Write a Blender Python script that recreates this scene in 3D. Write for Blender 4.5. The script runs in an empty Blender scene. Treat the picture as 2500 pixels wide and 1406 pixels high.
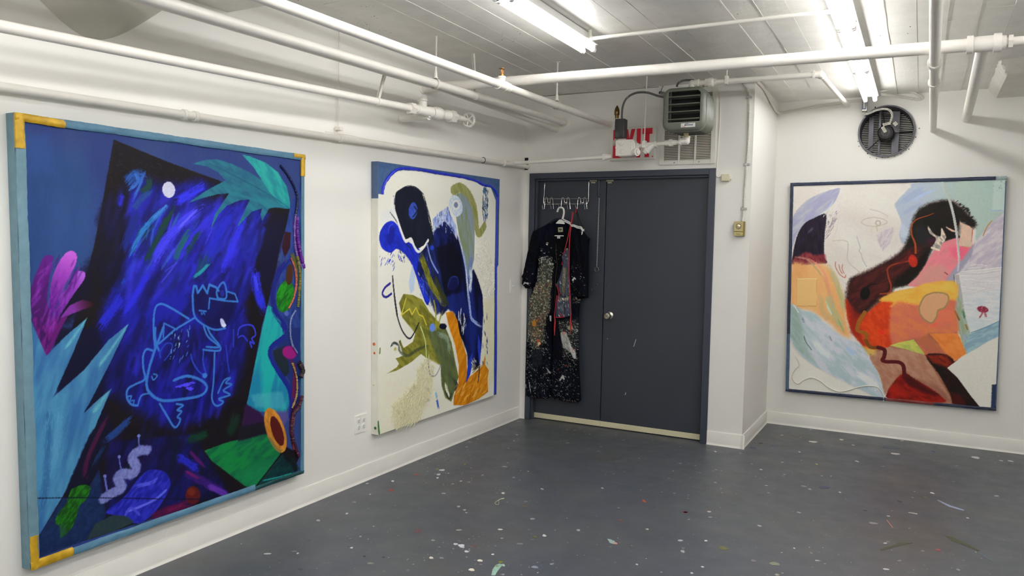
import bpy, math, random
import numpy as np
from mathutils import Vector, Matrix

# ------------------------------------------------------------------ camera, world, exposure
scene = bpy.context.scene
col = scene.collection
FPX, YAW, PITCH, ROLL = 1869.07, -0.489755, -0.055752, 0.020495
EYE = np.array([2.9971, 0.0, 1.48284])
_f = np.array([math.sin(YAW)*math.cos(PITCH), math.cos(YAW)*math.cos(PITCH), math.sin(PITCH)])
_r0 = np.array([math.cos(YAW), -math.sin(YAW), 0.0]); _u0 = np.cross(_r0, _f)
_r = math.cos(ROLL)*_r0 + math.sin(ROLL)*_u0
_u = -math.sin(ROLL)*_r0 + math.cos(ROLL)*_u0
cam_d = bpy.data.cameras.new('camera'); cam = bpy.data.objects.new('camera', cam_d); col.objects.link(cam)
cam_d.sensor_width = 36.0; cam_d.lens = FPX/2500*36.0; cam_d.clip_start = 0.05
cam.matrix_world = Matrix(((_r[0], _u[0], -_f[0], EYE[0]), (_r[1], _u[1], -_f[1], EYE[1]), (_r[2], _u[2], -_f[2], EYE[2]), (0, 0, 0, 1)))
scene.camera = cam
w = bpy.data.worlds.new('world'); scene.world = w; w.use_nodes = True
w.node_tree.nodes['Background'].inputs[0].default_value = (0.8, 0.85, 0.9, 1); w.node_tree.nodes['Background'].inputs[1].default_value = 0.02
vs = scene.view_settings
vs.view_transform = 'Standard'; vs.look = 'None'; vs.gamma = 1.0; vs.use_curve_mapping = False
vs.exposure = 0.22
TUBE_STRENGTH = 25.0
scene.cycles.max_bounces = 7; scene.cycles.diffuse_bounces = 6; scene.cycles.glossy_bounces = 2; scene.cycles.adaptive_threshold = 0.02; scene.cycles.use_light_tree = False; scene.cycles.caustics_reflective = False; scene.cycles.caustics_refractive = False
ART_GAIN = 1.05

# a photo pixel and one known coordinate give a point of the place
def _ray(px, py): return _f + _r*(px-1250)/FPX - _u*(py-703)/FPX
def _on(ax, v, px, py):
    d = _ray(px, py); return EYE + d*((v-EYE[ax])/d[ax])
def Xp(px, py, x): return _on(0, x, px, py)
def Yp(px, py, y): return _on(1, y, px, py)
def Zp(px, py, z): return _on(2, z, px, py)

# room measures (metres): left wall x=0, door wall y=D, recessed wall y=D2
D, D2, W1, H = 5.8032, 6.8064, 1.8758, 2.7303
XR, YB = 5.3, -2.6
rnd = random.Random(7)

# ------------------------------------------------------------------ materials
def lin(c):
    c = c.lstrip('#'); v = [int(c[i:i+2], 16)/255 for i in (0, 2, 4)]
    return [x/12.92 if x <= .04045 else ((x+.055)/1.055)**2.4 for x in v]
MATS = {}
def M(name, c, rough=.5, metal=0., var=.06, vs_=6., bump=0., bs=80., detail=4., spec=.5, trans=0., emit=None):
    if name in MATS: return MATS[name]
    m = bpy.data.materials.new(name); m.use_nodes = True; nt = m.node_tree; N = nt.nodes; L = nt.links
    p = N['Principled BSDF']; tc = N.new('ShaderNodeTexCoord')
    nz = N.new('ShaderNodeTexNoise'); nz.inputs['Scale'].default_value = vs_; nz.inputs['Detail'].default_value = detail
    L.new(tc.outputs['Object'], nz.inputs['Vector'])
    rp = N.new('ShaderNodeValToRGB'); a = lin(c)
    rp.color_ramp.elements[0].position = .3; rp.color_ramp.elements[1].position = .7
    rp.color_ramp.elements[0].color = [x*(1-var) for x in a]+[1]; rp.color_ramp.elements[1].color = [min(1, x*(1+var)) for x in a]+[1]
    L.new(nz.outputs['Fac'], rp.inputs['Fac']); L.new(rp.outputs['Color'], p.inputs['Base Color'])
    p.inputs['Roughness'].default_value = rough; p.inputs['Metallic'].default_value = metal
    p.inputs['Specular IOR Level'].default_value = spec
    if trans: p.inputs['Transmission Weight'].default_value = trans
    if bump:
        n2 = N.new('ShaderNodeTexNoise'); n2.inputs['Scale'].default_value = bs; n2.inputs['Detail'].default_value = 3
        L.new(tc.outputs['Object'], n2.inputs['Vector'])
        b = N.new('ShaderNodeBump'); b.inputs['Strength'].default_value = bump; b.inputs['Distance'].default_value = .004
        L.new(n2.outputs['Fac'], b.inputs['Height']); L.new(b.outputs['Normal'], p.inputs['Normal'])
    if emit:
        p.inputs['Emission Color'].default_value = lin(emit[0])+[1]; p.inputs['Emission Strength'].default_value = emit[1]
    MATS[name] = m; return m
def paint_mat(name, rough=.45, bump=.15, bs=350., gain=None):
    if name in MATS: return MATS[name]
    m = bpy.data.materials.new(name); m.use_nodes = True; nt = m.node_tree; N = nt.nodes; L = nt.links
    p = N['Principled BSDF']; at = N.new('ShaderNodeAttribute'); at.attribute_name = 'paint'
    tc = N.new('ShaderNodeTexCoord'); nz = N.new('ShaderNodeTexNoise'); nz.inputs['Scale'].default_value = bs
    b = N.new('ShaderNodeBump'); b.inputs['Strength'].default_value = bump; b.inputs['Distance'].default_value = .002
    L.new(tc.outputs['Object'], nz.inputs['Vector']); L.new(nz.outputs['Fac'], b.inputs['Height'])
    L.new(b.outputs['Normal'], p.inputs['Normal']); L.new(at.outputs['Color'], p.inputs['Base Color'])
    p.inputs['Roughness'].default_value = rough
    MATS[name] = m; return m
WALL = M('white_wall_paint', '#f0eee9', .5, var=.025, vs_=1.3, bump=.06, bs=55)
BASEB = M('white_baseboard_paint', '#e8e6e0', .4, var=.03, vs_=5)
def ceil_mat():
    m = M('grey_white_ceiling_paint', '#e4e2dc', .28, var=.05, vs_=7); N = m.node_tree.nodes; L = m.node_tree.links; p = N['Principled BSDF']
    tc = N.new('ShaderNodeTexCoord'); mp = N.new('ShaderNodeMapping'); mp.inputs['Scale'].default_value = (60, 9, 1); L.new(tc.outputs['Object'], mp.inputs['Vector'])
    n1 = N.new('ShaderNodeTexNoise'); n1.inputs['Scale'].default_value = 1.0; n1.inputs['Detail'].default_value = 5; L.new(mp.outputs['Vector'], n1.inputs['Vector'])
    n2 = N.new('ShaderNodeTexNoise'); n2.inputs['Scale'].default_value = 22; n2.inputs['Detail'].default_value = 4; L.new(tc.outputs['Object'], n2.inputs['Vector'])
    ad = N.new('ShaderNodeMath'); L.new(n1.outputs['Fac'], ad.inputs[0]); L.new(n2.outputs['Fac'], ad.inputs[1])
    b = N.new('ShaderNodeBump'); b.inputs['Strength'].default_value = .38; b.inputs['Distance'].default_value = .004; L.new(ad.outputs[0], b.inputs['Height']); L.new(b.outputs['Normal'], p.inputs['Normal'])
    return m
CEIL = ceil_mat()
PIPE = M('white_pipe_paint', '#ebe7df', .36, var=.03, vs_=14, bump=.08, bs=45)
CAPC = M('old_grey_concrete_paint', '#c9c7bb', .5, var=.06, vs_=5, bump=.12, bs=30)
DOORP = M('dark_slate_door_paint', '#353a44', .42, var=.05, vs_=3, bump=.04, bs=60)
FRAMEP = M('slate_blue_frame_paint', '#3b414f', .4, var=.05, vs_=6)
SWEEP = M('cream_door_sweep', '#d9d3b2', .5, var=.04)
CHROME = M('chrome_wire', '#d4d4d4', .18, 1., var=.03)
STEEL = M('brushed_steel', '#a8a8a6', .35, 1., var=.06, vs_=40)
WPLAST = M('white_plastic', '#e8e8e4', .35, var=.02)
BLACKM = M('black_metal', '#1c1c1e', .45, var=.1)
DARKIN = M('dark_interior', '#0e0e10', .8, var=.1)

# ------------------------------------------------------------------ mesh helpers
def V(p): return np.array(p, float)
def unit(v): v = V(v); return v/np.linalg.norm(v)
def frame_of(d):
    d = unit(d); a = V((0, 0, 1)) if abs(d[2]) < .9 else V((1, 0, 0))
    e1 = unit(np.cross(a, d)); return e1, np.cross(d, e1), d
WL = {}
def wl(o):
    t = V((0, 0, 0))
    while o is not None: t = t + V(o.location); o = o.parent
    return t
class MB:
    def __init__(s): s.v = []; s.f = []
    def quad_grid(s, rows, closed_u=False, cap=False):
        b = len(s.v); n = len(rows[0])
        for r in rows: s.v += [tuple(q) for q in r]
        for i in range(len(rows)-1):
            for j in range(n if closed_u else n-1):
                k = (j+1) % n
                s.f.append((b+i*n+j, b+i*n+k, b+(i+1)*n+k, b+(i+1)*n+j))
        if cap and closed_u:
            s.f.append(tuple(b+j for j in reversed(range(n)))); s.f.append(tuple(b+(len(rows)-1)*n+j for j in range(n)))
        return s
    def box(s, x0, x1, y0, y1, z0, z1):
        b = len(s.v)
        s.v += [(x0, y0, z0), (x1, y0, z0), (x1, y1, z0), (x0, y1, z0), (x0, y0, z1), (x1, y0, z1), (x1, y1, z1), (x0, y1, z1)]
        s.f += [tuple(b+i for i in q) for q in ((3, 2, 1, 0), (4, 5, 6, 7), (0, 1, 5, 4), (1, 2, 6, 5), (2, 3, 7, 6), (3, 0, 4, 7))]; return s
    def obox(s, c, ex, ey, ez, hx, hy, hz):
        b = len(s.v); c = V(c); ex, ey, ez = unit(ex), unit(ey), unit(ez)
        for k in (-1, 1):
            for (i, j) in ((-1, -1), (1, -1), (1, 1), (-1, 1)): s.v.append(tuple(c+ex*hx*i+ey*hy*j+ez*hz*k))
        s.f += [tuple(b+i for i in q) for q in ((3, 2, 1, 0), (4, 5, 6, 7), (0, 1, 5, 4), (1, 2, 6, 5), (2, 3, 7, 6), (3, 0, 4, 7))]; return s
    def lathe(s, p, d, prof, seg=16, squash=None):
        e1, e2, d = frame_of(d); p = V(p); rows = []
        for t, r in prof:
            rows.append([p+d*t+(e1*math.cos(a)+e2*math.sin(a))*max(r, 1e-5) for a in (2*math.pi*j/seg for j in range(seg))])
        return s.quad_grid(rows, True, True)
    def cyl(s, p0, p1, r, r1=None, seg=16):
        L = np.linalg.norm(V(p1)-V(p0)); return s.lathe(p0, V(p1)-V(p0), [(0, r), (L, r if r1 is None else r1)], seg)
    def hexnut(s, p, d, r, L): return s.lathe(p, d, [(0, r), (L, r)], 6)
    def tube(s, path, r, seg=10, closed=False, rfun=None):
        P = [V(q) for q in path]; n = len(P); rows = []; prev = None
        for i in range(n):
            a = P[i-1] if (i > 0 or closed) else P[i]; b = P[(i+1) % n] if (i < n-1 or closed) else P[i]
            d = unit(b-a)
            if prev is None: e1, e2, _ = frame_of(d)
            else: e1 = unit(prev-d*np.dot(prev, d)); e2 = np.cross(d, e1)
            prev = e1; rr = r if rfun is None else rfun(i/(n-1))*r
            rows.append([P[i]+(e1*math.cos(t)+e2*math.sin(t))*rr for t in (2*math.pi*j/seg for j in range(seg))])
        if closed: rows.append(rows[0]); return s.quad_grid(rows, True, False)
        return s.quad_grid(rows, True, True)
    def prism(s, poly, o, ex, ey, ez, depth):
        o, ex, ey, ez = V(o), V(ex), V(ey), V(ez); b = len(s.v); n = len(poly)
        for k in (0, depth):
            s.v += [tuple(o+ex*x+ey*y+ez*k) for x, y in poly]
        s.f.append(tuple(b+i for i in reversed(range(n)))); s.f.append(tuple(b+n+i for i in range(n)))
        for i in range(n): j = (i+1) % n; s.f.append((b+i, b+j, b+n+j, b+n+i))
        return s
    def ball(s, c, r, seg=14, sc=(1, 1, 1)):
        c = V(c); rows = []
        for i in range(seg//2+1):
            t = math.pi*i/(seg//2); rows.append([c+V((math.sin(t)*math.cos(a)*sc[0], math.sin(t)*math.sin(a)*sc[1], -math.cos(t)*sc[2]))*r for a in (2*math.pi*j/seg for j in range(seg))])
        return s.quad_grid(rows, True, False)
    def build(s, name, mat, parent=None, smooth=35, bevel=0, kind=None, fix=True):
        me = bpy.data.meshes.new(name); off = wl(parent) if parent else V((0, 0, 0))
        me.from_pydata([tuple(V(q)-off) for q in s.v], [], s.f); me.update()
        if fix:
            import bmesh
            bm = bmesh.new(); bm.from_mesh(me); bmesh.ops.recalc_face_normals(bm, faces=bm.faces); bm.to_mesh(me); bm.free()
        if mat: me.materials.append(mat)
        if smooth:
            me.polygons.foreach_set('use_smooth', [True]*len(me.polygons)); me.set_sharp_from_angle(angle=math.radians(smooth))
        o = bpy.data.objects.new(name, me); col.objects.link(o)
        if parent: o.parent = parent
        if bevel:
            b = o.modifiers.new('bevel', 'BEVEL'); b.width = bevel; b.segments = 2; b.limit_method = 'ANGLE'
        if kind: o['kind'] = kind
        return o
def thing(name, loc, label, cat, group=None):
    o = bpy.data.objects.new(name, None); col.objects.link(o); o.location = tuple(float(q) for q in loc); o.empty_display_size = .05
    o['label'] = label; o['category'] = cat
    if group: o['group'] = group
    return o
def tag(o, label, cat, group=None):
    o['label'] = label; o['category'] = cat
    if group: o['group'] = group
    return o
def struct_root(name, loc=(0, 0, 0), label=None):
    o = bpy.data.objects.new(name, None); col.objects.link(o); o.location = loc; o['kind'] = 'structure'
    if label: o['label'] = label
    return o
def struct(name, mb, mat, label=None, **k):
    o = mb.build(name, mat, **k); o['kind'] = 'structure'
    if label: o['label'] = label
    return o
def crv(pts, n=8, closed=False):
    P = [V(p) for p in pts]; out = []; m = len(P)
    for i in range(m if closed else m-1):
        p0 = P[i-1] if (i > 0 or closed) else P[i]; p1 = P[i]; p2 = P[(i+1) % m]; p3 = P[(i+2) % m] if (i+2 < m or closed) else p2
        for k in range(n):
            t = k/n; out.append(.5*((2*p1)+(-p0+p2)*t+(2*p0-5*p1+4*p2-p3)*t*t+(-p0+3*p1-3*p2+p3)*t**3))
    if not closed: out.append(P[-1])
    return out

# ------------------------------------------------------------------ room shell
fl = MB().box(-.15, XR+.15, YB-.15, D2+.2, -.1, 0)
def floor_mat():
    m = bpy.data.materials.new('grey_floor_paint'); m.use_nodes = True; N = m.node_tree.nodes; L = m.node_tree.links; p = N['Principled BSDF']
    tc = N.new('ShaderNodeTexCoord')
    def nz(s, d, off=(0, 0, 0)):
        mp = N.new('ShaderNodeMapping'); mp.inputs['Location'].default_value = off; L.new(tc.outputs['Object'], mp.inputs['Vector'])
        n = N.new('ShaderNodeTexNoise'); n.inputs['Scale'].default_value = s; n.inputs['Detail'].default_value = d; n.inputs['Roughness'].default_value = .62; L.new(mp.outputs['Vector'], n.inputs['Vector']); return n
    def ramp(n, a, b, ca, cb):
        r = N.new('ShaderNodeValToRGB'); r.color_ramp.elements[0].position = a; r.color_ramp.elements[1].position = b
        r.color_ramp.elements[0].color = ca; r.color_ramp.elements[1].color = cb; L.new(n.outputs['Fac'], r.inputs['Fac']); return r
    def mix(a, b, f):
        x = N.new('ShaderNodeMix'); x.data_type = 'RGBA'; L.new(a, x.inputs[6]); L.new(b, x.inputs[7]); L.new(f, x.inputs[0]); return x.outputs[2]
    base = ramp(nz(1.1, 5), .35, .65, lin('#4b4f58')+[1], lin('#54575b')+[1]).outputs['Color']
    blue = N.new('ShaderNodeRGB'); blue.outputs[0].default_value = lin('#3f4458')+[1]
    brn = N.new('ShaderNodeRGB'); brn.outputs[0].default_value = lin('#565046')+[1]
    c = mix(base, blue.outputs[0], ramp(nz(.8, 4, (3, 1, 0)), .55, .75, (0, 0, 0, 1), (.5, .5, .5, 1)).outputs['Color'])
    c = mix(c, brn.outputs[0], ramp(nz(1.7, 6, (9, 4, 0)), .55, .72, (0, 0, 0, 1), (.45, .45, .45, 1)).outputs['Color'])
    scf = N.new('ShaderNodeRGB'); scf.outputs[0].default_value = lin('#6c6d72')+[1]
    c = mix(c, scf.outputs[0], ramp(nz(13, 8, (5, 2, 0)), .6, .74, (0, 0, 0, 1), (.45, .45, .45, 1)).outputs['Color'])
    L.new(c, p.inputs['Base Color'])
    rr = ramp(nz(6, 6, (2, 7, 0)), .3, .7, (.36, .36, .36, 1), (.52, .52, .52, 1)); L.new(rr.outputs['Color'], p.inputs['Roughness'])
    b = N.new('ShaderNodeBump'); b.inputs['Strength'].default_value = .12; b.inputs['Distance'].default_value = .003; L.new(nz(60, 3).outputs['Fac'], b.inputs['Height']); L.new(b.outputs['Normal'], p.inputs['Normal'])
    return m
floor = struct('floor', fl, floor_mat(), 'dark grey painted concrete floor flecked with paint', smooth=0)

ceiling = struct('ceiling', MB().box(-.15, XR+.15, YB-.15, D2+.2, H+.004, H+.15), CEIL, 'grey white board-marked concrete ceiling', smooth=0)
x = 1.76-13*.145; k = 0
while x < XR:
    x0, x1 = max(x, 0)+.0004, min(x+.145, XR)-.0004
    if x1 > x0:
        dz = rnd.uniform(-.0035, .004); ytop = D if x1 <= W1 else D2
        cuts = [YB]+([rnd.uniform(-1, 5.6)] if rnd.random() < .6 else [])+[ytop]
        for a, b in zip(cuts[:-1], cuts[1:]):
            dz2 = dz+rnd.uniform(-.0012, .0012); tl = rnd.uniform(-.0022, .0022)
            mb = MB(); zb = H+dz2*.6
            mb.v = [(x0, a+.0006, zb-tl), (x1, a+.0006, zb+tl), (x1, b-.0006, zb+tl), (x0, b-.0006, zb-tl), (x0, a+.0006, H+.01), (x1, a+.0006, H+.01), (x1, b-.0006, H+.01), (x0, b-.0006, H+.01)]
            mb.f = [(3, 2, 1, 0), (4, 5, 6, 7), (0, 1, 5, 4), (1, 2, 6, 5), (2, 3, 7, 6), (3, 0, 4, 7)]
            mb.build('board', CEIL, ceiling, smooth=0, fix=False)
    x += .145; k += 1
# form-seam ridges and flaked patches of the ceiling paint
rg = MB()
for kx in range(32):
    xx = 1.76+(kx-13)*.145
    if xx < .1 or xx > XR-.1: continue
    ya = rnd.uniform(.8, 2.2); lim = D if xx < W1 else D2
    while ya < lim-.1:
        yb = min(ya+rnd.uniform(.15, 1.1), lim-.02); nn = max(4, int((yb-ya)/.03)); r_ = rnd.uniform(.0012, .0026)
        pts = [(xx+rnd.uniform(-.0012, .0012), ya+(yb-ya)*t/nn, H+.0005) for t in range(nn+1)]
        if rnd.random() < .72: rg.tube(pts, r_, 5)
        ya = yb+rnd.uniform(.02, .5)
rg.build('seam_ridge', CEIL, ceiling, kind='stuff')
FLAKE = M('flaked_paint_edge', '#d8d5cc', .6, var=.2, vs_=60); SCAR = M('bare_concrete_scar', '#5f5c55', .9, var=.3, vs_=50)
fk = MB(); sc_ = MB()
for (px, py, n, sp) in [(888, 58, 26, .10), (952, 48, 6, .04), (955, 76, 5, .03), (905, 10, 10, .06), (945, 26, 10, .09), (1150, 95, 12, .07), (1250, 88, 12, .08), (700, 0, 16, .05), (1668, 118, 8, .05), (2300, 40, 8, .06), (2240, 125, 12, .12), (2180, 80, 10, .1), (1030, 62, 6, .05), (1790, 30, 8, .2), (1550, 70, 8, .2)]:
    c = Zp(px, py, H)
    for i in range(n):
        a = rnd.uniform(0, 6.28); q = c+V((rnd.gauss(0, sp), rnd.gauss(0, sp), 0)); r = rnd.uniform(.0012, .0042)
        if q[0] < .02: continue
        (fk if rnd.random() < .6 else sc_).lathe(q+V((0, 0, -.0025)), (0, 0, 1), [(0, r*.6), (.002, r)], rnd.choice((5, 6, 7)))
fk.build('paint_flake', FLAKE, ceiling, kind='stuff', smooth=0); sc_.build('concrete_scar', SCAR, ceiling, kind='stuff', smooth=0)

struct('wall_left', MB().box(-.15, 0, YB-.15, D+.15, 0, H+.02), WALL, 'white wall behind the two tall left paintings', smooth=0)
DX0, DX1, DZ = .0548, 1.6151, 2.09
wb = MB().box(0, DX0, D, D+.15, 0, H+.02).box(DX1, W1, D, D+.15, 0, H+.02).box(DX0, DX1, D, D+.15, DZ, H+.02)
wall_back = struct('wall_back', wb, WALL, 'white wall around the double door', smooth=0)
struct('wall_return', MB().box(W1-.1, W1, D+.15, D2, 0, H+.02), WALL, 'short white return wall beside the thermostat', smooth=0)
# recessed wall with a round fan opening
FC = V((2.708, D2, 2.446)); FR = .197
wr = MB(); n = 48; sq = .26; ring_o, ring_i = [], []
for j in range(n):
    a = 2*math.pi*j/n; ca, sa = math.cos(a), math.sin(a); m_ = sq/max(abs(ca), abs(sa))
    ring_i.append((FC[0]+FR*ca, FC[2]+FR*sa)); ring_o.append((FC[0]+m_*ca, FC[2]+m_*sa))
for yy in (D2, D2+.2):
    wr.quad_grid([[(a, yy, c) for a, c in ring_i], [(a, yy, c) for a, c in ring_o]], True)
wr.quad_grid([[(a, D2, c) for a, c in ring_i], [(a, D2+.2, c) for a, c in ring_i]], True)
fx0, fx1, fz0, fz1 = FC[0]-sq, FC[0]+sq, FC[2]-sq, FC[2]+sq
wr.box(W1-.1, fx0, D2, D2+.2, 0, H+.02).box(fx1, XR+.15, D2, D2+.2, 0, H+.02).box(fx0, fx1, D2, D2+.2, 0, fz0).box(fx0, fx1, D2, D2+.2, fz1, H+.02)
struct('wall_recess', wr, WALL, 'white recessed wall with the round fan opening', smooth=0)
struct('wall_right', MB().box(XR, XR+.15, YB-.15, D2+.2, 0, H+.02), WALL, 'white wall on the right out of view', smooth=0)
struct('wall_front', MB().box(-.15, XR+.15, YB-.15, YB, 0, H+.02), WALL, 'white wall behind the viewer', smooth=0)
CVP = [(0, 0), (.015, 0), (.014, .003), (.010, .009), (.0085, .020), (.008, .098), (.005, .104), (0, .104)]
def bb(name, a, b, n, lab):
    a, b = V(a), V(b); struct(name, MB().prism(CVP, a, V(n), (0, 0, 1), unit(b-a), float(np.linalg.norm(b-a))), BASEB, lab, smooth=30)
bb('baseboard_left', (0, YB, 0), (0, D, 0), (1, 0, 0), 'low white baseboard along the left wall')
bb('baseboard_back', (DX1, D, 0), (W1+.02, D, 0), (0, -1, 0), 'low white baseboard right of the double door')
bb('baseboard_corner', (.009, D, 0), (DX0, D, 0), (0, -1, 0), 'short white baseboard in the corner left of the door')
bb('baseboard_return', (W1, D-.02, 0), (W1, D2, 0), (1, 0, 0), 'low white baseboard of the return wall')
bb('baseboard_recess', (W1+.009, D2, 0), (XR, D2, 0), (0, -1, 0), 'low white baseboard under the abstract face painting')
# column capital, drop panel and concrete stub
cap = MB(); cc = V((-.14, 1.96, 0)); rows = []
for t in np.linspace(0, 1, 14):
    r = .045+.414*t; z = 2.28+.92*(r-.14)
    rows.append([(cc[0]+r*math.cos(a), cc[1]+r*math.sin(a), z) for a in (2*math.pi*j/72 for j in range(72))])
cap.quad_grid(rows, True, True)
struct('column_capital', cap, CAPC, 'flared grey concrete column capital swelling out of the left wall', smooth=60)
struct('drop_panel', MB().box(-.1, .95, 1.3, 2.656, 2.573, H+.01), CEIL, 'square concrete drop panel on the ceiling at the left wall', smooth=0, bevel=.003)
rr2 = random.Random(3); rows = []
for yy in np.concatenate([np.arange(5.77, 6.1, .022), np.arange(6.1, D2-.03, .1), [D2]]):
    row = []
    for xx in np.concatenate([np.arange(3.34, 3.56, .014), np.arange(3.56, XR, .12), [XR]]):
        t = min(max(min((xx-3.375)/.062, (yy-5.81)/.19), 0), 1); j_ = rr2.uniform(-1, 1)
        row.append((xx+(j_*.003 if 0 < t < 1 else 0), yy+(rr2.uniform(-.004, .004) if 0 < t < 1 else 0), H+.004-.079*t+(j_*.003 if 0 < t < 1 else j_*.0006)))
    rows.append(row)
stub = MB().quad_grid(rows)
struct('drop_panel_right', stub, M('rough_white_concrete_paint', '#e6e3da', .5, var=.05, vs_=9, bump=.5, bs=40), 'rough white painted concrete drop panel at the top right corner', smooth=25)
# ------------------------------------------------------------------ double door
door = struct_root('door_1', (.83, D, 0), 'dark slate double door in a slate blue frame')
FW = .047
fr = MB()
for (a, b) in ((DX0, DX0+FW), (DX1-FW-.006, DX1)): fr.box(a, b, D-.012, D+.14, 0, DZ)
fr.box(DX0+FW, DX1-FW-.006, D-.012, D+.14, DZ-FW, DZ)
frame = fr.build('frame', FRAMEP, door, bevel=.003)
st = MB().box(DX0+FW, DX0+FW+.016, D+.015, D+.05, 0, DZ-FW).box(DX0+FW+.016, DX1-FW-.006, D+.015, D+.05, DZ-FW-.016, DZ-FW)
st.build('stop', FRAMEP, frame, bevel=.002)
YL = D+.055; ZS = .052
SPX = .722
lv0, lv1 = DX0+FW+.004, DX1-FW-.01
lleaf = MB().box(lv0, SPX-.0035, YL, YL+.045, ZS, DZ-FW-.004).build('leaf', DOORP, door, bevel=.002)
rleaf = MB().box(SPX+.0035, lv1, YL, YL+.045, ZS, DZ-FW-.004).build('leaf', DOORP, door, bevel=.002)
MB().box(SPX-.0034, SPX+.0034, YL+.03, YL+.05, .01, DZ-FW).build('gap', DARKIN, door)
for lf, a, b in ((lleaf, lv0, SPX-.001), (rleaf, SPX+.001, lv1)):
    MB().box(a, b, YL-.002, YL+.04, .008, ZS).build('door_sweep', SWEEP, lf, bevel=.001)
# knob
BRASS = M('satin_nickel', '#c9c3b6', .22, 1., var=.05)
kp = Yp(1488, 770, YL)
kn = MB().lathe(kp, (0, -1, 0), [(0, .033), (.004, .033), (.008, .028), (.012, .014), (.03, .012), (.034, .02), (.042, .0275), (.054, .0285), (.062, .024), (.064, .012), (.064, 0)], 28).build('knob', BRASS, rleaf)
MB().lathe(kp+V((0, -.064, 0)), (0, -1, 0), [(0, .009), (.002, .008), (.002, 0)], 16).build('keyhole', STEEL, rleaf)
RIV = M('slate_bolt_head', '#454b57', .35, .4, var=.1)
for lf, q in [(lleaf, (842, 1165)), (lleaf, (793, 1210)), (lleaf, (835, 1258)), (rleaf, (945, 1178)), (rleaf, (988, 1225)), (rleaf, (940, 1268))]:
    p = Yp(1230+q[0]/3.7, 380+q[1]/3.7, YL)
    MB().lathe(p, (0, -1, 0), [(0, .007), (.003, .0065), (.005, .003), (.0055, 0)], 12).build('bolt_head', RIV, lf)
for lf, q in [(lleaf, (1449, 441)), (rleaf, (1489, 441))]:
    p = Yp(q[0], q[1], YL)
    MB().box(p[0]-.032, p[0]+.032, YL-.003, YL, p[2]-.006, p[2]+.006).box(p[0]-.018, p[0]+.02, YL-.008, YL, p[2]-.022, p[2]-.012).build('catch_plate', M('worn_zinc_catch', '#b8b39a', .4, .7, var=.25, vs_=60), lf, bevel=.001)
p = Yp(1465, 440, YL); q = Yp(1465, 478, YL)
sb = MB().box(p[0]-.016, p[0]+.012, YL-.006, YL, q[2], p[2]+.01).cyl((p[0]-.004, YL-.012, q[2]-.005), (p[0]-.004, YL-.012, p[2]+.02), .008, seg=12).build('surface_bolt', RIV, lleaf, bevel=.0015)
# scratches of white paint on the right leaf
SCR = M('white_paint_mark', '#d0d0cc', .6)
for (a, b, w_) in [((1553, 828), (1547, 846), .002), ((1528, 958), (1526, 964), .003), ((1482, 827), (1484, 827), .002)]:
    MB().tube([Yp(*a, YL-.0005), (Yp(*a, YL-.0005)+Yp(*b, YL-.0005))/2, Yp(*b, YL-.0005)], w_, 6).build('paint_mark', SCR, rleaf)
# chain with pull ring
ct = Yp(1463, 484, YL-.012); cb = Yp(1457, 652, YL-.012)
ch = thing('pull_chain', (ct[0], ct[1], cb[2]), 'thin steel chain with ring hanging from the top door bolt', 'chain')
nl = 46; me_link = None
for i in range(nl):
    c = ct+(cb-ct)*((i+.5)/nl); L = np.linalg.norm(cb-ct)/nl
    if i < 2:
        pts = []
        for k_ in range(12):
            a = 2*math.pi*k_/12
            pts.append((math.cos(a)*.0035 if i == 0 else 0, math.cos(a)*.0035 if i else 0, math.sin(a)*L*.72))
        o = MB().tube(pts, .0011, 6, True).build('link', STEEL, None); me_ = o.data
        if i == 0: link_a = me_
        else: link_b = me_
    else:
        o = bpy.data.objects.new('link', link_a if i % 2 == 0 else link_b); col.objects.link(o)
    o.parent = ch; o.location = c-V(ch.location)
rc = cb+V((0, 0, -.018))
MB().tube([rc+V((math.cos(a)*.018, 0, math.sin(a)*.018)) for a in (2*math.pi*j/28 for j in range(28))], .0018, 8, True).build('pull_ring', STEEL, ch)

# ------------------------------------------------------------------ fluorescent strip lights
def tube_mat(k):
    m = bpy.data.materials.new('fluorescent_tube'); m.use_nodes = True; n = m.node_tree.nodes; n.remove(n['Principled BSDF']); e = n.new('ShaderNodeEmission')
    e.inputs['Color'].default_value = (1.0, .99, .97, 1); e.inputs['Strength'].default_value = TUBE_STRENGTH*k; m.node_tree.links.new(e.outputs[0], n['Material Output'].inputs[0]); return m
TUBE_A, TUBE_B = tube_mat(.88), tube_mat(1.10)   # left row weaker, other rows stronger, set to balance the wall brightness
LHOUS = M('white_enamel_housing', '#e6e6e4', .3, var=.02)
def fixture(xc, y0, y1, lab):
    TUBE = TUBE_A if xc < 2 else TUBE_B
    t = thing('strip_light', (xc, (y0+y1)/2, H), lab, 'ceiling light', 'fluorescent strip lights on the ceiling')
    pr = [(-.030, 0), (-.032, -.038), (-.056, -.050), (-.056, -.055), (.056, -.055), (.056, -.050), (.032, -.038), (.030, 0)]
    MB().prism(pr, (xc, y0, H-.004), (1, 0, 0), (0, 0, 1), (0, 1, 0), y1-y0).build('housing', LHOUS, t, smooth=0)
    for s in (-1, 1):
        xx = xc+s*.034; z = H-.087
        MB().lathe((xx, y0+.03, z), (0, 1, 0), [(0, .0127), (y1-y0-.06, .0127)], 10).build('tube', TUBE, t)
        for yy, d in ((y0+.004, 1), (y1-.004, -1)):
            sk = MB().box(xx-.0125, xx+.0125, min(yy, yy+d*.02), max(yy, yy+d*.02), z-.006, H-.05)
            sk.lathe((xx, yy, z), (0, d, 0), [(0, .0155), (.024, .0155), (.027, .0125)], 14)
            sk.build('lamp_socket', WPLAST, t)
    return t
Y1E = 4.281; PT = 1.0735
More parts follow.
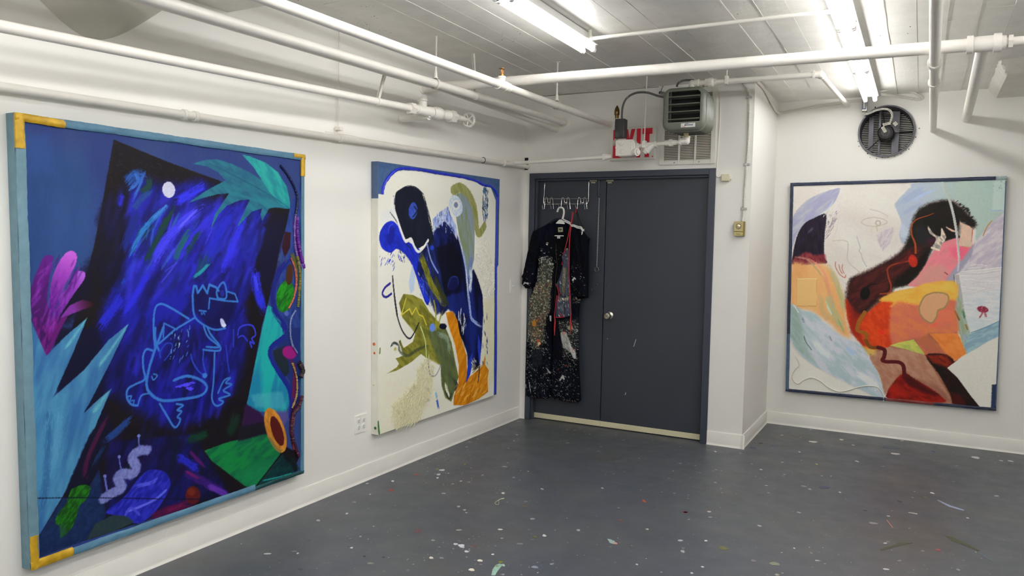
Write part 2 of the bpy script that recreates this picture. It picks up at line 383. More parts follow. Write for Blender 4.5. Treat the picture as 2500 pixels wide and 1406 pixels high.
names1 = ['fluorescent strip light on the left, its end above the long white pipe', 'left row fluorescent light next behind the nearest visible one'] + ['fluorescent strip light of the row behind the viewer']*4
for i in range(6): fixture(1.203, Y1E-PT*(i+1)+.006, Y1E-PT*i-.006, names1[i])
names2 = ['fluorescent strip light ending above the round wall fan', 'middle fluorescent strip light of the right row, crossed by the thick pipe', 'right row fluorescent light where the thin cross conduit ends'] + ['fluorescent strip light of the row behind the viewer']*5
Y2E = 6.51
for i in range(8): fixture(2.600, Y2E-PT*(i+1)+.006, Y2E-PT*i-.006, names2[i])

for i in range(6): fixture(3.997, Y1E-PT*(i+1)+.006, Y1E-PT*i-.006, 'fluorescent strip light of the row behind the viewer')  # third row out of view, added to brighten the far wall
# ------------------------------------------------------------------ pipes
def run(name, label, pts, r, fittings=(), seg=20, mat=None):
    base = pts[0]; t = thing(name, base, label, 'pipe'); MB().tube(pts, r, seg).build('pipe_run', mat or PIPE, t); return t
def collar(t, p, d, r, L, name='coupling', mat=None, hexa=False, flange=.0):
    d = unit(d); p = V(p)-d*L/2; mb = MB()
    if hexa: mb.hexnut(p, d, r, L)
    else: mb.lathe(p, d, [(0, r*.92), (L*.08, r), (L*.25, r), (L*.3, r*.93), (L*.7, r*.93), (L*.75, r), (L*.92, r), (L, r*.92)], 20)
    return mb.build(name, mat or PIPE, t)
def lerp(a, b, t): return V(a)+(V(b)-V(a))*t
def at_y(a, b, y): return lerp(a, b, (y-a[1])/(b[1]-a[1]))
def at_x(a, b, x): return lerp(a, b, (x-a[0])/(b[0]-a[0]))
YDIR = V((0, 1, 0)); XDIR = V((1, 0, 0))
# low pipe along the left wall
A0, A1 = V((.034, YB+.02, 1.890)), V((.034, 5.80, 2.1455))
pA = run('wall_pipe', 'lowest white pipe running along the left wall above the paintings', [A0, A1], .018)
for y in (2.38, 2.44): collar(pA, at_y(A0, A1, y), A1-A0, .024, .022)
q = Xp(828, 326, .0255); collar(pA, at_y(A0, A1, q[1]), A1-A0, .023, .03, 'pipe_clip')
q = at_y(A0, A1, 5.40); collar(pA, q, A1-A0, .026, .07, 'tee')
q = at_y(A0, A1, 5.05); MB().tube([q+V((math.cos(a)*.0205, 0, math.sin(a)*.0205)) for a in (2*math.pi*j/20 for j in range(20))], .0025, 6, True).build('cable_tie', BLACKM, pA)
MB().tube([at_y(A0, A1, y)+V((.006, 0, .019+dz)) for y, dz in ((3.3, .004), (3.5, .006), (3.7, .0), (4.2, 0), (4.8, 0))], .0025, 6).build('cable', PIPE, pA)
_a, _b = Yp(1281, 415, D), Yp(1290, 385, D)
MB().box(max(_a[0], .001), _b[0], D-.003, D-.0005, _a[2], _b[2]).build('wall_hole', DARKIN, wall_back)
# hanger rod against the wall
q = Xp(828, 322, .0255)
hg = thing('pipe_hanger', (.02, q[1], H), 'thin rod hanger dropping along the wall to the lowest pipe', 'pipe hanger', 'pipe hangers')
MB().cyl((.02, q[1], H+.003), (.02, q[1], q[2]+.02), .004, seg=8).build('rod', PIPE, hg)
MB().box(.006, .044, q[1]-.016, q[1]+.016, q[2]+.008, q[2]+.028).box(.002, .006, q[1]-.012, q[1]+.012, q[2]-.02, q[2]+.01).build('clamp', PIPE, hg, bevel=.002)
# pipe B with check valve and gate valve
B0, B1 = V((.22, YB+.02, 1.987)), V((.22, 4.57, 2.336))
pB = run('valve_pipe', 'white pipe ending in a gate valve with a round handwheel', [B0, at_y(B0, B1, 4.40)], .0215)
bd = unit(B1-B0)
def bpt(y): return at_y(B0, B1, y)
MB().hexnut(bpt(3.840), bd, .036, .045).lathe(bpt(3.880), bd, [(0, .027), (.045, .027)], 18).build('union_nut', PIPE, pB)
cv = MB().lathe(bpt(3.910), bd, [(0, .03), (.015, .033), (.02, .026), (.05, .03), (.09, .034), (.13, .03), (.14, .035), (.16, .035)], 18)
c0 = bpt(3.980); cv.lathe(c0, (0, 0, 1), [(0, .027), (.055, .027), (.058, .034), (.066, .034)], 18); cv.hexnut(c0+V((0, 0, .066)), (0, 0, 1), .027, .016)
cv.build('check_valve', PIPE, pB)
gv = MB().lathe(bpt(4.080), bd, [(0, .034), (.02, .036), (.04, .042), (.07, .043), (.10, .038), (.11, .03), (.15, .03), (.16, .036), (.19, .036), (.2, .026)], 18)
gv.build('gate_valve', PIPE, pB)
MB().hexnut(bpt(4.290), bd, .042, .05).build('packing_nut', PIPE, pB); MB().lathe(bpt(4.340), bd, [(0, .028), (.05, .024), (.055, .02), (.1, .019), (.12, .021), (.14, .012), (.2, .008)], 14).build('stem', PIPE, pB)
hw = MB(); hc = bpt(4.525); e1, e2, _ = frame_of(bd)
hw.tube([hc+(e1*math.cos(a)+e2*math.sin(a))*.043 for a in (2*math.pi*j/36 for j in range(36))], .005, 8, True)
for j in range(28):
    a = 2*math.pi*j/28; d = e1*math.cos(a)+e2*math.sin(a); hw.cyl(hc+d*.043-bd*.006, hc+d*.052+bd*.004, .0042, seg=6)
for j in range(5):
    a = 2*math.pi*j/5; d = e1*math.cos(a)+e2*math.sin(a); hw.cyl(hc, hc+d*.043, .0045, seg=6)
hw.lathe(hc-bd*.012, bd, [(0, .012), (.024, .012), (.028, .006)], 12); hw.build('handwheel', PIPE, pB)
sp = Xp(978, 290, 0.0); se = V((.22, sp[1], sp[2]))
MB().lathe(sp+V((.001, 0, 0)), (1, 0, 0), [(0, .0225), (.218, .0215)], 18).build('stub', PIPE, pB)
MB().lathe(sp+V((.001, 0, 0)), (1, 0, 0), [(0, .03), (.006, .03), (.008, .024)], 18).build('wall_collar', PIPE, pB)
MB().cyl(se+V((-.01, 0, 0)), bpt(sp[1]), .022, seg=14).build('stub_elbow', PIPE, pB)
# pipes C, C2, D
C0, C1 = V((.368, YB+.02, 2.270)), V((.368, D+.005, 2.497))
pC = run('upper_pipe', 'white pipe second from the ceiling, running to the door wall', [C0, C1], .0245)
MB().lathe(C1-V((0, .005, 0)), (0, -1, 0), [(0, .046), (.006, .046), (.01, .04), (.012, .03)], 22).build('wall_flange', PIPE, pC)
K1 = V((.288, D+.005, 2.442))
pK = run('rear_pipe', 'white pipe half hidden behind the second pipe, ending at the door wall', [V((.284, YB+.02, 2.295)), V((.284, 4.128, 2.461)), V((.285, 4.9, 2.457)), K1], .0205)
D0, D1 = V((.762, YB+.02, 2.315)), V((.762, D+.005, 2.457))
pD = run('sprinkler_pipe', 'white sprinkler pipe nearest the lights, brass sprinkler head on top', [D0, D1], .0235)
sy = 4.011; sp_ = at_y(D0, D1, sy); dd_ = unit(D1-D0)
MB().lathe(sp_-dd_*.05, dd_, [(0, .03), (.02, .03), (.022, .027), (.078, .027), (.08, .03), (.1, .03)], 20).lathe(sp_, (0, 0, 1), [(0, .02), (.04, .02), (.042, .023), (.052, .023)], 16).build('tee', PIPE, pD)
collar(pD, sp_+dd_*.075, dd_, .0285, .03)
BRS = M('aged_brass', '#9a6a38', .35, .9, var=.2, vs_=60)
hd = MB(); hb = sp_+V((0, 0, .052)); hd.lathe(hb, (0, 0, 1), [(0, .012), (.012, .012), (.014, .007)], 12)
for s in (-1, 1): hd.tube([hb+V((0, s*.006, .014)), hb+V((0, s*.013, .026)), hb+V((0, s*.012, .036)), hb+V((0, s*.004, .044))], .0025, 6)
hd.cyl(hb+V((0, 0, .014)), hb+V((0, 0, .044)), .003, seg=8); hd.lathe(hb+V((0, 0, .044)), (0, 0, 1), [(0, .019), (.002, .019), (.002, 0)], 16)
hd.build('sprinkler_head', BRS, pD)
MB().lathe(D1-V((0, .005, 0)), (0, -1, 0), [(0, .03), (.006, .03), (.01, .026)], 20).build('wall_flange', PIPE, pD)
# thick cross pipe E with tee and branch
E0, E1 = V((.001, 4.292, 2.521)), V((3.215, 4.292, 2.480))
pE = run('cross_pipe', 'thick white pipe crossing the room below the ceiling', [E0, E1], .031, seg=28)
E2 = V((XR-.001, 4.292, 2.470)); MB().cyl(E1, E2, .0215, seg=22).build('pipe_run', PIPE, pE)
ted = unit(E1-E0)
MB().lathe(E1-ted*.072, ted, [(0, .043), (.026, .043), (.028, .037), (.108, .037), (.110, .045), (.140, .045), (.142, .033), (.158, .032), (.160, .028)], 26).build('tee', PIPE, pE)
MB().hexnut(E1+ted*.096, ted, .033, .018).build('reducer_nut', PIPE, pE)
F2 = V((3.251, D2+.005, 2.513)); fd = unit(F2-E1)
MB().lathe(E1, fd, [(0, .037), (.06, .037), (.063, .0305), (float(np.linalg.norm(F2-E1)), .0305)], 24).build('branch_pipe', PIPE, pE)
MB().lathe(E0, (1, 0, 0), [(0, .038), (.005, .038), (.007, .032)], 24).build('wall_collar', PIPE, pE)
# pipe F1 under the cross pipe
F0, F1 = V((2.955, YB+.02, 2.395)), V((3.033, D2+.005, 2.440))
pF = run('lower_pipe', 'white pipe passing under the cross pipe into the fan wall', [F0, F1], .0235, seg=24)
fd1 = unit(F1-F0)
collar(pF, at_y(F0, F1, 4.385), fd1, .033, .05); collar(pF, at_y(F0, F1, 4.88), fd1, .031, .035)
# cross conduit between the light rows
G0, G1 = V((1.26, 4.15, H-.052)), V((2.555, 4.165, H-.05))
pG = run('light_conduit', 'thin white conduit joining the two rows of lights', [G0, G1], .0105, seg=12)
collar(pG, G0, XDIR, .0145, .03); collar(pG, G1-V((.02, 0, 0)), XDIR, .0145, .03); MB().cyl(G0, G0+V((0, 0, .05)), .0105, seg=12).build('elbow', PIPE, pG)
# heater supply pipe
HX, HY = 1.5275, 5.38
S0 = V((HX, HY, 2.575)); S1 = V((HX, HY, 2.638)); S2 = V((2.367, HY, 2.632)); S3 = V((2.418, D2+.005, 2.667))
pS = thing('supply_pipe', S1, 'white heater supply pipe running from the heater top to the fan wall', 'pipe')
sdx = unit(S2-S1); sdy = unit(S3-S2)
MB().cyl(S0, S1, .0195, seg=18).build('riser', PIPE, pS); MB().ball(S1, .0265, 16).lathe(S1, (0, 0, -1), [(0, .0255), (.035, .0255), (.036, .0285), (.048, .0285)], 18).lathe(S1, sdx, [(0, .0255), (.035, .0255), (.036, .0285), (.048, .0285)], 18).build('elbow', PIPE, pS)
MB().cyl(S1, S2, .0185, seg=18).build('pipe_run', PIPE, pS); MB().cyl(S2, S3, .0185, seg=18).build('pipe_run', PIPE, pS)
MB().ball(S2, .0245, 16).lathe(S2-sdx*.045, sdx, [(0, .0265), (.012, .0265), (.013, .0235), (.045, .0235)], 18).lathe(S2, sdy, [(0, .0235), (.035, .0235), (.036, .0265), (.046, .0265)], 18).build('elbow', PIPE, pS)
un = at_x(S1, S2, 1.665); MB().hexnut(un-sdx*.045, sdx, .028, .02).lathe(un-sdx*.024, sdx, [(0, .031), (.022, .033), (.032, .031), (.04, .024), (.055, .023)], 8).build('union', PIPE, pS)
hk = at_x(S1, S2, 1.765)
hg = thing('pipe_hanger', (hk[0], HY, H), 'short ring hanger holding the heater supply pipe at the ceiling', 'pipe hanger', 'pipe hangers')
MB().box(hk[0]-.011, hk[0]+.011, HY-.024, HY+.024, hk[2]-.0225, hk[2]+.036).build('strap', PIPE, hg, bevel=.004); MB().cyl((hk[0], HY, hk[2]+.03), (hk[0], HY, H+.003), .0045, seg=8).lathe((hk[0], HY, H+.002), (0, 0, -1), [(0, .02), (.006, .02)], 8).build('rod', PIPE, hg)
# hangers on the other pipes
def rod_hanger(p, r, label, loop=True):
    hg = thing('pipe_hanger', (p[0], p[1], H), label, 'pipe hanger', 'pipe hangers')
    MB().cyl((p[0], p[1], p[2]+r+.03), (p[0], p[1], H+.003), .0055, seg=10).lathe((p[0], p[1], H+.002), (0, 0, -1), [(0, .018), (.004, .018), (.006, .008)], 10).build('rod', PIPE, hg)
    MB().lathe((p[0], p[1], p[2]+r+.008), (0, 0, 1), [(0, .016), (.004, .016), (.01, .011), (.04, .009)], 10).build('swivel', PIPE, hg)
    pts = [p+V((math.cos(a)*(r+.003), 0, math.sin(a)*(r+.003)*1.05)) for a in (2*math.pi*j/24 for j in range(24))]
    MB().quad_grid([[q+V((0, s, 0)) for q in pts] for s in (-.011, .011)], True).quad_grid([[p+(q-p)*1.09+V((0, s, 0)) for q in pts] for s in (-.011, .011)], True).build('ring', PIPE, hg)
rod_hanger(at_y(C0, C1, 3.9), .0245, 'rod hanger on the second pipe above the gate valve')
rod_hanger(at_y(D0, D1, 4.785), .0235, 'rod hanger with ring on the sprinkler pipe near the corner')
def strap(p, q, r0, label):
    hg = thing('pipe_hanger', p, label, 'pipe hanger', 'pipe hangers'); d = unit(V(q)-V(p)); L = np.linalg.norm(V(q)-V(p)); mb = MB()
    ey = V((0, 1, 0)); ex = unit(np.cross(ey, d))
    for s in (-.006, .006): mb.obox(lerp(p, q, .5)+ex*s, ex, ey, d, .0012, .009, L/2)
    mb.build('strap', PIPE, hg)
    MB().lathe(V(q)-ey*.009, ey, [(0, r0+.004), (.018, r0+.004)], 22).build('band', PIPE, hg)
    bl = MB()
    for t in (.2, .5, .8): bl.lathe(lerp(p, q, t)+ex*.0075, ex, [(0, .0045), (.002, .004)], 6)
    bl.build('bolt', PIPE, hg)
yb_ = 3.53
strap(V((.272, yb_, 2.44)), bpt(yb_), .0215, 'punched strap hanger holding the valve pipe beside its check valve')
y_ = 4.37
strap(V((.355, y_-.02, H)), at_y(C0, C1, y_), .0245, 'wire strap hanger on the second pipe beside the cross pipe')

# ------------------------------------------------------------------ unit heater with its piping
RY = 5.42
HGRN = M('grey_green_enamel', '#6b6f63', .32, var=.05, vs_=10, bump=.04); HDRK = M('dark_green_louver', '#3f4138', .4, var=.08)
def rrect(cx, cz, hw_, hh, r, n=6):
    out = []
    for (sx, sz, a0) in ((1, 1, 0), (-1, 1, 90), (-1, -1, 180), (1, -1, 270)):
        for k_ in range(n+1):
            a = math.radians(a0+90*k_/n); out.append((cx+sx*(hw_-r)+math.cos(a)*r, cz+sz*(hh-r)+math.sin(a)*r))
    return out
hx0, hx1, hz0, hz1 = 1.352, 1.650, 2.298, 2.598; hcx, hcz = (hx0+hx1)/2, (hz0+hz1)/2; hhw, hhh = (hx1-hx0)/2, (hz1-hz0)/2
YF, YBK = 5.265, 5.60
ht = thing('unit_heater', (hcx, (YF+YBK)/2, hz0), 'grey green unit heater with louvers hung above the double door', 'heater')
ins = [(.030, YF+.012), (.012, YF+.002), (0, YF+.022), (0, YF+.05)]; rows = []
ox = .112; oz = .106
ocx, ocz = hcx+.006, hcz+.016
rows.append([(a, YF+.08, c) for a, c in rrect(ocx, ocz, ox-.002, oz-.002, .006)])
rows.append([(a, YF, c) for a, c in rrect(ocx, ocz, ox, oz, .008)])
for dlt, yy in [(.02, YF+.0), (.006, YF+.006), (0, YF+.02), (0, YF+.06)]:
    rows.append([(a, yy, c) for a, c in rrect(hcx, hcz, hhw-dlt, hhh-dlt, .058)])
yy = YF+.06
for i in range(5):
    for s, dy in ((-.008, .008), (-.008, .034), (0, .042), (0, .048)):
        rows.append([(a, yy+dy, c) for a, c in rrect(hcx, hcz, hhw+s-.002*i, hhh+s-.002*i, .058)])
    yy += .046
rows.append([(a, YBK, c) for a, c in rrect(hcx, hcz, hhw-.03, hhh-.03, .05)])
MB().quad_grid(rows, True, True).build('casing', HGRN, ht, smooth=50)
MB().box(ocx-ox, ocx+ox, YF+.075, YF+.08, ocz-oz, ocz+oz).build('fin_core', DARKIN, ht)
for i in range(4):
    zc = ocz+oz-.040-i*.0515; m = MB()
    pr = [(-.010, .004), (-.006, .007), (.050, -.006), (.050, -.009), (-.012, -.001)]
    m.prism([(YF-.0+a*.9, zc+b) for a, b in pr], (ocx-ox+.003, 0, 0), (0, 1, 0), (0, 0, 1), (1, 0, 0), 2*ox-.006)
    m.build('louver', HGRN, ht, smooth=0)
for xx in (ocx-ox+.012,): MB().box(xx, xx+.006, YF+.01, YF+.02, ocz-oz, ocz+oz).build('louver_rod', HDRK, ht)
lb = MB().box(hcx-.012, hcx+.088, YF-.0022, YF-.0002, hz0+.022, hz0+.050).build('badge', M('white_badge', '#e9e9e6', .35), ht, bevel=.001)
def text(s, size, loc, rot, mat, parent, name='lettering', bold=0., shear=0.):
    c = bpy.data.curves.new(name, 'FONT'); c.body = s; c.size = size; c.align_x = 'CENTER'; c.align_y = 'CENTER'; c.extrude = .0003; c.offset = bold; c.shear = shear
    t = bpy.data.objects.new(name, c); col.objects.link(t); me = bpy.data.meshes.new_from_object(t.evaluated_get(bpy.context.evaluated_depsgraph_get()))
    bpy.data.objects.remove(t); me.materials.clear(); me.materials.append(mat); o = bpy.data.objects.new(name, me); col.objects.link(o); o.parent = parent
    o.location = V(loc)-wl(parent); o.rotation_euler = rot; return o
NAVY = M('navy_print', '#2b3350', .5); REDP = M('red_print', '#dc1230', .45)
text('MODINE', .0155, (hcx+.042, YF-.0026, hz0+.0365), (math.pi/2, 0, 0), NAVY, lb, bold=.0003, shear=.25)
MB().tube([(hcx-.001+.02*t, YF-.0026, hz0+.030-.006*math.sin(t*2.6)) for t in np.linspace(0, 1, 9)], .0016, 6).build('swoosh', REDP, lb)
MB().tube([(hcx+.018+.024*t, YF-.0026, hz0+.045+.003*math.sin(t*3.1)) for t in np.linspace(0, 1, 9)], .0014, 6).build('swoosh', M('blue_print', '#2a3fa0', .5), lb)
MB().lathe((1.490, 5.40, hz0-.03), (0, 0, 1), [(0, .017), (.05, .018)], 16).build('outlet_nipple', M('yellowed_metal', '#b5ad84', .5, .3, var=.15), ht)
# condensate return piping
z_r = 2.240; tl = Yp(1480, 384, RY); R0 = V((.055, 5.40, 2.131)); R1 = V((.93, RY, 2.158))
pR = thing('return_pipe', R0, 'thin white return pipe from the corner to the heater trap', 'pipe')
MB().cyl(R0, R1, .0145, seg=16).build('pipe_run', PIPE, pR)
rdx = unit(R1-R0); nq = at_x(R0, R1, .878)
MB().hexnut(nq-rdx*.018, rdx, .026, .02).lathe(nq, rdx, [(0, .023), (.02, .021), (.024, .018), (.05, .017)], 14).build('union', PIPE, pR)
MB().hexnut(at_x(R0, R1, .10), rdx, .021, .03).build('coupling', PIPE, pR)
# trap body
tx0, tx1, tz0, tz1 = 1.005-.02, 1.13-.005, 2.150, 2.276
tr = thing('steam_trap', (1.05, RY, tz0), 'white cast steam trap with bolted cover below the exit letters', 'steam trap')
MB().prism([(tx0, tz0+.012), (tx0+.012, tz0), (tx1-.03, tz0), (tx1-.006, tz0+.01), (tx1, tz0+.05), (tx1-.004, tz1-.03), (tx1-.02, tz1-.004), (tx0+.012, tz1), (tx0, tz1-.014)], (0, RY-.045, 0), (1, 0, 0), (0, 0, 1), (0, 1, 0), .085).build('body', PIPE, tr, bevel=.006)
MB().box(tx0-.008, tx1-.02, RY-.058, RY-.045, tz0+.004, tz1-.006).build('cover', PIPE, tr, bevel=.004)
for (a, c) in ((tx0+.038, tz1-.034), (tx0+.038, tz0+.034)): MB().lathe((a, RY-.058, c), (0, -1, 0), [(0, .016), (.006, .014), (.008, .007), (.014, .006)], 14).build('plug', PIPE, tr)
for (a, c) in ((tx0+.004, tz1-.02), (tx1-.034, tz1-.018), (tx0+.004, tz0+.018), (tx1-.034, tz0+.016), (tx0+.0, (tz0+tz1)/2), (tx1-.03, (tz0+tz1)/2)): MB().hexnut((a, RY-.058, c), (0, -1, 0), .008, .007).build('bolt', PIPE, tr)
MB().lathe((tx1-.03, RY-.03, tz0+.028), unit((1, -.5, 0)), [(0, .026), (.04, .024), (.042, .03), (.056, .03), (.058, .02), (.07, .018)], 16).build('side_plug', PIPE, tr)
MB().lathe((tx0+.02, RY+.0, tz1-.018), (-1, 0, 0), [(0, .018), (.05, .018), (.052, .022), (.066, .022)], 14).build('inlet_nut', M('pinkish_primer_paint', '#d8c8bc', .5), tr)
R2 = V((1.12, RY, 2.226)); R3 = V((1.488, RY, 2.246)); d3 = unit(R3-R2)
p2 = thing('drip_pipe', R2, 'white drip pipe with strainer joining the trap to the heater bottom', 'pipe')
MB().cyl(R2-d3*.02, R3, .0145, seg=16).build('pipe_run', PIPE, p2)
MB().hexnut(R2+d3*.0, d3, .022, .02).build('coupling', PIPE, p2)
ys = at_x(R2, R3, 1.225)
MB().lathe(ys-d3*.045, d3, [(0, .025), (.015, .025), (.017, .021), (.075, .021), (.077, .026), (.093, .026)], 8).lathe(ys+d3*.02, unit(V((-1, -.2, -.95))), [(0, .022), (.05, .022), (.052, .026), (.068, .026), (.07, .017), (.085, .017)], 14).build('strainer', PIPE, p2)
un = at_x(R2, R3, 1.365); MB().hexnut(un, d3, .027, .024).lathe(un-d3*.03, d3, [(0, .019), (.03, .022)], 14).lathe(un+d3*.024, d3, [(0, .022), (.03, .018)], 14).build('union', PIPE, p2)
MB().ball(R3, .025, 16).lathe(R3-d3*.05, d3, [(0, .0275), (.014, .0275), (.015, .0245), (.05, .0245)], 16).lathe(R3, (0, 0, 1), [(0, .0245), (.02, .0245), (.021, .0275), (.035, .0275)], 16).cyl(R3, (1.49, 5.40, hz0-.02), .017, seg=14).build('elbow', PIPE, p2)
q = at_x(R2, R3, 1.178)
hg = thing('pipe_hanger', (q[0], RY, H), 'long thin rod hanger in front of the exit sign', 'pipe hanger', 'pipe hangers')
MB().cyl((q[0], RY, q[2]+.02), (q[0]+.004, RY, H+.003), .0045, seg=8).lathe((q[0]+.004, RY, H+.002), (0, 0, -1), [(0, .022), (.004, .022), (.006, .008)], 8).build('rod', PIPE, hg)
MB().box(q[0]-.014, q[0]+.014, RY-.021, RY+.021, q[2]-.019, q[2]+.036).build('clamp', PIPE, hg, bevel=.005)
# actuator box, air vent, flexible conduits
a0 = Yp(1505, 338, RY); a1 = Yp(1529, 291, RY)
ac = thing('valve_actuator', (1.0, RY, a0[2]), 'black metal actuator box standing on the steam trap', 'actuator')
MB().box(a0[0], a1[0], RY-.04, RY+.03, a0[2], a1[2]).build('case', M('charcoal_case', '#3a3a3d', .4, var=.06), ac, bevel=.003)
MB().box(a0[0]-.008, a0[0]+.002, RY-.02, RY+.03, a0[2]-.0, a1[2]-.012).build('back_plate', BLACKM, ac)
for (dx, dz) in ((.052, .012), (.055, .105), (.06, .093)): MB().lathe((a0[0]+dx, RY-.04, a0[2]+dz), (0, -1, 0), [(0, .004), (.002, .004)], 8).build('screw', BLACKM, ac)
va = Yp(1507, 292, RY+.04); vx = va[0]-.004
vt = thing('air_vent', (vx, RY+.04, 2.27), 'pointed brass air vent on a thin riser beside the actuator', 'air vent')
MB().cyl((vx, RY+.04, 2.262), (vx, RY+.04, 2.445), .011, seg=12).build('riser', M('cream_paint_pipe', '#d9d4b8', .45), vt)
MB().lathe((vx, RY+.04, 2.445), (0, 0, 1), [(0, .014), (.022, .014), (.024, .018), (.03, .02), (.06, .0185), (.075, .014), (.09, .006), (.097, 0)], 16).build('vent_cap', M('bronze_cap', '#7a5f38', .3, .9, var=.25, vs_=50), vt)
def flex(name, label, pts, r, mat, rib=True, n=10, cat='conduit'):
    P = crv(pts, n); P2 = []
    if rib:
        d = [0]
        for a, b in zip(P[:-1], P[1:]): d.append(d[-1]+np.linalg.norm(b-a))
        N_ = max(8, int(d[-1]/.0042)); s = np.linspace(0, d[-1], N_); A_ = np.array(P); P2 = np.stack([np.interp(s, d, A_[:, i]) for i in range(3)], 1)
        o = MB().tube(list(P2), r, 8, rfun=lambda t: 1+(.12 if int(round(t*(N_-1))) % 2 else -.1))
    else: o = MB().tube(P, r, 8)
    return tag(o.build(name, mat), label, cat)
FLEXG = M('grey_flex_conduit', '#74756f', .4, .5, var=.1); FLEXW = M('white_flex_conduit', '#d5d2ca', .45, var=.04)
flex('flexible_conduit', 'grey flexible conduit arching from the actuator to the heater', [Yp(1518, 291, RY), Yp(1520, 262, RY), Yp(1530, 240, RY), Yp(1552, 227, RY-.01), Yp(1580, 226, RY-.03), Yp(1606, 234, RY-.05), Yp(1630, 239, RY-.06)], .008, FLEXG)
flex('flexible_conduit', 'grey flexible conduit looping behind the heater top elbow', [Yp(1652, 212, 5.46), Yp(1657, 202, 5.46), Yp(1672, 196, 5.46), Yp(1695, 196, 5.47)], .008, FLEXG)
flex('flexible_conduit', 'ribbed conduit lying along the heater supply pipe', [Yp(1716, 212, 5.46), Yp(1730, 204, 5.46), Yp(1760, 200, 5.5), Yp(1800, 200, 5.62), Yp(1843, 199, D-.02)], .0085, FLEXW)
tk = flex('thermostat_conduit', 'ribbed white conduit running down the wall to the brass thermostat', [Yp(1806, 198, D-.02), Yp(1822, 212, D-.014), Yp(1829, 238, D-.012), Yp(1829, 290, D-.012), Yp(1827, 345, D-.012), Yp(1823, 402, D-.012), Yp(1819, 460, D-.012), Yp(1816, 510, D-.012), Yp(1812, 542, D-.012)], .0085, FLEXW, n=8)
for (px, py) in ((1829, 238), (1823, 402), (1816, 510)):
    c = Yp(px, py, D); MB().box(c[0]-.024, c[0]+.024, D-.004, D, c[2]-.009, c[2]+.009).box(c[0]-.011, c[0]+.011, D-.024, D-.003, c[2]-.009, c[2]+.009).build('conduit_clip', STEEL, tk, bevel=.002)
wire2 = [(W1+.012, D-.01, H-.02), (W1+.012, D+.3, H-.025), (W1+.012, D+.62, H-.07), (W1+.016, D+.85, H-.10), (W1+.05, D2-.014, H-.09), (W1+.3, D2-.014, H-.055), (2.4, D2-.014, H-.035), (2.535, D2-.014, H-.032)]
flex('flexible_conduit', 'white conduit hugging the ceiling edge of the return wall', wire2, .011, FLEXW, rib=False)
flex('fan_wiring_conduit', 'ribbed white conduit loop right of the end strip light', [Yp(2150, 222, 6.5), Yp(2175, 217, 6.6), Yp(2210, 218, 6.7), Yp(2238, 229, 6.76), Yp(2250, 238, 6.79), Yp(2240, 242, 6.79), Yp(2200, 236, 6.75), Yp(2152, 230, 6.6)], .0095, FLEXW)
# small sensor with lead
c = Yp(1618, 228, D-.03)
sn = thing('sensor', c, 'small dark sensor with a lead left of the heater', 'sensor')
MB().lathe(c, unit((.8, -.5, -.3)), [(-.022, .013), (.022, .013), (.024, .01), (.024, 0)], 14).build('sensor_body', M('grey_plastic', '#8a8a8a', .4), sn); MB().lathe(c-unit((.8, -.5, -.3))*.022, unit((-.8, .5, .3)), [(0, .012), (.012, .012), (.016, .006)], 12).build('sensor_tip', BLACKM, sn)
MB().tube(crv([c, Yp(1614, 222, D-.02), Yp(1617, 214, D-.01), Yp(1614, 209, D-.006), Yp(1560, 213, D-.006)], 6), .0028, 6).build('lead', FLEXG, sn)
MB().tube([(.03, D-.001, H-.004), (.6, D-.001, H-.005), (1.15, D-.001, H-.004)], .0022, 6).build('crack', M('grey_crack', '#8a877f', .8), wall_back)

# ------------------------------------------------------------------ exit sign
EX = thing('exit_sign', (.96, D, 2.17), 'white exit sign with red letters above the door, half hidden by piping', 'sign')
SIGNW = M('sign_white', '#e6e4dc', .4, var=.02)
ex0, ex1, ez0, ez1 = .775, 1.150, 2.168, 2.424
MB().box(ex0, ex1, D-.045, D, ez0, ez1).build('sign_box', SIGNW, EX, bevel=.004)
MB().lathe((ex1-.018, D-.045, ez0+.022), (0, -1, 0), [(0, .005), (.001, .005)], 10).build('lens', REDP, EX)
def letter(polys, x0, wd):
    mb = MB(); z0, hgt = ez0+.018, .222
    for p in polys: mb.prism([(x0+a*wd, z0+b*hgt) for a, b in p], (0, D-.0462, 0), (1, 0, 0), (0, 0, 1), (0, -1, 0), .001)
    mb.build('letter', REDP, EX, smooth=0)
R_ = lambda a, b, c, d: [(a, c), (b, c), (b, d), (a, d)]
letter([R_(0, .42, 0, 1), R_(.42, 1, 0, .2), R_(.42, 1, .8, 1), R_(.42, .9, .41, .6)], ex0+.032, .072)
letter([[(0, 0), (.36, 0), (.52, .33), (.66, 0), (1, 0), (.70, .5), (1, 1), (.66, 1), (.51, .67), (.36, 1), (0, 1), (.32, .5)]], ex0+.120, .094)
letter([R_(0, 1, 0, 1)], ex0+.226, .033)
letter([R_(.28, .72, 0, .82), R_(0, 1, .80, 1)], ex0+.272, .080)

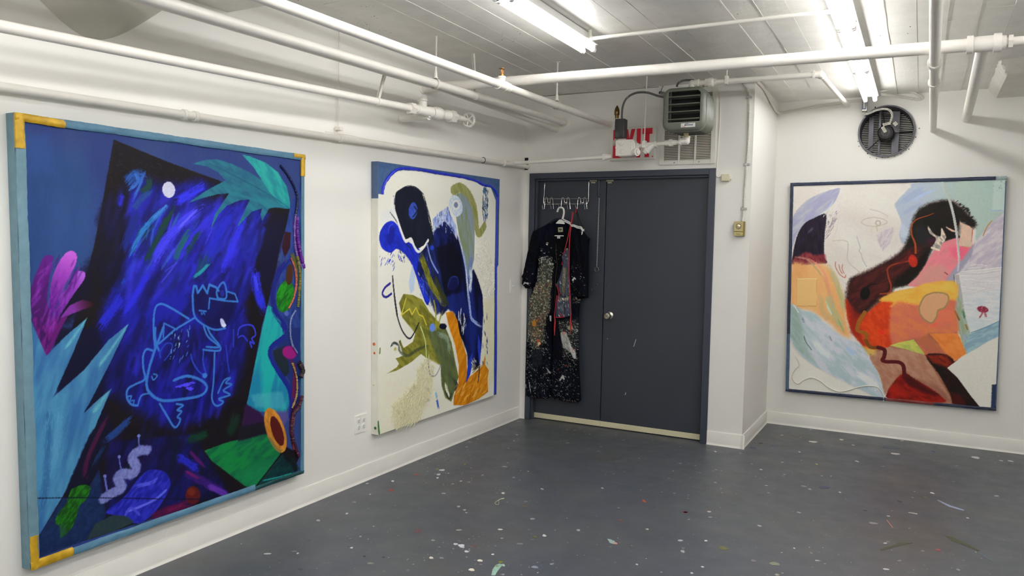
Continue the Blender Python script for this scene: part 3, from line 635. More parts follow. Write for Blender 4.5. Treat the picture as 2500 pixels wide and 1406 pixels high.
# ------------------------------------------------------------------ vent grille
gx0, gx1, gz0, gz1 = 1.176, 1.606, 2.124, 2.690
gr = thing('vent_grille', ((gx0+gx1)/2, D, gz0), 'white louvered wall grille behind the unit heater', 'vent')
gm = MB(); yf = D-.014; cw = (gx1-gx0-.10)/3
xs = [gx0+.036+i*(cw+.014) for i in range(3)]
bars = [(gx0, xs[0])]+[(xs[i]+cw, xs[i+1]) for i in range(2)]+[(xs[2]+cw, gx1)]
for a, b in bars: gm.box(a, b, yf, D, gz0, gz1)
for i in range(3): gm.box(xs[i], xs[i]+cw, yf, D, gz0, gz0+.032); gm.box(xs[i], xs[i]+cw, yf, D, gz1-.035, gz1)
GRL = M('white_grille_paint', '#e4e1d9', .42, var=.03)
gm.build('frame', GRL, gr, bevel=.002); MB().box(gx0+.02, gx1-.02, D-.003, D-.001, gz0+.04, gz1-.03).build('duct', M('grille_shadow_metal', '#7d766a', .7, var=.1), gr)  # flat backing sheet, its colour stands in for the shade behind the slats
ns = 40; zz0, zz1 = gz0+.032, gz1-.035; pit = (zz1-zz0)/ns; slat_me = None
for i in range(3):
    for j in range(ns):
        if slat_me is None:
            so = MB().prism([(-.010, -.004), (-.0085, -.0048), (.004, .0028), (.0025, .0036)], (0, 0, 0), (0, 1, 0), (0, 0, 1), (1, 0, 0), cw).build('slat', GRL, None, smooth=0); slat_me = so.data
        else: so = bpy.data.objects.new('slat', slat_me); col.objects.link(so)
        so.parent = gr; so.location = V((xs[i], D-.0045, zz0+(j+.5)*pit))-V(gr.location)
for xx in (gx0+.12, gx1-.12): MB().lathe((xx, yf, gz0+.016), (0, -1, 0), [(0, .006), (.003, .005), (.003, 0)], 10).build('screw', STEEL, gr)
tag(MB().tube(crv([(gx1+.008, D-.006, gz1-.02), (gx1+.022, D-.006, gz1-.12), (gx1+.024, D-.006, 2.4), (gx1+.016, D-.006, gz0+.02), (gx1+.014, D-.006, 2.03), (1.665, D-.006, 2.03)], 6), .003, 6).build('bell_wire', PIPE), 'thin white wire running down beside the wall grille', 'wire')

# ------------------------------------------------------------------ thermostat, chime box, switch, outlet
p0, p1 = Yp(1794, 576, D), Yp(1820, 541, D)
th = thing('thermostat', ((p0[0]+p1[0])/2, D, p0[2]), 'brass coloured dial thermostat on the wall right of the door', 'thermostat')
GOLD = M('champagne_metal', '#b9ab7d', .35, .6, var=.06); GOLD2 = M('dark_gold_edge', '#8a7a35', .35, .6)
tw = p1[0]-p0[0]; tx = p0[0]
MB().box(tx+.004, tx+tw, D-.035, D, p0[2], p1[2]).build('back_case', GOLD2, th, bevel=.002)
MB().box(tx, tx+tw-.008, D-.042, D-.034, p0[2]+.032, p1[2]).build('face_plate', GOLD, th, bevel=.0015); MB().box(tx, tx+tw-.008, D-.042, D-.034, p0[2], p0[2]+.029).build('lower_plate', GOLD, th, bevel=.0015)
MB().lathe((tx+tw*.45, D-.042, p0[2]+.070), (0, -1, 0), [(0, .0165), (.002, .0165), (.002, .015), (.005, .0145), (.006, .012), (.006, 0)], 24).build('dial', M('satin_dial', '#d0c49a', .25, .7), th); MB().lathe((tx+tw*.45, D-.0422, p0[2]+.070), (0, -1, 0), [(0, .0195), (.001, .0195)], 24).build('dial_ring', BLACKM, th)
MB().box(tx+.018, tx+tw-.028, D-.0432, D-.042, p0[2]+.011, p0[2]+.016).build('nameplate', GOLD2, th)
p0, p1 = Yp(1763, 443, D), Yp(1783, 426, D)
cb_ = thing('junction_cover', ((p0[0]+p1[0])/2, D, p0[2]), 'small cream plastic box right of the door frame top', 'box')
MB().box(p0[0], p1[0], D-.035, D, p0[2], p1[2]).build('cover', M('cream_plastic', '#d6d0b2', .45), cb_, bevel=.003); MB().box(p1[0], p1[0]+.012, D-.02, D, p0[2]+.012, p1[2]-.01).build('side_clip', WPLAST, cb_, bevel=.002)
s0, s1 = Xp(1245, 716, 0), Xp(1254, 682, 0); yc, zc = (s0[1]+s1[1])/2, (s0[2]+s1[2])/2
sw = thing('light_switch', (0, yc, zc), 'white toggle light switch near the corner', 'light switch')
PLATE = M('white_wall_plate', '#f2f0ea', .35)
MB().box(0, .006, yc-.035, yc+.035, zc-.058, zc+.058).build('plate', PLATE, sw, bevel=.002); MB().obox((.012, yc, zc+.003), (1, 0, .5), (0, 1, 0), (-.5, 0, 1), .011, .005, .005).build('toggle', WPLAST, sw, bevel=.001); MB().box(.006, .0075, yc-.008, yc+.008, zc-.014, zc+.014).build('slot', WPLAST, sw)
yc, zc = 3.676, .370
ol = thing('wall_outlet', (0, yc, zc), 'white four socket wall outlet between the two left paintings', 'outlet')
MB().box(0, .006, yc-.056, yc+.056, zc-.056, zc+.056).build('plate', PLATE, ol, bevel=.002)
for a in (-.024, .024):
    for b in (-.020, .020):
        m = MB().lathe((.005, yc+a, zc+b), (1, 0, 0), [(0, .0165), (.003, .0165), (.0035, .015)], 18); so = m.build('socket', WPLAST, ol)
        MB().box(.0084, .0088, yc+a-.0075, yc+a-.0050, zc+b-.002, zc+b+.008).box(.0084, .0088, yc+a+.005, yc+a+.0072, zc+b-.001, zc+b+.007).lathe((.0084, yc+a, zc+b-.008), (1, 0, 0), [(0, .003), (.0004, .003)], 8).build('slot', BLACKM, so)

# ------------------------------------------------------------------ exhaust fan
fan = thing('exhaust_fan', (FC[0], D2, FC[2]-FR), 'round exhaust fan with louvered shutter set in the recessed wall', 'fan')
FMET = M('dark_grey_fan_metal', '#55545a', .4, .5, var=.12, vs_=12); FLT = M('dusty_louver_metal', '#d8d5ce', .45, .2, var=.15, vs_=15); MOT = M('black_motor', '#2c2a2c', .45, .3, var=.2, vs_=30)
rows = []
for r, y in ((FR-.004, D2+.19), (FR-.006, D2-.02), (FR-.004, D2-.024), (FR+.006, D2-.024), (FR+.008, D2-.016), (FR+.002, D2-.004)):
    rows.append([(FC[0]+r*math.cos(a), y, FC[2]+r*math.sin(a)) for a in (2*math.pi*j/56 for j in range(56))])
MB().quad_grid(rows, True).build('sleeve', FMET, fan, smooth=40)
MB().lathe((FC[0], D2+.185, FC[2]), (0, 1, 0), [(0, FR), (.004, FR)], 40).build('shutter_back', M('shutter_dark', '#26252a', .7), fan)
nl = 26
for j in range(nl):
    z = FC[2]-FR+.012+(2*FR-.024)*(j+.5)/nl; hwid = math.sqrt(max((FR-.008)**2-(z-FC[2])**2, 1e-4))
    MB().prism([(0, -.0048), (.005, .0030), (.007, .0030), (.002, -.0048)], (FC[0]-hwid, D2+.155, z), (0, 1, 0), (0, 0, 1), (1, 0, 0), 2*hwid).build('louver', FLT, fan, smooth=0)
for dx, hwd in ((-.118, .018), (-.055, .008), (.062, .026)):
    hgt = math.sqrt(FR**2-(abs(dx)+hwd)**2)-.004
    MB().box(FC[0]+dx-hwd, FC[0]+dx+hwd, D2+.125, D2+.135, FC[2]-hgt, FC[2]+hgt).build('support_strap', FMET, fan)
mc = V((FC[0]-.006, D2+.03, FC[2]-.003))
MB().lathe(mc, (0, 1, 0), [(0, .02), (.001, .052), (.008, .06), (.03, .062), (.08, .062), (.085, .04)], 32).build('motor', MOT, fan)
for j in range(24):
    a = 2*math.pi*j/24; d = V((math.cos(a), 0, math.sin(a))); e = V((-math.sin(a), 0, math.cos(a)))
    MB().obox(mc+d*.043+V((0, -.0005, 0)), d, e, V((0, 1, 0)), .008, .0028, .003).build('cooling_slot', DARKIN, fan)
MB().lathe(mc+V((0, -.001, 0)), (0, -1, 0), [(0, .014), (.004, .012), (.004, 0)], 14).build('motor_hub', BLACKM, fan)
for a in (225, 100, 0):
    r_ = math.radians(a); MB().cyl(mc+V((math.cos(r_)*.05, .06, math.sin(r_)*.05)), mc+V((math.cos(r_)*(FR-.006), .06, math.sin(r_)*(FR-.006))), .0035, seg=8).build('brace_rod', MOT, fan)
TAGW = M('paper_tag', '#d6d3c6', .6, var=.1, vs_=80)
for (px, py, an, wd, hg_) in ((2158, 316, -60, .05, .024), (2163, 303, 15, .045, .022), (2186, 302, -50, .03, .026)):
    c = Yp(px, py, D2+.02); r_ = math.radians(an); ex = V((math.cos(r_), 0, math.sin(r_))); ez = V((-math.sin(r_), 0, math.cos(r_)))
    t_ = MB().obox(c, ex, V((.0, 1, .15)), ez, wd/2, .0006, hg_/2).build('paper_tag', TAGW, fan)
    for k_ in (-.25, .05, .3): MB().obox(c+ez*hg_*k_+V((0, -.001, 0)), ex, (0, 1, 0), ez, wd*.36, .0003, .0012).build('print_line', M('tag_ink', '#6a6a66', .7), t_)
for i in range(16):
    a = math.radians(200+i*11+rnd.uniform(-4, 4)); r_ = FR+rnd.uniform(.004, .035)
    MB().lathe((FC[0]+r_*math.cos(a), D2-.0005, FC[2]+r_*math.sin(a)), (0, -1, 0), [(0, rnd.uniform(.002, .006)), (.0015, .001)], 7).build('putty_fleck', SCAR, fan)
# switch box on the wall with conduit to the motor
b0, b1 = Yp(2104, 272, D2-.05), Yp(2118, 243, D2-.05)
jb = thing('switch_box', ((b0[0]+b1[0])/2, D2-.03, b0[2]), 'small metal switch box with blue edged label left of the fan', 'switch box')
MB().box(b0[0], b1[0], D2-.055, D2, b0[2], b1[2]).build('case', STEEL, jb, bevel=.002); MB().box(b0[0]+.002, b1[0]-.008, D2-.0562, D2-.055, b0[2]+.016, b1[2]-.003).build('label_border', M('blue_label', '#3f55a0', .5), jb); MB().box(b0[0]+.007, b1[0]-.013, D2-.057, D2-.0562, b0[2]+.022, b1[2]-.009).build('label_face', TAGW, jb)
flex('fan_conduit', 'ribbed conduit curving from the switch box to the fan motor', [Yp(2112, 272, D2-.03), Yp(2109, 277, D2-.045), Yp(2118, 278, D2-.06), Yp(2140, 269, D2-.075), Yp(2160, 266, D2-.08), Yp(2174, 271, D2-.06), Yp(2178, 284, D2-.02), Yp(2172, 303, D2+.03)], .0085, FLEXW)
MB().lathe(Yp(2137, 262, D2), (0, -1, 0), [(0, .006), (.001, .005)], 8).build('screw_hole', DARKIN, fan)
# ------------------------------------------------------------------ artwork plans: fills (f), strokes (s) and dabs (d), millimetres on each surface
ART = {
'P1': [
 ('f','#3a4f88',[13,52,1532,37,1546,1808,45,1798],4.0,{'c2': '#334788','nz': [120.0,90,4,0.8]}),
 ('f','#2a4d86',[40,151,288,198,346,339,326,587,230,877,59,863],120.0,{'c2': '#34568f','nz': [80.0,90,5,0.8]}),
 ('f','#35589a',[69,147,160,135,174,273,67,298],59.8,{'a': 0.6}),
 ('f','#151020',[424,117,680,181,976,243,1423,341,1398,434,1349,554,1313,707,1265,850,1225,962,1132,1337,1076,1513,1250,1514,1506,1685,1427,1801,1021,1782,590,1755,297,1752,72,1745,80,1699,198,1540,348,1295,230,1229,163,1009,220,876,231,906,261,804,290,715,336,547,368,397,399,239],4.0,{'c2': '#1d1418','nz': [18.0,20,1,0.8],'h': 0.8}),
 ('d',['#2a2030','#241a22'],[423,130,905,239,460,465,320,680,375,369],220,{'z': [5.1,11.9],'g': 20,'p': 0.5,'q': 5}),
 ('f','#0d0c2c',[262,679,336,596,319,751,246,851,163,879,198,779],60.0,{}),
 ('f','#0c0d34',[165,872,383,890,420,1116,348,1295,245,1217,182,1136],28.3,{}),
 ('f','#14166e',[453,320,542,262,715,278,856,243,935,269,885,337,1039,328,1137,322,1276,385,1206,528,1172,668,1116,832,1132,954,1110,1111,1054,1253,916,1342,719,1370,585,1280,475,1215,396,1134,413,1011,377,970,348,859,411,683,412,539,444,422],67.9,{'c2': '#2024ac','nz': [42.4,-58,4,1.0]}),
 ('f','#1f1f9c',[591,506,808,342,1115,400,1138,616,955,748,668,729,523,686],120.0,{'c2': '#2e2ec8','nz': [52.0,-58,4,1]}),
 ('f','#181b8c',[413,937,631,896,1109,953,1087,1170,947,1330,738,1374,542,1272,396,1142],120.0,{'c2': '#10145c','nz': [52.0,-70,3,1.2]}),
 ('f','#10103e',[382,425,460,392,475,508,411,654,379,725,350,610],80.0,{'a': 0.85}),
 ('f','#12103a',[1206,440,1398,379,1349,581,1277,796,1195,687],73.5,{'a': 0.9}),
 ('d',['#2424b4','#3a38dc','#1a1a80','#12124e','#2c4cc0','#4644f0','#1c2a78','#0f0f3c'],[460,392,715,317,1115,358,1229,493,1138,790,713,730,457,794,411,611],240,{'z': [59.7,170.7],'g': -60,'p': 0.24,'q': 61,'a': 0.42,'sf': 18,'h': 0.05}),
 ('d',['#2a8aa0','#1a5a5c','#3a70d0','#5a58ff'],[508,463,856,387,955,581,759,692,507,611],26,{'z': [41.8,125.4],'g': -60,'p': 0.12,'q': 62,'a': 0.6,'sf': 5}),
 ('d',['#141034','#0d0c24','#1b1a5c'],[383,397,477,304,458,611,395,726],80,{'z': [51.2,128.0],'g': -64,'p': 0.3,'q': 63,'a': 0.6,'sf': 20}),
 ('s','#2a5fb0',[477,297,518,257,567,260],21.3,{'w': 54.0,'dry': 0.12}),
 ('s','#3f78cc',[518,242,534,278,493,318],6.8,{'w': 17.7,'dry': 0.12}),
 ('s','#3d70c8',[567,234,542,292,509,360],8.4,{'w': 15.3,'dry': 0.12}),
 ('s','#1d4c48',[584,259,584,296,542,329],12.8,{'w': 33.0,'dry': 0.12}),
 ('s','#294f9c',[609,309,542,358,508,405],12.1,{'w': 27.8,'dry': 0.12}),
 ('s','#1d2f8c',[541,403,500,478,459,582],15.1,{'w': 38.2,'dry': 0.12}),
 ('s','#15493f',[706,379,652,474,590,582,565,627],10.9,{'w': 30.5,'dry': 0.12}),
 ('s','#2f7fc4',[683,373,609,430,540,507,486,604],6.8,{'w': 23.6,'dry': 0.12}),
 ('s','#4a86d8',[670,374,609,430],3.4,{'w': 9.8,'dry': 0.12}),
 ('s','#4a48ee',[866,371,751,448,660,535,607,635],17.1,{'w': 49.1,'dry': 0.12}),
 ('s','#6a68ff',[836,380,733,472],6.0,{'w': 12.5,'dry': 0.12}),
 ('s','#3836d8',[945,400,856,468,760,574,714,613],17.1,{'w': 39.3,'dry': 0.12}),
 ('s','#226a78',[788,486,732,574,714,613],10.5,{'w': 31.2,'dry': 0.12}),
 ('s','#17475a',[856,476,769,589],10.2,{'w': 25.5,'dry': 0.12}),
 ('s','#1f4a7c',[945,532,885,614,826,678],14.4,{'w': 37.4,'dry': 0.12}),
 ('s','#2a9aa8',[905,630,855,671,807,698],7.2,{'w': 18.7,'dry': 0.12}),
 ('s','#2930cc',[1039,378,956,498,885,614],25.6,{'w': 58.9,'dry': 0.12}),
 ('s','#3a3aea',[1126,391,1039,547,986,665],25.6,{'w': 49.1,'dry': 0.12}),
 ('s','#3036e0',[1183,669,1195,757,1242,875],16.7,{'w': 62.5,'dry': 0.12}),
 ('s','#4a4cf0',[1177,686,1201,775],10.5,{'w': 19.2,'dry': 0.12}),
 ('s','#2a2fce',[457,757,417,814,348,895],24.1,{'w': 48.6,'dry': 0.12}),
 ('s','#1e46c0',[474,692,450,713],8.5,{'w': 19.6,'dry': 0.12}),
 ('s','#3030e0',[590,650,522,761,456,838],18.1,{'w': 34.7,'dry': 0.12}),
 ('s','#3a3cf0',[885,265,789,320,715,356],21.3,{'w': 43.2,'dry': 0.12}),
 ('s','#2c2cc8',[461,334,444,393],18.1,{'w': 27.8,'dry': 0.12}),
 ('f','#dfe1f4',[716,297,715,311,710,324,701,333,689,338,677,338,665,332,657,322,652,310,652,296,657,284,666,274,678,269,691,269,702,275,711,285],1.3,{'sm': 1,'h': 1.2,'c2': '#c8cbe8','nz': [3.8,0,1,0.5]}),
 ('d',['#2424b4','#3a38dc','#1a1a80','#0e0e40','#2026a0','#0a0a30'],[413,937,631,912,1109,953,1087,1170,947,1330,738,1374,542,1272,396,1142],190,{'z': [51.7,137.9],'g': -72,'p': 0.24,'q': 64,'a': 0.42,'sf': 16,'h': 0.05}),
 ('f','#2a6e8c',[808,176,876,153,946,141,1039,154,1148,184,1228,216,1299,259,1348,309,1423,350,1317,347,1275,354,1229,420,1217,387,1228,356,1160,377,1066,458,1099,401,1148,317,1082,325,1007,355,956,399,910,471,935,400,1018,296,946,305,856,331,781,357,885,293,997,235,956,202,886,180],1.7,{'c2': '#2f8296','nz': [21.3,30,3,0.9]}),
 ('f','#2d8f9e',[1008,280,1137,305,1299,312,1410,347,1275,349,1148,317,1018,300],11.9,{'a': 0.6}),
 ('f','#23909e',[1098,102,1148,105,1251,126,1335,166,1397,233,1420,305,1423,350,1348,327,1275,269,1216,204,1171,156],2.1,{'c2': '#34b0aa','nz': [20.9,50,4,0.9]}),
 ('s','#1c4f70',[906,166,1115,229,1299,294,1423,350],3.1,{'w': 5.2,'a': 0.5}),
 ('f','#3c0c58',[133,599,156,591,167,602,159,649,148,716,144,776,163,825,155,905,136,971,122,936,97,866,80,773,82,720,109,648],2.6,{'gr': [125,929,153,609],'c2': '#6a1a8c','sm': 1}),
 ('f','#5c1488',[165,676,197,609,232,576,260,586,259,623,234,671,198,738,170,805,153,831,154,743],1.3,{'gr': [164,798,245,596],'c2': '#c866dc','sm': 1}),
 ('f','#521280',[195,765,248,678,273,653,295,663,291,690,254,737,219,787,183,840,159,872,170,812],1.8,{'gr': [177,839,280,669],'c2': '#b468dc','sm': 1}),
 ('f','#8a3aa8',[194,834,232,788,283,770,326,780,328,797,275,812,232,826,201,840],4.3,{'gr': [246,803,319,786],'c2': '#3a1020'}),
 ('f','#440c62',[84,826,197,834,183,901,151,966,133,998,116,942],15.7,{'c2': '#7c1c86','nz': [7.2,-80,4,0.9]}),
 ('f','#6a1878',[197,837,225,826,183,901,136,994,162,899],3.4,{}),
 ('d',['#7a1ca0','#9a3cc0','#4a0c6c','#a848c8'],[93,674,153,609,249,596,284,679,183,840,142,911,91,806],70,{'z': [25.6,76.8],'g': -68,'p': 0.16,'q': 71,'a': 0.45,'sf': 6}),
 ('f','#3d74a8',[71,830,86,849,138,977,214,908,301,845,242,979,161,1143,287,1052,394,942,485,882,406,1026,308,1192,282,1229,346,1182,404,1147,346,1262,257,1458,186,1551,70,1709,64,1488],2.8,{'c2': '#5293ba','nz': [42.4,-75,5,1]}),
 ('s','#74c0c8',[301,845,257,902,213,957],10.0,{'w': 14.0,'taper': (0.2,1),'a': 0.75}),
 ('s','#74c0c8',[485,882,411,974,339,1063],14.1,{'w': 19.8,'taper': (0.2,1),'a': 0.75}),
 ('s','#74c0c8',[404,1147,361,1192,320,1237],21.1,{'w': 29.6,'taper': (0.2,1),'a': 0.75}),
 ('s','#3fa0c0',[80,1020,72,1253,72,1569],16.0,{'w': 20.0,'a': 0.7}),
 ('s','#2c5f96',[146,1188,135,1427,109,1580],22.0,{'w': 30.0,'a': 0.6}),
 ('s','#5fa0c4',[194,1197,176,1323,151,1431],29.6,{'w': 38.1,'a': 0.6}),
 ('f','#1d3766',[74,1708,198,1547,277,1570,346,1471,368,1596,375,1680,283,1750,73,1758],4.1,{'c2': '#152a58','nz': [15.4,0,1,0.8]}),
 ('f','#0f1030',[198,1540,302,1329,379,1242,410,1308,346,1471,285,1550],10.1,{}),
 ('s','#5a1848',[387,1259,347,1324,293,1429,289,1501],12.1,{'w': 22.4,'a': 0.8,'dry': 0.3}),
 ('s','#274a8c',[491,1286,426,1333,378,1361],10.3,{'w': 34.5,'dry': 0.3}),
 ('s','#1b3560',[378,1368,316,1456],6.9,{'w': 17.2}),
 ('f','#174c18',[216,1552,234,1522,285,1521,309,1542,292,1582,262,1602,247,1648,225,1684,185,1707,182,1663,162,1636,176,1605,205,1578],2.1,{'c2': '#267a18','nz': [6.2,-50,3,1],'sm': 1}),
 ('f','#2a5a4c',[185,1707,179,1655,196,1654,210,1694],4.3,{'a': 0.7}),
 ('f','#10103c',[394,1364,815,1423,864,1517,968,1671,1021,1765,814,1748,626,1750,504,1743,375,1673,361,1549],25.9,{'c2': '#181a6a','nz': [34.5,-60,3,1]}),
 ('d',['#0e0e30','#1a1a60','#201048','#0c1c30'],[394,1334,815,1406,968,1671,814,1748,626,1750,391,1633],90,{'z': [63.3,158.4],'g': -55,'p': 0.26,'q': 65,'a': 0.45,'sf': 16,'h': 0.05}),
 ('f','#343ac4',[375,1658,456,1621,514,1568,574,1535,654,1561,686,1622,653,1685,590,1739,521,1755,455,1716,407,1682],3.7,{'c2': '#2024a0','nz': [11.0,-45,3,1.1],'sm': 1}),
 ('s','#5a60e4',[505,1589,583,1594,627,1582],9.1,{'w': 18.2}),
 ('s','#6a72ec',[471,1687,539,1684,609,1673,663,1648],5.5,{'w': 10.9}),
 ('s','#4f55d8',[455,1712,488,1676,530,1720],5.5,{'w': 10.9}),
 ('s','#7278ba',[366,1601,407,1588,448,1577,430,1534,448,1518,498,1531,516,1506,496,1459,528,1438,568,1443],10.9,{'w': 43.8,'c2': '#8890cc','nz': [9.1,0,1,0.8],'nb': 1}),
 ('s','#6a72c4',[529,1372,529,1401,532,1433],2.6,{'w': 6.9}),
 ('f','#7a82cc',[537,1373,536,1376,534,1378,532,1379,529,1379,526,1378,524,1376,522,1373,521,1370,522,1368,524,1366,526,1365,529,1365,532,1366,534,1368,536,1371],1.3,{'sm': 1}),
 ('s','#6a72c4',[437,1441,439,1468,445,1496],1.8,{'w': 4.9}),
 ('f','#7a82cc',[444,1443,443,1445,442,1447,439,1448,437,1448,434,1447,432,1445,430,1442,430,1440,430,1437,432,1435,434,1434,437,1434,440,1436,442,1438,443,1440],1.4,{'sm': 1}),
 ('s','#6a72c4',[372,1508,375,1538,381,1570],2.7,{'w': 7.3}),
 ('f','#7a82cc',[379,1509,378,1512,377,1514,375,1515,372,1514,369,1513,367,1511,365,1509,365,1506,365,1503,367,1502,369,1501,372,1501,375,1502,377,1504,378,1507],1.2,{'sm': 1}),
 ('f','#2b3d52',[290,1751,328,1695,407,1682,463,1704,506,1744,406,1754],3.4,{'c2': '#32483f','nz': [8.6,0,1,0.6]}),
 ('s','#5c0f4c',[582,1756,681,1742,824,1747],14.6,{'w': 41.9,'dry': 0.2}),
 ('s','#7a1a50',[662,1744,756,1740],10.8,{'w': 17.3}),
 ('f','#5e1a1e',[848,1723,845,1739,836,1750,822,1756,806,1754,790,1747,777,1733,768,1717,765,1699,769,1684,777,1672,791,1666,806,1667,822,1675,836,1688,845,1705],6.5,{'sm': 1}),
 ('f','#7a3020',[821,1700,819,1706,815,1710,808,1712,799,1711,791,1707,784,1701,780,1695,778,1688,780,1682,784,1678,791,1676,800,1677,808,1681,815,1686,819,1693],8.7,{'sm': 1}),
 ('s','#3a1a78',[756,1587,864,1661,1016,1767],12.1,{'w': 39.7,'dry': 0.2}),
 ('s','#6a3ab0',[884,1683,1010,1770],10.8,{'w': 28.2}),
 ('s','#7a2070',[766,1585,844,1647],7.3,{'w': 12.8}),
 ('s','#2b30c4',[728,1510,776,1546,834,1594],10.3,{'w': 39.7}),
 ('s','#5a1a70',[790,1500,825,1541,874,1596],8.7,{'w': 17.3}),
 ('s','#10402e',[776,1439,835,1443,895,1431],25.9,{'w': 43.1}),
 ('s','#12402c',[1065,1369,1043,1435,1011,1464],34.5,{'w': 60.3,'a': 0.8}),
 ('f','#0d6a4c',[871,1516,1000,1505,1293,1512,1358,1646,1168,1785,1110,1745,978,1630,915,1576],3.3,{'c2': '#158a4a','nz': [26.0,-20,3,1.1]}),
 ('f','#188a5c',[1054,1685,1251,1653,1324,1661,1168,1783],25.3,{'a': 0.6,'c2': '#2a8a72'}),
 ('f','#0e4a48',[1221,1756,1375,1649,1453,1692,1507,1763,1180,1786],5.4,{'c2': '#0a3038','nz': [15.2,-20,3,1]}),
 ('s','#2a9a98',[1239,1756,1325,1765,1440,1771],4.3,{'w': 7.6,'dry': 0.5}),
 ('s','#090912',[1375,1649,1453,1721,1480,1776],8.7,{'w': 28.2}),
 ('f','#1e88ac',[1268,850,1304,863,1378,960,1384,1014,1302,1045,1266,1075,1282,1068,1283,1123,1350,1217,1411,1295,1427,1388,1399,1431,1298,1408,1190,1388,1130,1336,1161,1225,1201,1077,1231,963],6.1,{'c2': '#22b0ae','nz': [53.9,-75,4,1.2]}),
 ('f','#58b0c0',[1155,1296,1373,1313,1399,1412,1190,1365],19.0,{'a': 0.6}),
 ('f','#37184a',[1121,1335,1202,1385,1250,1431,1274,1510,1076,1513,1099,1429],13.3,{}),
 ('f','#6a5a9c',[1298,1403,1406,1422,1425,1464,1374,1502,1250,1422],18.6,{'a': 0.7}),
 ('f','#1c1a28',[1087,1444,1250,1449,1287,1517,1076,1513],14.8,{}),
 ('f','#b87a2c',[1386,1508,1402,1558,1405,1601,1396,1630,1376,1640,1348,1631,1316,1603,1287,1561,1263,1513,1248,1464,1245,1423,1254,1395,1273,1384,1300,1392,1331,1418,1361,1459],4.0,{'sm': 1,'c2': '#d89a3c','nz': [13.3,70,3,0.9]}),
 ('f','#5e1a1a',[1372,1516,1383,1550,1386,1578,1382,1597,1371,1604,1354,1598,1335,1579,1316,1552,1301,1519,1290,1486,1287,1459,1291,1440,1302,1433,1318,1438,1337,1456,1356,1484],3.2,{'sm': 1}),
 ('s','#8a7a4a',[1262,1516,1337,1617,1375,1635],6.3,{'w': 16.9}),
 ('f','#263c86',[1423,341,1512,178,1525,1094,1414,1082,1388,977,1314,871,1325,744,1412,618,1349,599],5.2,{'c2': '#33509a','nz': [20.9,80,3,0.8]}),
 ('f','#3a1426',[1386,471,1430,474,1424,553,1386,604,1364,553],8.4,{}),
 ('s','#40568c',[1361,572,1349,635],8.4,{'w': 27.2}),
 ('s','#1c2488',[1463,599,1412,627,1337,690,1304,779,1316,880,1378,960,1391,1015,1351,1075],5.5,{'w': 37.6}),
 ('f','#17681f',[1453,822,1440,853,1420,878,1396,892,1370,893,1348,882,1333,861,1326,832,1329,800,1341,769,1360,745,1384,730,1410,728,1432,738,1448,760,1456,789],4.2,{'sm': 1,'c2': '#2a9a24','nz': [10.5,-50,3,1]}),
 ('f','#51301c',[1445,699,1441,720,1433,737,1424,748,1413,752,1404,746,1397,734,1394,715,1395,694,1399,673,1406,656,1416,645,1426,641,1435,646,1442,659,1446,677],7.7,{'sm': 1}),
 ('f','#5a68b8',[1417,902,1416,907,1412,911,1407,914,1401,914,1394,913,1389,910,1385,905,1384,900,1385,895,1389,891,1394,889,1401,888,1407,890,1412,893,1416,897],1.6,{'sm': 1}),
 ('s','#66662c',[1430,576,1463,637,1477,759],5.2,{'w': 25.1}),
 ('s','#3e7a8e',[1277,859,1277,886],2.1,{'w': 4.2}),
 ('s','#6a1a9a',[1461,386,1462,488,1495,599,1522,666],5.2,{'w': 35.5}),
 ('f','#21357c',[1422,979,1501,986,1497,1391,1451,1402,1424,1264,1372,1200,1297,1107,1372,1031],5.3,{}),
 ('f','#22303c',[1303,1089,1397,1071,1424,1216,1385,1244,1322,1170],10.6,{}),
 ('s','#1b2a90',[1387,1023,1297,1070,1288,1119,1354,1216,1418,1301,1438,1390,1432,1456],4.3,{'w': 28.2}),
 ('f','#a01c84',[1471,1137,1458,1146,1440,1149,1420,1146,1400,1139,1384,1127,1374,1113,1371,1099,1376,1087,1389,1078,1406,1075,1426,1077,1446,1085,1463,1096,1473,1111,1476,1125],10.6,{'sm': 1}),
 ('s','#701a50',[1436,1151,1463,1212,1457,1297,1451,1392],8.7,{'w': 28.2}),
 ('s','#3a1030',[1504,1363,1451,1440,1439,1515,1452,1595,1486,1680],6.3,{'w': 31.7}),
 ('s','#0f1a4a',[52,92,386,87,809,84,1501,79],4.3,{'w': 11.1,'nb': 1}),  # navy line under the top border strip, also painted in as its shadow
 ('s','#16265e',[62,99,61,478,64,870],6.8,{'w': 10.2,'nb': 1,'a': 0.7}),
 ('f','#0c0f52',[816,742,904,737,1072,787,1061,855,997,944,884,918,816,847],20.9,{'a': 0.8}),
 ('s','#3f7fd0',[811,847,808,774,816,734,828,736,837,767,865,734,890,771,902,731,940,745,957,763],3.6,{'w': 10.8,'sm': 0,'dry': 0.25}),
 ('s','#3f7fd0',[1007,768,1055,782,1072,821,997,813,904,795,898,844],3.4,{'w': 8.5,'sm': 0,'dry': 0.25}),
 ('s','#3f7fd0',[950,796,945,764,968,731,986,724,999,749,1003,792,986,804,950,796],4.3,{'w': 9.7,'sm': 1,'dry': 0.25}),
 ('f','#2a2f9c',[991,776,990,782,987,788,983,791,978,792,973,791,969,787,966,781,966,775,966,768,969,763,973,760,978,759,983,760,987,764,990,769],1.4,{'sm': 1}),
 ('s','#3f7fd0',[811,843,825,884,874,921,934,947,997,945],3.6,{'w': 9.0,'sm': 1,'dry': 0.25}),
 ('f','#c8ccf0',[992,916,995,925,995,933,994,939,990,942,985,941,979,937,973,930,968,921,965,912,965,904,966,898,970,896,975,896,981,901,987,907],4.3,{'sm': 1}),
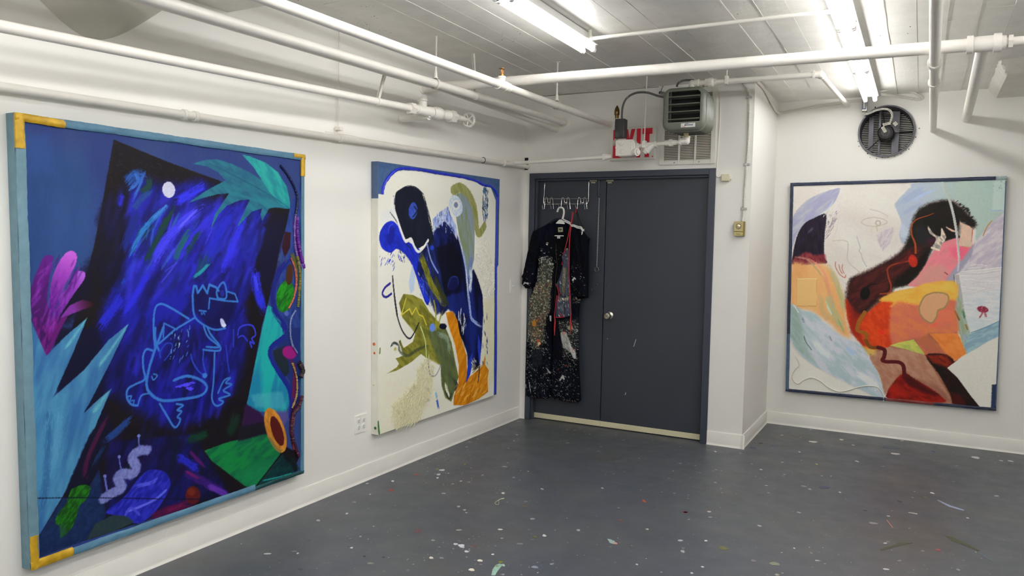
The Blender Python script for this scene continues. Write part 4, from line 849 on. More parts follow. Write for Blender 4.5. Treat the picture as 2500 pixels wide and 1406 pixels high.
 ('f','#d8dcff',[1001,931,1000,934,997,937,992,938,986,939,981,937,976,935,973,932,972,929,973,926,976,923,981,922,986,922,992,923,997,925,1000,928],1.6,{'sm': 1}),
 ('s','#3f7fd0',[845,849,884,856],4.3,{'w': 7.5,'sm': 1,'dry': 0.25}),
 ('s','#3f7fd0',[855,858,859,870,869,859,876,871],3.6,{'w': 4.5,'sm': 0,'dry': 0.25}),
 ('s','#3f7fd0',[612,1003,604,918,610,834,632,808,676,819,787,884],2.9,{'w': 9.3,'sm': 1,'dry': 0.25}),
 ('s','#3f7fd0',[820,881,712,927,631,982],3.4,{'w': 9.4,'sm': 0,'dry': 0.25}),
 ('s','#3f7fd0',[653,957,656,893,723,928],3.4,{'w': 6.8,'sm': 0,'dry': 0.25}),
 ('s','#3f7fd0',[869,924,894,976,955,1026,945,1033,884,1023],3.6,{'w': 9.0,'sm': 1,'dry': 0.25}),
 ('s','#2c4cc0',[1045,956,1045,1042],3.6,{'w': 6.3,'sm': 1,'dry': 0.25}),
 ('s','#3a44d8',[1072,985,1083,951,1127,939,1170,951,1186,995,1161,1011,1178,1039,1150,1027,1161,1055],3.4,{'w': 8.5,'sm': 1,'dry': 0.25}),
 ('s','#3a44d8',[1074,998,1105,992,1133,1021],3.4,{'w': 6.8,'sm': 1,'dry': 0.25}),
 ('s','#3f7fd0',[653,913,626,974,602,1026,577,1100,568,1153,585,1195,647,1238,767,1250,855,1248,887,1218,855,1178,777,1147,707,1156],4.2,{'w': 12.7,'sm': 1,'dry': 0.25}),
 ('s','#3f7fd0',[613,910,613,964,630,1013],3.6,{'w': 9.1,'sm': 1,'dry': 0.25}),
 ('s','#3f7fd0',[597,1009,569,1000,552,1027,553,1081,560,1129,517,1144,480,1159,474,1192,492,1227,521,1238],3.4,{'w': 9.5,'sm': 1,'dry': 0.25}),
 ('s','#3f7fd0',[581,1195,542,1199,525,1239],3.4,{'w': 7.8,'sm': 1,'dry': 0.25}),
 ('s','#3f7fd0',[475,1192,496,1192,488,1213,508,1213,504,1235],3.4,{'w': 6.0,'sm': 0,'dry': 0.25}),
 ('s','#3f7fd0',[633,1250,665,1303,710,1372,740,1342,724,1326,746,1306,724,1294,754,1279,720,1266],3.6,{'w': 9.1,'sm': 1,'dry': 0.25}),
 ('s','#3f7fd0',[866,1035,958,1050,961,1025,911,969,891,934],3.6,{'w': 9.1,'sm': 1,'dry': 0.25}),
 ('s','#3f7fd0',[932,1056,926,1190,916,1274,942,1314,984,1304,957,1282,1024,1274,984,1246,1034,1225,998,1211,1025,1192,987,1199,952,1254],3.6,{'w': 9.1,'sm': 1,'dry': 0.25}),
 ('s','#2c55c8',[868,1040,866,1098,883,1157,845,1137,811,1091,797,1048],3.4,{'w': 6.9,'sm': 1,'dry': 0.25}),
 ('f','#3f7fd0',[890,1160,888,1164,885,1167,881,1169,875,1169,870,1168,865,1165,862,1160,861,1156,862,1151,866,1148,870,1146,875,1146,881,1148,885,1151,888,1155],1.6,{'sm': 1}),
 ('s','#2c44c0',[1000,1029,1011,1116,1021,1161],3.4,{'w': 6.9,'sm': 1,'dry': 0.25}),
 ('s','#3f7fd0',[603,1113,621,1122,603,1139,594,1122],3.4,{'w': 6.9,'sm': 1,'dry': 0.25}),
 ('s','#2c50c4',[639,1046,635,1022,666,986,698,993,689,1028,657,1060],3.4,{'w': 5.2,'sm': 1,'dry': 0.25}),
 ('d',['#6aa0e0','#4a70e0','#a0c8f0'],[685,924,797,909,797,1024,758,1068,684,1091],26,{'z': [12.8,21.9],'g': -72,'p': 0.22,'q': 3}),
 ('d',['#5a50ff','#4a48ee'],[720,1176,806,1181,806,1214,720,1200],6,{'z': [25.9,43.1],'g': 10,'p': 0.35,'q': 4}),
 ('s','#0a1038',[69,1515,299,1578,718,1704,1010,1788],1.7,{'w': 4.3}),
],
'P2': [
 ('f','#d7d5ca',[-12,47,1684,-14,1762,1845,16,1800],7.7,{'c2': '#d9d7ce','nz': [154.9,40,2,0.8]}),
 ('f','#d3cfb8',[21,1318,426,1448,1011,1703,182,1825,6,1787],166.9,{'a': 0.5}),
 ('f','#cdcba6',[1374,997,1574,962,1600,1616,1401,1733],72.4,{'a': 0.6}),
 ('f','#c6cbd0',[74,381,214,345,305,579,98,466],48.3,{'a': 0.5}),
 ('f','#4a6488',[-4,76,1603,45,1617,699,1566,749,1620,1872,1562,1862,1531,712,1530,221,1449,128,1255,99,961,78,665,81,396,84,270,99,186,136,134,184,106,244,101,271,-7,267],2.2,{'c2': '#415a7e','nz': [22.2,0,1,0.7]}),
 ('f','#2a3f9c',[1531,712,1574,713,1606,1776,1559,1768],4.5,{'a': 0.6}),
 ('f','#2136bc',[79,552,90,495,145,444,216,431,278,468,329,534,433,577,540,623,625,702,670,814,618,987,533,888,470,777,409,692,331,631,256,605,196,630,113,606],4.5,{'c2': '#1b2aa0','nz': [12.6,40,3,1],'sm': 1}),
 ('f','#1a2490',[232,524,225,545,212,562,198,573,182,576,169,571,159,558,154,540,156,519,163,498,175,481,190,470,205,467,219,472,229,484,233,503],5.9,{'sm': 1}),
 ('s','#3a50d8',[170,507,181,463,216,448],4.0,{'w': 8.0}),
 ('d',['#2538b8','#2a3ca0'],[84,624,269,631,234,742,91,710],26,{'z': [14.5,32.2],'g': -60,'p': 0.2,'q': 7}),
 ('d',['#2538b8','#1b2260'],[256,601,408,654,383,699,282,676],30,{'z': [11.8,27.6],'g': 70,'p': 0.2,'q': 8}),
 ('f','#0b0e30',[540,607,649,544,675,487,789,404,895,441,990,521,1058,656,1120,811,1210,752,1281,833,1351,951,1369,1109,1365,1131,1354,1310,1325,1486,1270,1515,1204,1480,1161,1553,1139,1375,1078,1282,1012,1216,960,1059,866,1028,793,1072,688,968,717,961,657,854,490,778,488,700],17.3,{'c2': '#1c2c74','nz': [90.1,80,4,1.0],'h': 0.8}),
 ('f','#0a0b1c',[707,591,914,556,1026,656,1079,809,986,891,834,943,742,816],36.2,{'a': 0.8}),
 ('f','#1d2f7c',[834,943,1083,912,1154,1089,914,1072],29.2,{'a': 0.7}),
 ('f','#141a50',[1001,863,983,881,957,894,926,899,897,897,873,887,858,871,853,851,861,831,878,813,904,801,933,795,963,797,988,807,1004,823,1008,843],11.0,{'sm': 1}),
 ('s','#2a3a80',[862,870,906,805,983,807,1001,858],4.8,{'w': 8.4}),
 ('d',['#5a78c8','#8aa0d8','#c0c8e0'],[490,762,627,813,632,972,493,910],40,{'z': [9.9,25.6],'g': 60,'p': 0.25,'q': 9}),
 ('f','#2238c4',[545,842,601,860,631,940,603,963,547,889],6.7,{}),
 ('f','#bcc6de',[659,401,758,342,848,304,880,359,960,439,975,538,911,482,864,442,804,411,732,446,675,480],9.9,{'c2': '#7a8cc4','nz': [12.4,80,5,1.2]}),
 ('d',['#dfe4ef','#1b2a70','#8c9ccc'],[673,384,846,312,956,439,943,506,704,479],60,{'z': [14.5,40.0],'g': 75,'p': 0.16,'q': 10}),
 ('d',['#0f1648','#1b2a70'],[674,448,894,424,975,538,705,543],60,{'z': [22.0,55.1],'g': 60,'p': 0.18,'q': 11}),
 ('f','#8793a0',[904,227,1059,183,1159,252,1205,362,1218,500,1216,682,1176,760,1120,811,1066,656,998,505,954,372,968,305],7.2,{'c2': '#7d8b70','nz': [24.1,78,6,1.2]}),
 ('s','#848850',[918,185,1011,161,1125,204,1202,284,1234,378,1247,447,1286,485,1362,426],5.4,{'w': 74.8,'nb': 1,'c2': '#99986a','nz': [19.3,60,4,0.9],'taper': (1,0.8)}),
 ('s','#6f84ac',[1173,656,1159,743,1145,829],24.1,{'w': 60.3}),
 ('s','#c8d2e4',[1159,743,1178,812,1164,881,1182,925],14.5,{'w': 41.0,'dry': 0.5}),
 ('f','#cfd8e8',[860,278,901,224,981,228,1038,285,1029,344,954,372,892,336],4.4,{'c2': '#b4c0dc','nz': [8.8,0,1,0.9],'sm': 1}),
 ('f','#e4e8f0',[1002,285,998,299,988,311,972,319,953,323,934,321,918,314,907,304,903,291,906,277,916,266,932,257,951,253,970,255,986,261,998,272],4.4,{'sm': 1}),
 ('f','#7886a4',[980,286,978,295,972,302,963,307,952,310,942,308,933,304,926,298,924,290,926,281,932,274,941,269,951,267,962,268,971,272,977,278],4.4,{'sm': 1}),
 ('d',['#1f4f78','#2a5f8c','#173858'],[1329,137,1405,149,1413,353,1352,400,1323,322],90,{'z': [14.5,41.0],'g': 70,'p': 0.25,'q': 12}),
 ('f','#1a2133',[234,264,273,232,360,203,450,203,517,225,548,266,588,341,617,418,664,496,708,655,755,768,712,783,667,702,608,576,539,586,486,602,432,570,393,536,342,541,303,489,264,416,232,344],4.4,{'c2': '#141a2a','nz': [17.6,75,4,0.9],'sm': 1,'h': 1}),
 ('f','#33489c',[476,356,469,377,456,395,438,406,419,410,401,405,388,393,380,375,380,355,387,334,400,316,417,304,436,300,454,305,468,317,475,335],4.9,{'sm': 1,'c2': '#4460bc','nz': [7.9,60,3,1]}),
 ('s','#1a2133',[440,326,473,354,428,395],4.4,{'w': 11.0}),
 ('s','#1c2030',[267,239,360,201,457,201,544,239],3.3,{'w': 7.7,'dry': 0.5}),
 ('s','#1c2030',[544,239,617,387,661,488],5.5,{'w': 17.6,'dry': 0.6}),
 ('s','#22283c',[185,377,259,439,342,556,407,601],3.2,{'w': 7.2,'dry': 0.4}),
 ('s','#2a3046',[215,276,226,323],3.9,{'w': 9.9,'dry': 0.4}),
 ('s','#dfe0e2',[213,287,214,345,258,420,303,497,352,557,406,538,446,589,497,623,560,588,604,546],2.7,{'w': 18.9,'h': 2}),
 ('f','#151a3e',[594,599,677,559,770,777,851,1026,719,1058,617,932,544,779,541,678],24.2,{'a': 0.85,'c2': '#22307c','nz': [17.6,75,4,1]}),
 ('d',['#2a44c0','#0c1030','#8fa0cc','#3a4018'],[487,654,679,623,805,982,661,1038,504,794],60,{'z': [26.4,77.1],'g': 66,'p': 0.14,'q': 19,'a': 0.7,'sf': 4}),
 ('s','#7f90c4',[594,568,645,678,733,768],4.4,{'w': 13.3,'dry': 0.2}),
 ('s','#6b6c1c',[507,631,570,717,656,846,820,999],11.0,{'w': 57.3,'c2': '#8a8a2a','nz': [15.4,70,5,1]}),
 ('f','#2a44b8',[678,596,677,602,672,607,665,610,656,612,647,611,640,607,635,602,633,596,635,590,639,585,647,581,655,580,664,581,671,584,676,590],1.7,{'sm': 1}),
 ('s','#3a4018',[683,783,773,899,881,1011],15.4,{'w': 44.1,'dry': 0.3}),
 ('f','#b3c2d6',[429,707,463,777,452,877,414,900,393,821],5.4,{}),
 ('s','#8798cc',[965,480,1049,613,1101,742,1121,845,1151,985,1174,1096],6.6,{'w': 26.4,'c2': '#c4cce4','nz': [11.0,80,6,1]}),
 ('s','#191b2e',[217,778,234,875,259,985,271,1031],3.0,{'w': 16.7,'dry': 0.3,'taper': (0.7,1)}),
 ('s','#2a2686',[193,823,140,849,115,886,153,908,207,889],3.0,{'w': 15.8}),
 ('f','#6e6d2a',[288,953,337,895,440,908,548,944,633,1029,750,1110,840,1158,919,1266,970,1407,1025,1534,984,1613,932,1703,854,1664,799,1559,785,1425,613,1351,543,1311,424,1355,272,1388,174,1392,271,1367,296,1346,258,1307,345,1299,293,1202,307,1190,344,1249,447,1218,472,1166,419,1122,327,1050],4.4,{'c2': '#8c8a3e','nz': [24.2,40,3,1.1],'h': 0.6}),
 ('f','#4c5a48',[608,1154,840,1175,920,1283,970,1415,1014,1532,961,1627,932,1694,854,1652,806,1561,787,1417,697,1308],36.2,{'a': 0.85,'c2': '#5f6c48','nz': [19.3,70,4,1]}),
 ('s','#3c4638',[305,1192,300,1256,384,1304,502,1278,639,1261],8.8,{'w': 24.2,'a': 0.7,'dry': 0.3}),
 ('s','#3a4a48',[207,1223,243,1205,293,1225],6.0,{'w': 18.0,'dry': 0.4}),
 ('s','#a8a45a',[250,1235,257,1258],7.2,{'w': 25.2,'dry': 0.4}),
 ('s','#8fa08c',[737,1190,857,1235,906,1348],13.3,{'w': 44.5,'a': 0.8}),
 ('s','#36413c',[943,1539,1008,1600,961,1635],11.1,{'w': 33.4}),
 ('s','#c5b944',[363,927,314,1032,403,998,430,1038,475,995,510,1042,558,1059,600,1120],3.3,{'w': 8.8,'sm': 0,'h': 1.5}),
 ('s','#9a9a2c',[688,960,713,1034,719,1164],4.4,{'w': 13.3}),
 ('s','#8a8828',[806,1032,764,1095,743,1142],5.4,{'w': 18.0}),
 ('s','#b4c890',[532,1124,589,1224,606,1330,627,1364],3.3,{'w': 9.9}),
 ('s','#191b2e',[235,891,257,989,290,1074,342,1150,410,1194,462,1159,511,1099],2.7,{'w': 11.7}),
 ('f','#6a8ad2',[711,1147,709,1158,701,1167,690,1172,676,1173,663,1170,651,1163,643,1152,640,1141,642,1130,650,1122,661,1116,675,1115,689,1118,700,1126,708,1136],4.4,{'sm': 1}),
 ('f','#0d1030',[855,1151,851,1159,841,1165,826,1169,807,1169,789,1165,774,1159,763,1152,759,1143,763,1135,773,1129,788,1126,806,1126,824,1129,840,1135,851,1143],6.7,{'sm': 1}),
 ('f','#b9770f',[837,1050,928,1047,993,1116,1028,1217,1079,1299,1131,1392,1145,1568,1254,1535,1357,1500,1411,1420,1410,1498,1470,1547,1451,1613,1464,1716,1313,1750,1110,1762,961,1733,962,1670,1023,1585,1022,1447,967,1296,886,1162],6.1,{'c2': '#c98a22','nz': [21.9,-50,4,1.1],'h': 1.2}),
 ('d',['#d9a040','#a0640a','#e0b060'],[976,1595,1430,1537,1455,1714,1110,1755],50,{'z': [28.1,70.1],'g': -40,'p': 0.14,'q': 14}),
 ('d',['#3a4038','#6a6020'],[1234,1475,1374,1493,1341,1552,1219,1535],20,{'z': [19.3,48.3],'g': -20,'p': 0.2,'q': 15}),
 ('f','#2a40ae',[1129,1597,1143,1507,1165,1431,1217,1375,1217,1473,1186,1548],3.6,{}),
 ('f','#2c42b4',[1321,1486,1290,1348,1295,1251,1337,1326,1336,1416],3.6,{}),
 ('s','#1a1c40',[1321,1477,1316,1575,1295,1630],5.4,{'w': 13.4}),
 ('d',['#c0c0b8','#e0dcc8'],[1199,1435,1267,1426,1269,1488,1218,1490],14,{'z': [17.0,31.6],'g': 60,'p': 0.25,'q': 16}),
 ('s','#8fa0cc',[1149,942,1179,1091,1223,1140,1342,1194],6.6,{'w': 28.6}),
 ('d',['#bac4e0','#e8ecf4','#1b2c80'],[974,1026,1121,1096,1127,1270,1078,1265],20,{'z': [24.3,60.7],'g': 80,'p': 0.16,'q': 17}),
 ('d',['#4a5aa8','#28387c'],[1358,1032,1430,1064,1448,1539,1376,1529],16,{'z': [17.0,41.3],'g': 75,'p': 0.25,'q': 18}),
 ('s','#2a2f58',[627,1364,655,1465,719,1484,766,1447,783,1417],3.3,{'w': 10.0}),
 ('s','#ddd8c4',[851,1559,876,1622,908,1669],9.7,{'w': 31.6}),
 ('s','#2a3436',[853,1618,904,1677,931,1647],4.4,{'w': 13.3}),
 ('s','#7ab0cc',[726,1598,747,1650],8.9,{'w': 20.0,'dry': 0.3}),
 ('s','#2a55b4',[742,1650,770,1733],6.7,{'w': 22.2,'dry': 0.4}),
 ('s','#2f6a30',[87,1686,92,1724,100,1766],4.0,{'w': 16.1,'dry': 0.4}),
 ('s','#6a7a30',[98,1226,96,1255],4.0,{'w': 12.0,'dry': 0.4}),
 ('s','#d8682a',[67,1194,69,1281],5.0,{'w': 12.0}),
 ('f','#dddacb',[641,1354,787,1417,775,1515,733,1591,689,1535,686,1437],17.8,{'a': 0.6}),
],
'P3': [
 ('f','#dad6cf',[-76,-43,1603,-28,1640,1832,-2,1897],6.8,{'c2': '#d2ccc6','nz': [169.7,20,2,0.7]}),
 ('f','#aab4c4',[815,229,864,163,920,99,976,67,1553,48,1552,296,1476,374,1414,485,1374,501,1368,375,1303,288,1230,208,1160,203,1055,222,972,287,939,376,922,491,888,549,856,476,866,377,825,270],12.9,{'gr': [981,165,1263,168],'c2': '#a9bbb3','sm': 1}),
 ('s','#93a2c4',[852,221,944,156,1022,117],23.1,{'w': 53.2,'a': 0.6}),
 ('s','#a8bcdc',[925,221,1002,165,1079,126],11.0,{'w': 20.5,'a': 0.8}),
 ('s','#9aa4c0',[878,311,942,262,1012,230],15.4,{'w': 33.8,'a': 0.6}),
 ('s','#c4ccd8',[874,377,885,475,919,409],18.8,{'w': 43.4,'a': 0.6}),
 ('f','#b6adbb',[1375,517,1444,406,1551,281,1558,709,1276,758,1345,621],31.6,{'c2': '#cac4c8','nz': [25.1,-45,3,1.1]}),
 ('f','#a9bfb8',[1368,75,1547,56,1551,281,1459,296],33.1,{'a': 0.8}),
 ('f','#b1b4bd',[55,345,137,217,248,147,390,100,407,124,371,217,302,285,224,345,144,397,90,485,62,581],9.3,{'c2': '#9f9fbb','nz': [23.1,-40,5,1.1],'sm': 1}),
 ('s','#c2ccd8',[240,336,318,276,370,191],9.2,{'w': 15.4,'a': 0.7}),
 ('f','#2a2134',[68,651,91,502,144,393,224,341,313,310,310,448,308,585,317,671,329,710,182,727,71,730],9.3,{'c2': '#1e1826','nz': [16.0,80,5,0.9],'sm': 1}),
 ('s','#7a6a80',[180,466,219,423],10.6,{'w': 19.5,'a': 0.6,'dry': 0.4}),
 ('f','#8a3c44',[66,682,169,623,252,647,316,637,332,710,174,732,68,735],27.2,{'c2': '#6a2430','nz': [12.9,80,4,1]}),
 ('d',['#8f8390','#a89da6','#5a4c60'],[311,302,409,285,379,413,327,516,308,448],60,{'z': [23.0,53.8],'g': -65,'p': 0.07,'q': 21}),
 ('d',['#e8e4e4','#d8d8e0'],[288,328,394,208,413,277,322,379],24,{'z': [15.4,38.4],'g': -60,'p': 0.12,'q': 22}),
 ('s','#c0b9ac',[577,378,606,348,670,337,731,348,766,373,741,392,685,407,620,401,577,378],2.3,{'w': 7.7,'dry': 0.3}),
 ('s','#b4ad9e',[684,386,690,365,709,365,718,386,703,402,686,390],2.7,{'w': 9.0,'dry': 0.3}),
 ('s','#cfcac0',[624,411,622,445],2.3,{'w': 5.4,'dry': 0.3}),
 ('s','#cdc6b6',[654,411,656,453],2.3,{'w': 5.4,'dry': 0.3}),
 ('s','#bdb59e',[692,407,698,444],2.7,{'w': 7.1,'dry': 0.3}),
 ('s','#c3bcba',[637,271,706,290,768,327],2.3,{'w': 6.1,'dry': 0.3}),
 ('s','#c3bdb2',[366,528,474,527,490,582,494,692,586,776],2.7,{'w': 7.1,'dry': 0.3}),
 ('s','#b6b6ba',[550,488,564,530,580,580,571,605,587,626,605,681,634,730],2.3,{'w': 6.1,'dry': 0.3}),
 ('s','#cfcac6',[414,311,403,413,382,490,366,528],2.7,{'w': 5.3,'dry': 0.3}),
 ('s','#b4705e',[402,699,402,738,434,796,475,825,480,803],2.7,{'w': 7.1,'dry': 0.3}),
 ('s','#b06050',[427,720,437,762,454,791],2.3,{'w': 6.1,'dry': 0.3}),
 ('s','#b88070',[455,719,452,753,469,791],2.7,{'w': 7.1,'dry': 0.3}),
 ('f','#beb4bb',[693,478,757,435,809,414,816,451,792,543,746,602,713,544],12.9,{'c2': '#cdc6c8','nz': [6.1,-65,6,1.2]}),
 ('f','#dcae76',[62,735,173,723,287,715,361,756,421,857,473,975,505,1093,505,1047,500,1148,534,1305,469,1290,382,1205,295,1150,208,1105,61,1067],50.4,{'c2': '#d3a06a','nz': [90.0,70,3,0.8],'sm': 1}),
 ('s','#b3af86',[352,739,422,883,466,1009,486,1111],16.9,{'w': 46.1,'a': 0.85,'dry': 0.2}),
 ('s','#dd9484',[188,679,272,733,331,817,367,902],7.1,{'w': 30.2,'a': 0.9,'taper': (0.6,0.3)}),
 ('s','#b09a80',[72,669,172,679,256,759,308,836],5.3,{'w': 16.0,'a': 0.7}),
 ('s','#d09070',[315,809,370,971,407,1098],13.8,{'w': 30.7,'a': 0.7}),
 ('f','#dfb57c',[108,848,261,842,270,1067,117,1076],1.8,{'h': 2.5}),
 ('s','#ecd09c',[108,848,261,842],1.6,{'w': 3.9}),
 ('s','#b88c58',[117,1077,270,1069],1.8,{'w': 3.5}),
 ('s','#c89c64',[262,846,270,1067],1.6,{'w': 2.4}),
 ('s','#a8b07a',[437,865,432,942,475,1034],5.3,{'w': 14.2,'dry': 0.3}),
 ('s','#c0cc98',[340,1024,375,1092],4.6,{'w': 10.8}),
 ('s','#aab088',[354,965,396,1104,476,1239],26.9,{'w': 62.7,'a': 0.8,'dry': 0.2}),
 ('s','#c4a878',[297,968,322,1108,381,1185],27.6,{'w': 53.1,'a': 0.8}),
 ('s','#c2ccb8',[348,1056,388,1134],8.3,{'w': 16.6}),
 ('s','#8aa070',[436,1162,497,1288],7.2,{'w': 14.3,'a': 0.7}),
 ('f','#a8bbc0',[59,1072,160,1107,257,1132,345,1208,460,1301,609,1359,675,1443,733,1528,796,1719,792,1777,716,1767,587,1711,399,1630,264,1561,145,1468,63,1330],17.4,{'c2': '#c5cad4','nz': [35.2,45,3,1.3],'sm': 1}),
 ('f','#8da49c',[59,1072,130,1099,165,1240,200,1402,282,1539,145,1458,66,1330],33.9,{'a': 0.85,'c2': '#9ab0ac','nz': [17.9,60,4,1]}),
 ('s','#aac0e0',[510,1387,576,1452],18.4,{'w': 36.8}),
 ('s','#e0e2e6',[582,1592,711,1659,767,1722],28.3,{'w': 56.7,'a': 0.7}),
 ('s','#5a6468',[183,1326,199,1371,245,1434],3.1,{'w': 7.2}),
 ('s','#8090a0',[162,1169,179,1219],8.5,{'w': 17.0}),
 ('s','#d6dee0',[256,1347,336,1452,393,1468],26.9,{'w': 51.7,'a': 0.7,'dry': 0.3}),
 ('s','#e8e8d8',[92,1070,132,1129],2.7,{'w': 7.2}),
 ('s','#8a8898',[377,1307,402,1356],7.3,{'w': 12.1}),
 ('f','#8a5a48',[504,1017,770,945,1025,875,1256,865,1289,1239,1298,1428,1267,1468,1391,1702,1459,1774,1149,1787,849,1777,779,1573,684,1443,551,1274],21.3,{'sm': 0,'c2': '#a06a50','nz': [33.8,30,2,1]}),
 ('f','#17130f',[498,973,505,879,529,823,620,781,746,702,855,624,909,524,929,442,946,352,985,270,1069,222,1160,203,1231,224,1310,304,1369,375,1363,416,1315,407,1272,375,1263,455,1272,496,1168,524,1086,594,1048,701,1008,784,939,862,840,892,823,928,721,988,736,995,685,1047,626,1122,562,1104,504,1027,491,938],37.8,{'c2': '#201a18','nz': [78.0,-40,3,0.8],'sm': 1}),
 ('f','#3e1518',[504,973,508,879,560,817,747,710,877,615,948,573,1040,538,1095,489,1084,554,1027,571,990,703,863,814,794,934,721,988,610,1087,516,1075],64.5,{'a': 0.95,'c2': '#54201c','nz': [20.0,-40,3,1],'sm': 1}),
 ('f','#16100d',[842,840,933,737,1016,637,1072,603,1048,701,1008,784,939,861,844,888],32.3,{'a': 0.9}),
 ('f','#292a30',[949,425,1004,376,1095,489,1042,571,976,540],49.7,{'a': 0.6}),
 ('s','#4a1a40',[1040,522,1124,505],19.5,{'w': 35.5,'a': 0.6}),
 ('f','#0d0a09',[666,954,659,973,648,988,635,996,621,997,608,990,599,976,595,957,597,937,603,918,614,903,627,895,641,895,654,902,663,916,667,934],8.3,{'sm': 1}),
 ('s','#0d0a09',[633,907,670,872,731,865],4.6,{'w': 15.4,'taper': (1,0.1)}),
 ('d',['#16120f'],[1230,208,1308,264,1375,375,1355,398,1268,288],60,{'z': [8.8,16.3],'g': -40,'p': 0.6,'q': 23,'sf': 5,'a': 0.8}),
 ('s','#9c4a20',[1087,303,1045,323,971,352,939,401,944,475,970,540,976,613],3.2,{'w': 14.2,'taper': (0.3,1)}),
 ('f','#a8281a',[989,665,992,685,990,703,984,716,974,724,961,724,949,716,938,703,931,685,927,665,929,647,936,634,946,626,958,626,971,634,981,647],9.7,{'sm': 1,'c2': '#c03418','nz': [9.2,60,3,0.9]}),
 ('s','#8c3a1c',[923,680,829,706,786,742,794,809,815,874,805,929,742,945],3.1,{'w': 10.8}),
 ('s','#6a1c18',[942,597,915,656,858,707],15.4,{'w': 30.7,'a': 0.7}),
 ('f','#cf8088',[1100,590,1168,524,1267,491,1277,546,1342,559,1349,517,1356,565,1342,629,1286,670,1260,703,1168,855,939,873,994,801,1048,701],10.2,{'c2': '#e0808c','nz': [24.3,-50,3,1],'sm': 1}),
 ('f','#c8938a',[954,868,1048,717,1147,698,1220,744,1168,853],48.4,{'a': 0.8}),
 ('f','#f0607c',[1198,568,1273,550,1336,565,1325,621,1278,662,1228,631],41.9,{'a': 0.75}),
 ('s','#e8685c',[1280,550,1329,565],5.0,{'w': 12.5}),
 ('f','#8d8583',[1050,400,1065,457,1110,495,1098,541,1080,572,1107,584,1135,590,1151,545,1178,488,1143,416,1140,480,1094,461],6.1,{'c2': '#d8cbb8','nz': [11.6,60,3,1.4],'sm': 1}),
 ('f','#c9b4a2',[1173,406,1206,439,1241,451,1271,479,1261,543,1294,556,1339,561,1346,517,1343,416,1272,375,1264,343,1256,439],6.5,{'c2': '#e0b4a0','nz': [12.3,80,3,1.3],'sm': 1}),
 ('f','#56585a',[1232,407,1273,391,1269,463,1241,451],22.6,{'a': 0.7}),
 ('s','#d8cebc',[1085,570,1135,587],3.5,{'w': 14.2}),
 ('s','#c06050',[1350,422,1347,517],2.5,{'w': 5.0}),
 ('s','#b89a86',[1284,554,1339,559],2.9,{'w': 4.3}),
 ('f','#9a97a8',[1172,851,1272,678,1286,670,1368,525,1353,628,1282,750,1248,777,1251,852],16.1,{}),
 ('s','#dadbd8',[1134,67,1196,231,1241,423,1273,662],1.9,{'w': 15.4,'h': 4}),
 ('s','#b8d8c0',[1134,67,1185,203],2.4,{'w': 12.6}),
 ('s','#f0a8bc',[1248,479,1273,662],2.4,{'w': 12.6}),
 ('s','#c2bcc8',[1272,662,1268,743],5.3,{'w': 10.6}),
 ('s','#b0834a',[1470,362,1444,402,1420,473],2.4,{'w': 7.1,'dry': 0.3}),
 ('s','#8a4a40',[1182,758,1201,773],2.4,{'w': 7.9}),
 ('f','#c4d0cc',[1468,70,1547,64,1551,281,1471,280],16.6,{'a': 0.6}),
 ('s','#9ab0d0',[1458,284,1531,284],2.5,{'w': 6.3}),
 ('d',['#5a6a78','#8fa8a8'],[1451,54,1547,56,1546,172,1459,155],20,{'z': [8.8,25.1],'g': 88,'p': 0.14,'q': 25}),
 ('f','#d9d6d5',[1276,762,1559,721,1570,1109,1348,1124,1304,926],2.3,{'c2': '#cfccd0','nz': [3.8,-2,10,1],'h': 1.5}),
 ('s','#b9b4b4',[1283,765,1427,761,1552,729],1.9,{'w': 3.8}),
 ('s','#f0eeea',[1289,750,1425,733,1548,710],2.3,{'w': 7.7,'h': 2.5}),
 ('s','#f0eeea',[1346,702,1396,692,1451,699],2.2,{'w': 5.1,'h': 2.5}),
 ('s','#e8e4e2',[1336,720,1397,714,1444,703],1.9,{'w': 3.8,'h': 2}),
 ('f','#a9a8a6',[1248,777,1276,770,1327,1050,1307,1051,1285,967],5.3,{}),
 ('s','#3a3060',[1243,776,1251,844],2.4,{'w': 4.7}),
 ('d',['#c9c6c6','#e2e0de','#c2bfc4'],[1291,790,1547,757,1553,1031,1331,1044],90,{'z': [43.4,115.9],'g': -3,'p': 0.03,'q': 26}),
 ('f','#d4d4d4',[1307,919,1550,871,1553,1114,1477,1161,1368,1201,1329,1049],9.2,{'c2': '#c4ccd0','nz': [11.7,0,5,1]}),
 ('f','#c2ced0',[1357,1141,1484,1123,1431,1173,1368,1198],27.1,{'a': 0.8}),
 ('f','#8a2a44',[1480,1034,1476,1042,1467,1049,1455,1052,1441,1052,1428,1048,1416,1041,1409,1032,1407,1023,1411,1014,1420,1007,1432,1004,1446,1004,1460,1008,1471,1015,1478,1024],9.2,{'sm': 1,'dry': 0.4}),
 ('s','#a05060',[1448,1046,1427,1090],5.9,{'w': 10.2,'dry': 0.6}),
 ('s','#a05060',[1456,1046,1470,1087],8.3,{'w': 14.5,'dry': 0.6}),
 ('f','#93a084',[1258,903,1292,948,1330,1068,1369,1215,1397,1297,1352,1371,1287,1192,1260,1053],15.1,{'c2': '#9fb0a8','nz': [12.5,75,4,1.2]}),
 ('s','#8a5a20',[1264,1053,1293,1117],4.5,{'w': 12.5}),
 ('s','#4a7a5a',[1312,1040,1332,1105],7.2,{'w': 16.1}),
 ('s','#946a2c',[1338,1151,1351,1188],3.9,{'w': 9.3}),
 ('s','#9aa8c0',[1321,1218,1347,1273],11.0,{'w': 22.1}),
 ('f','#82a0b0',[1369,1219,1446,1172,1555,1111,1559,1224,1490,1266,1406,1336,1354,1377,1333,1311],9.2,{'c2': '#98b4ba','nz': [14.6,-30,3,1.1]}),
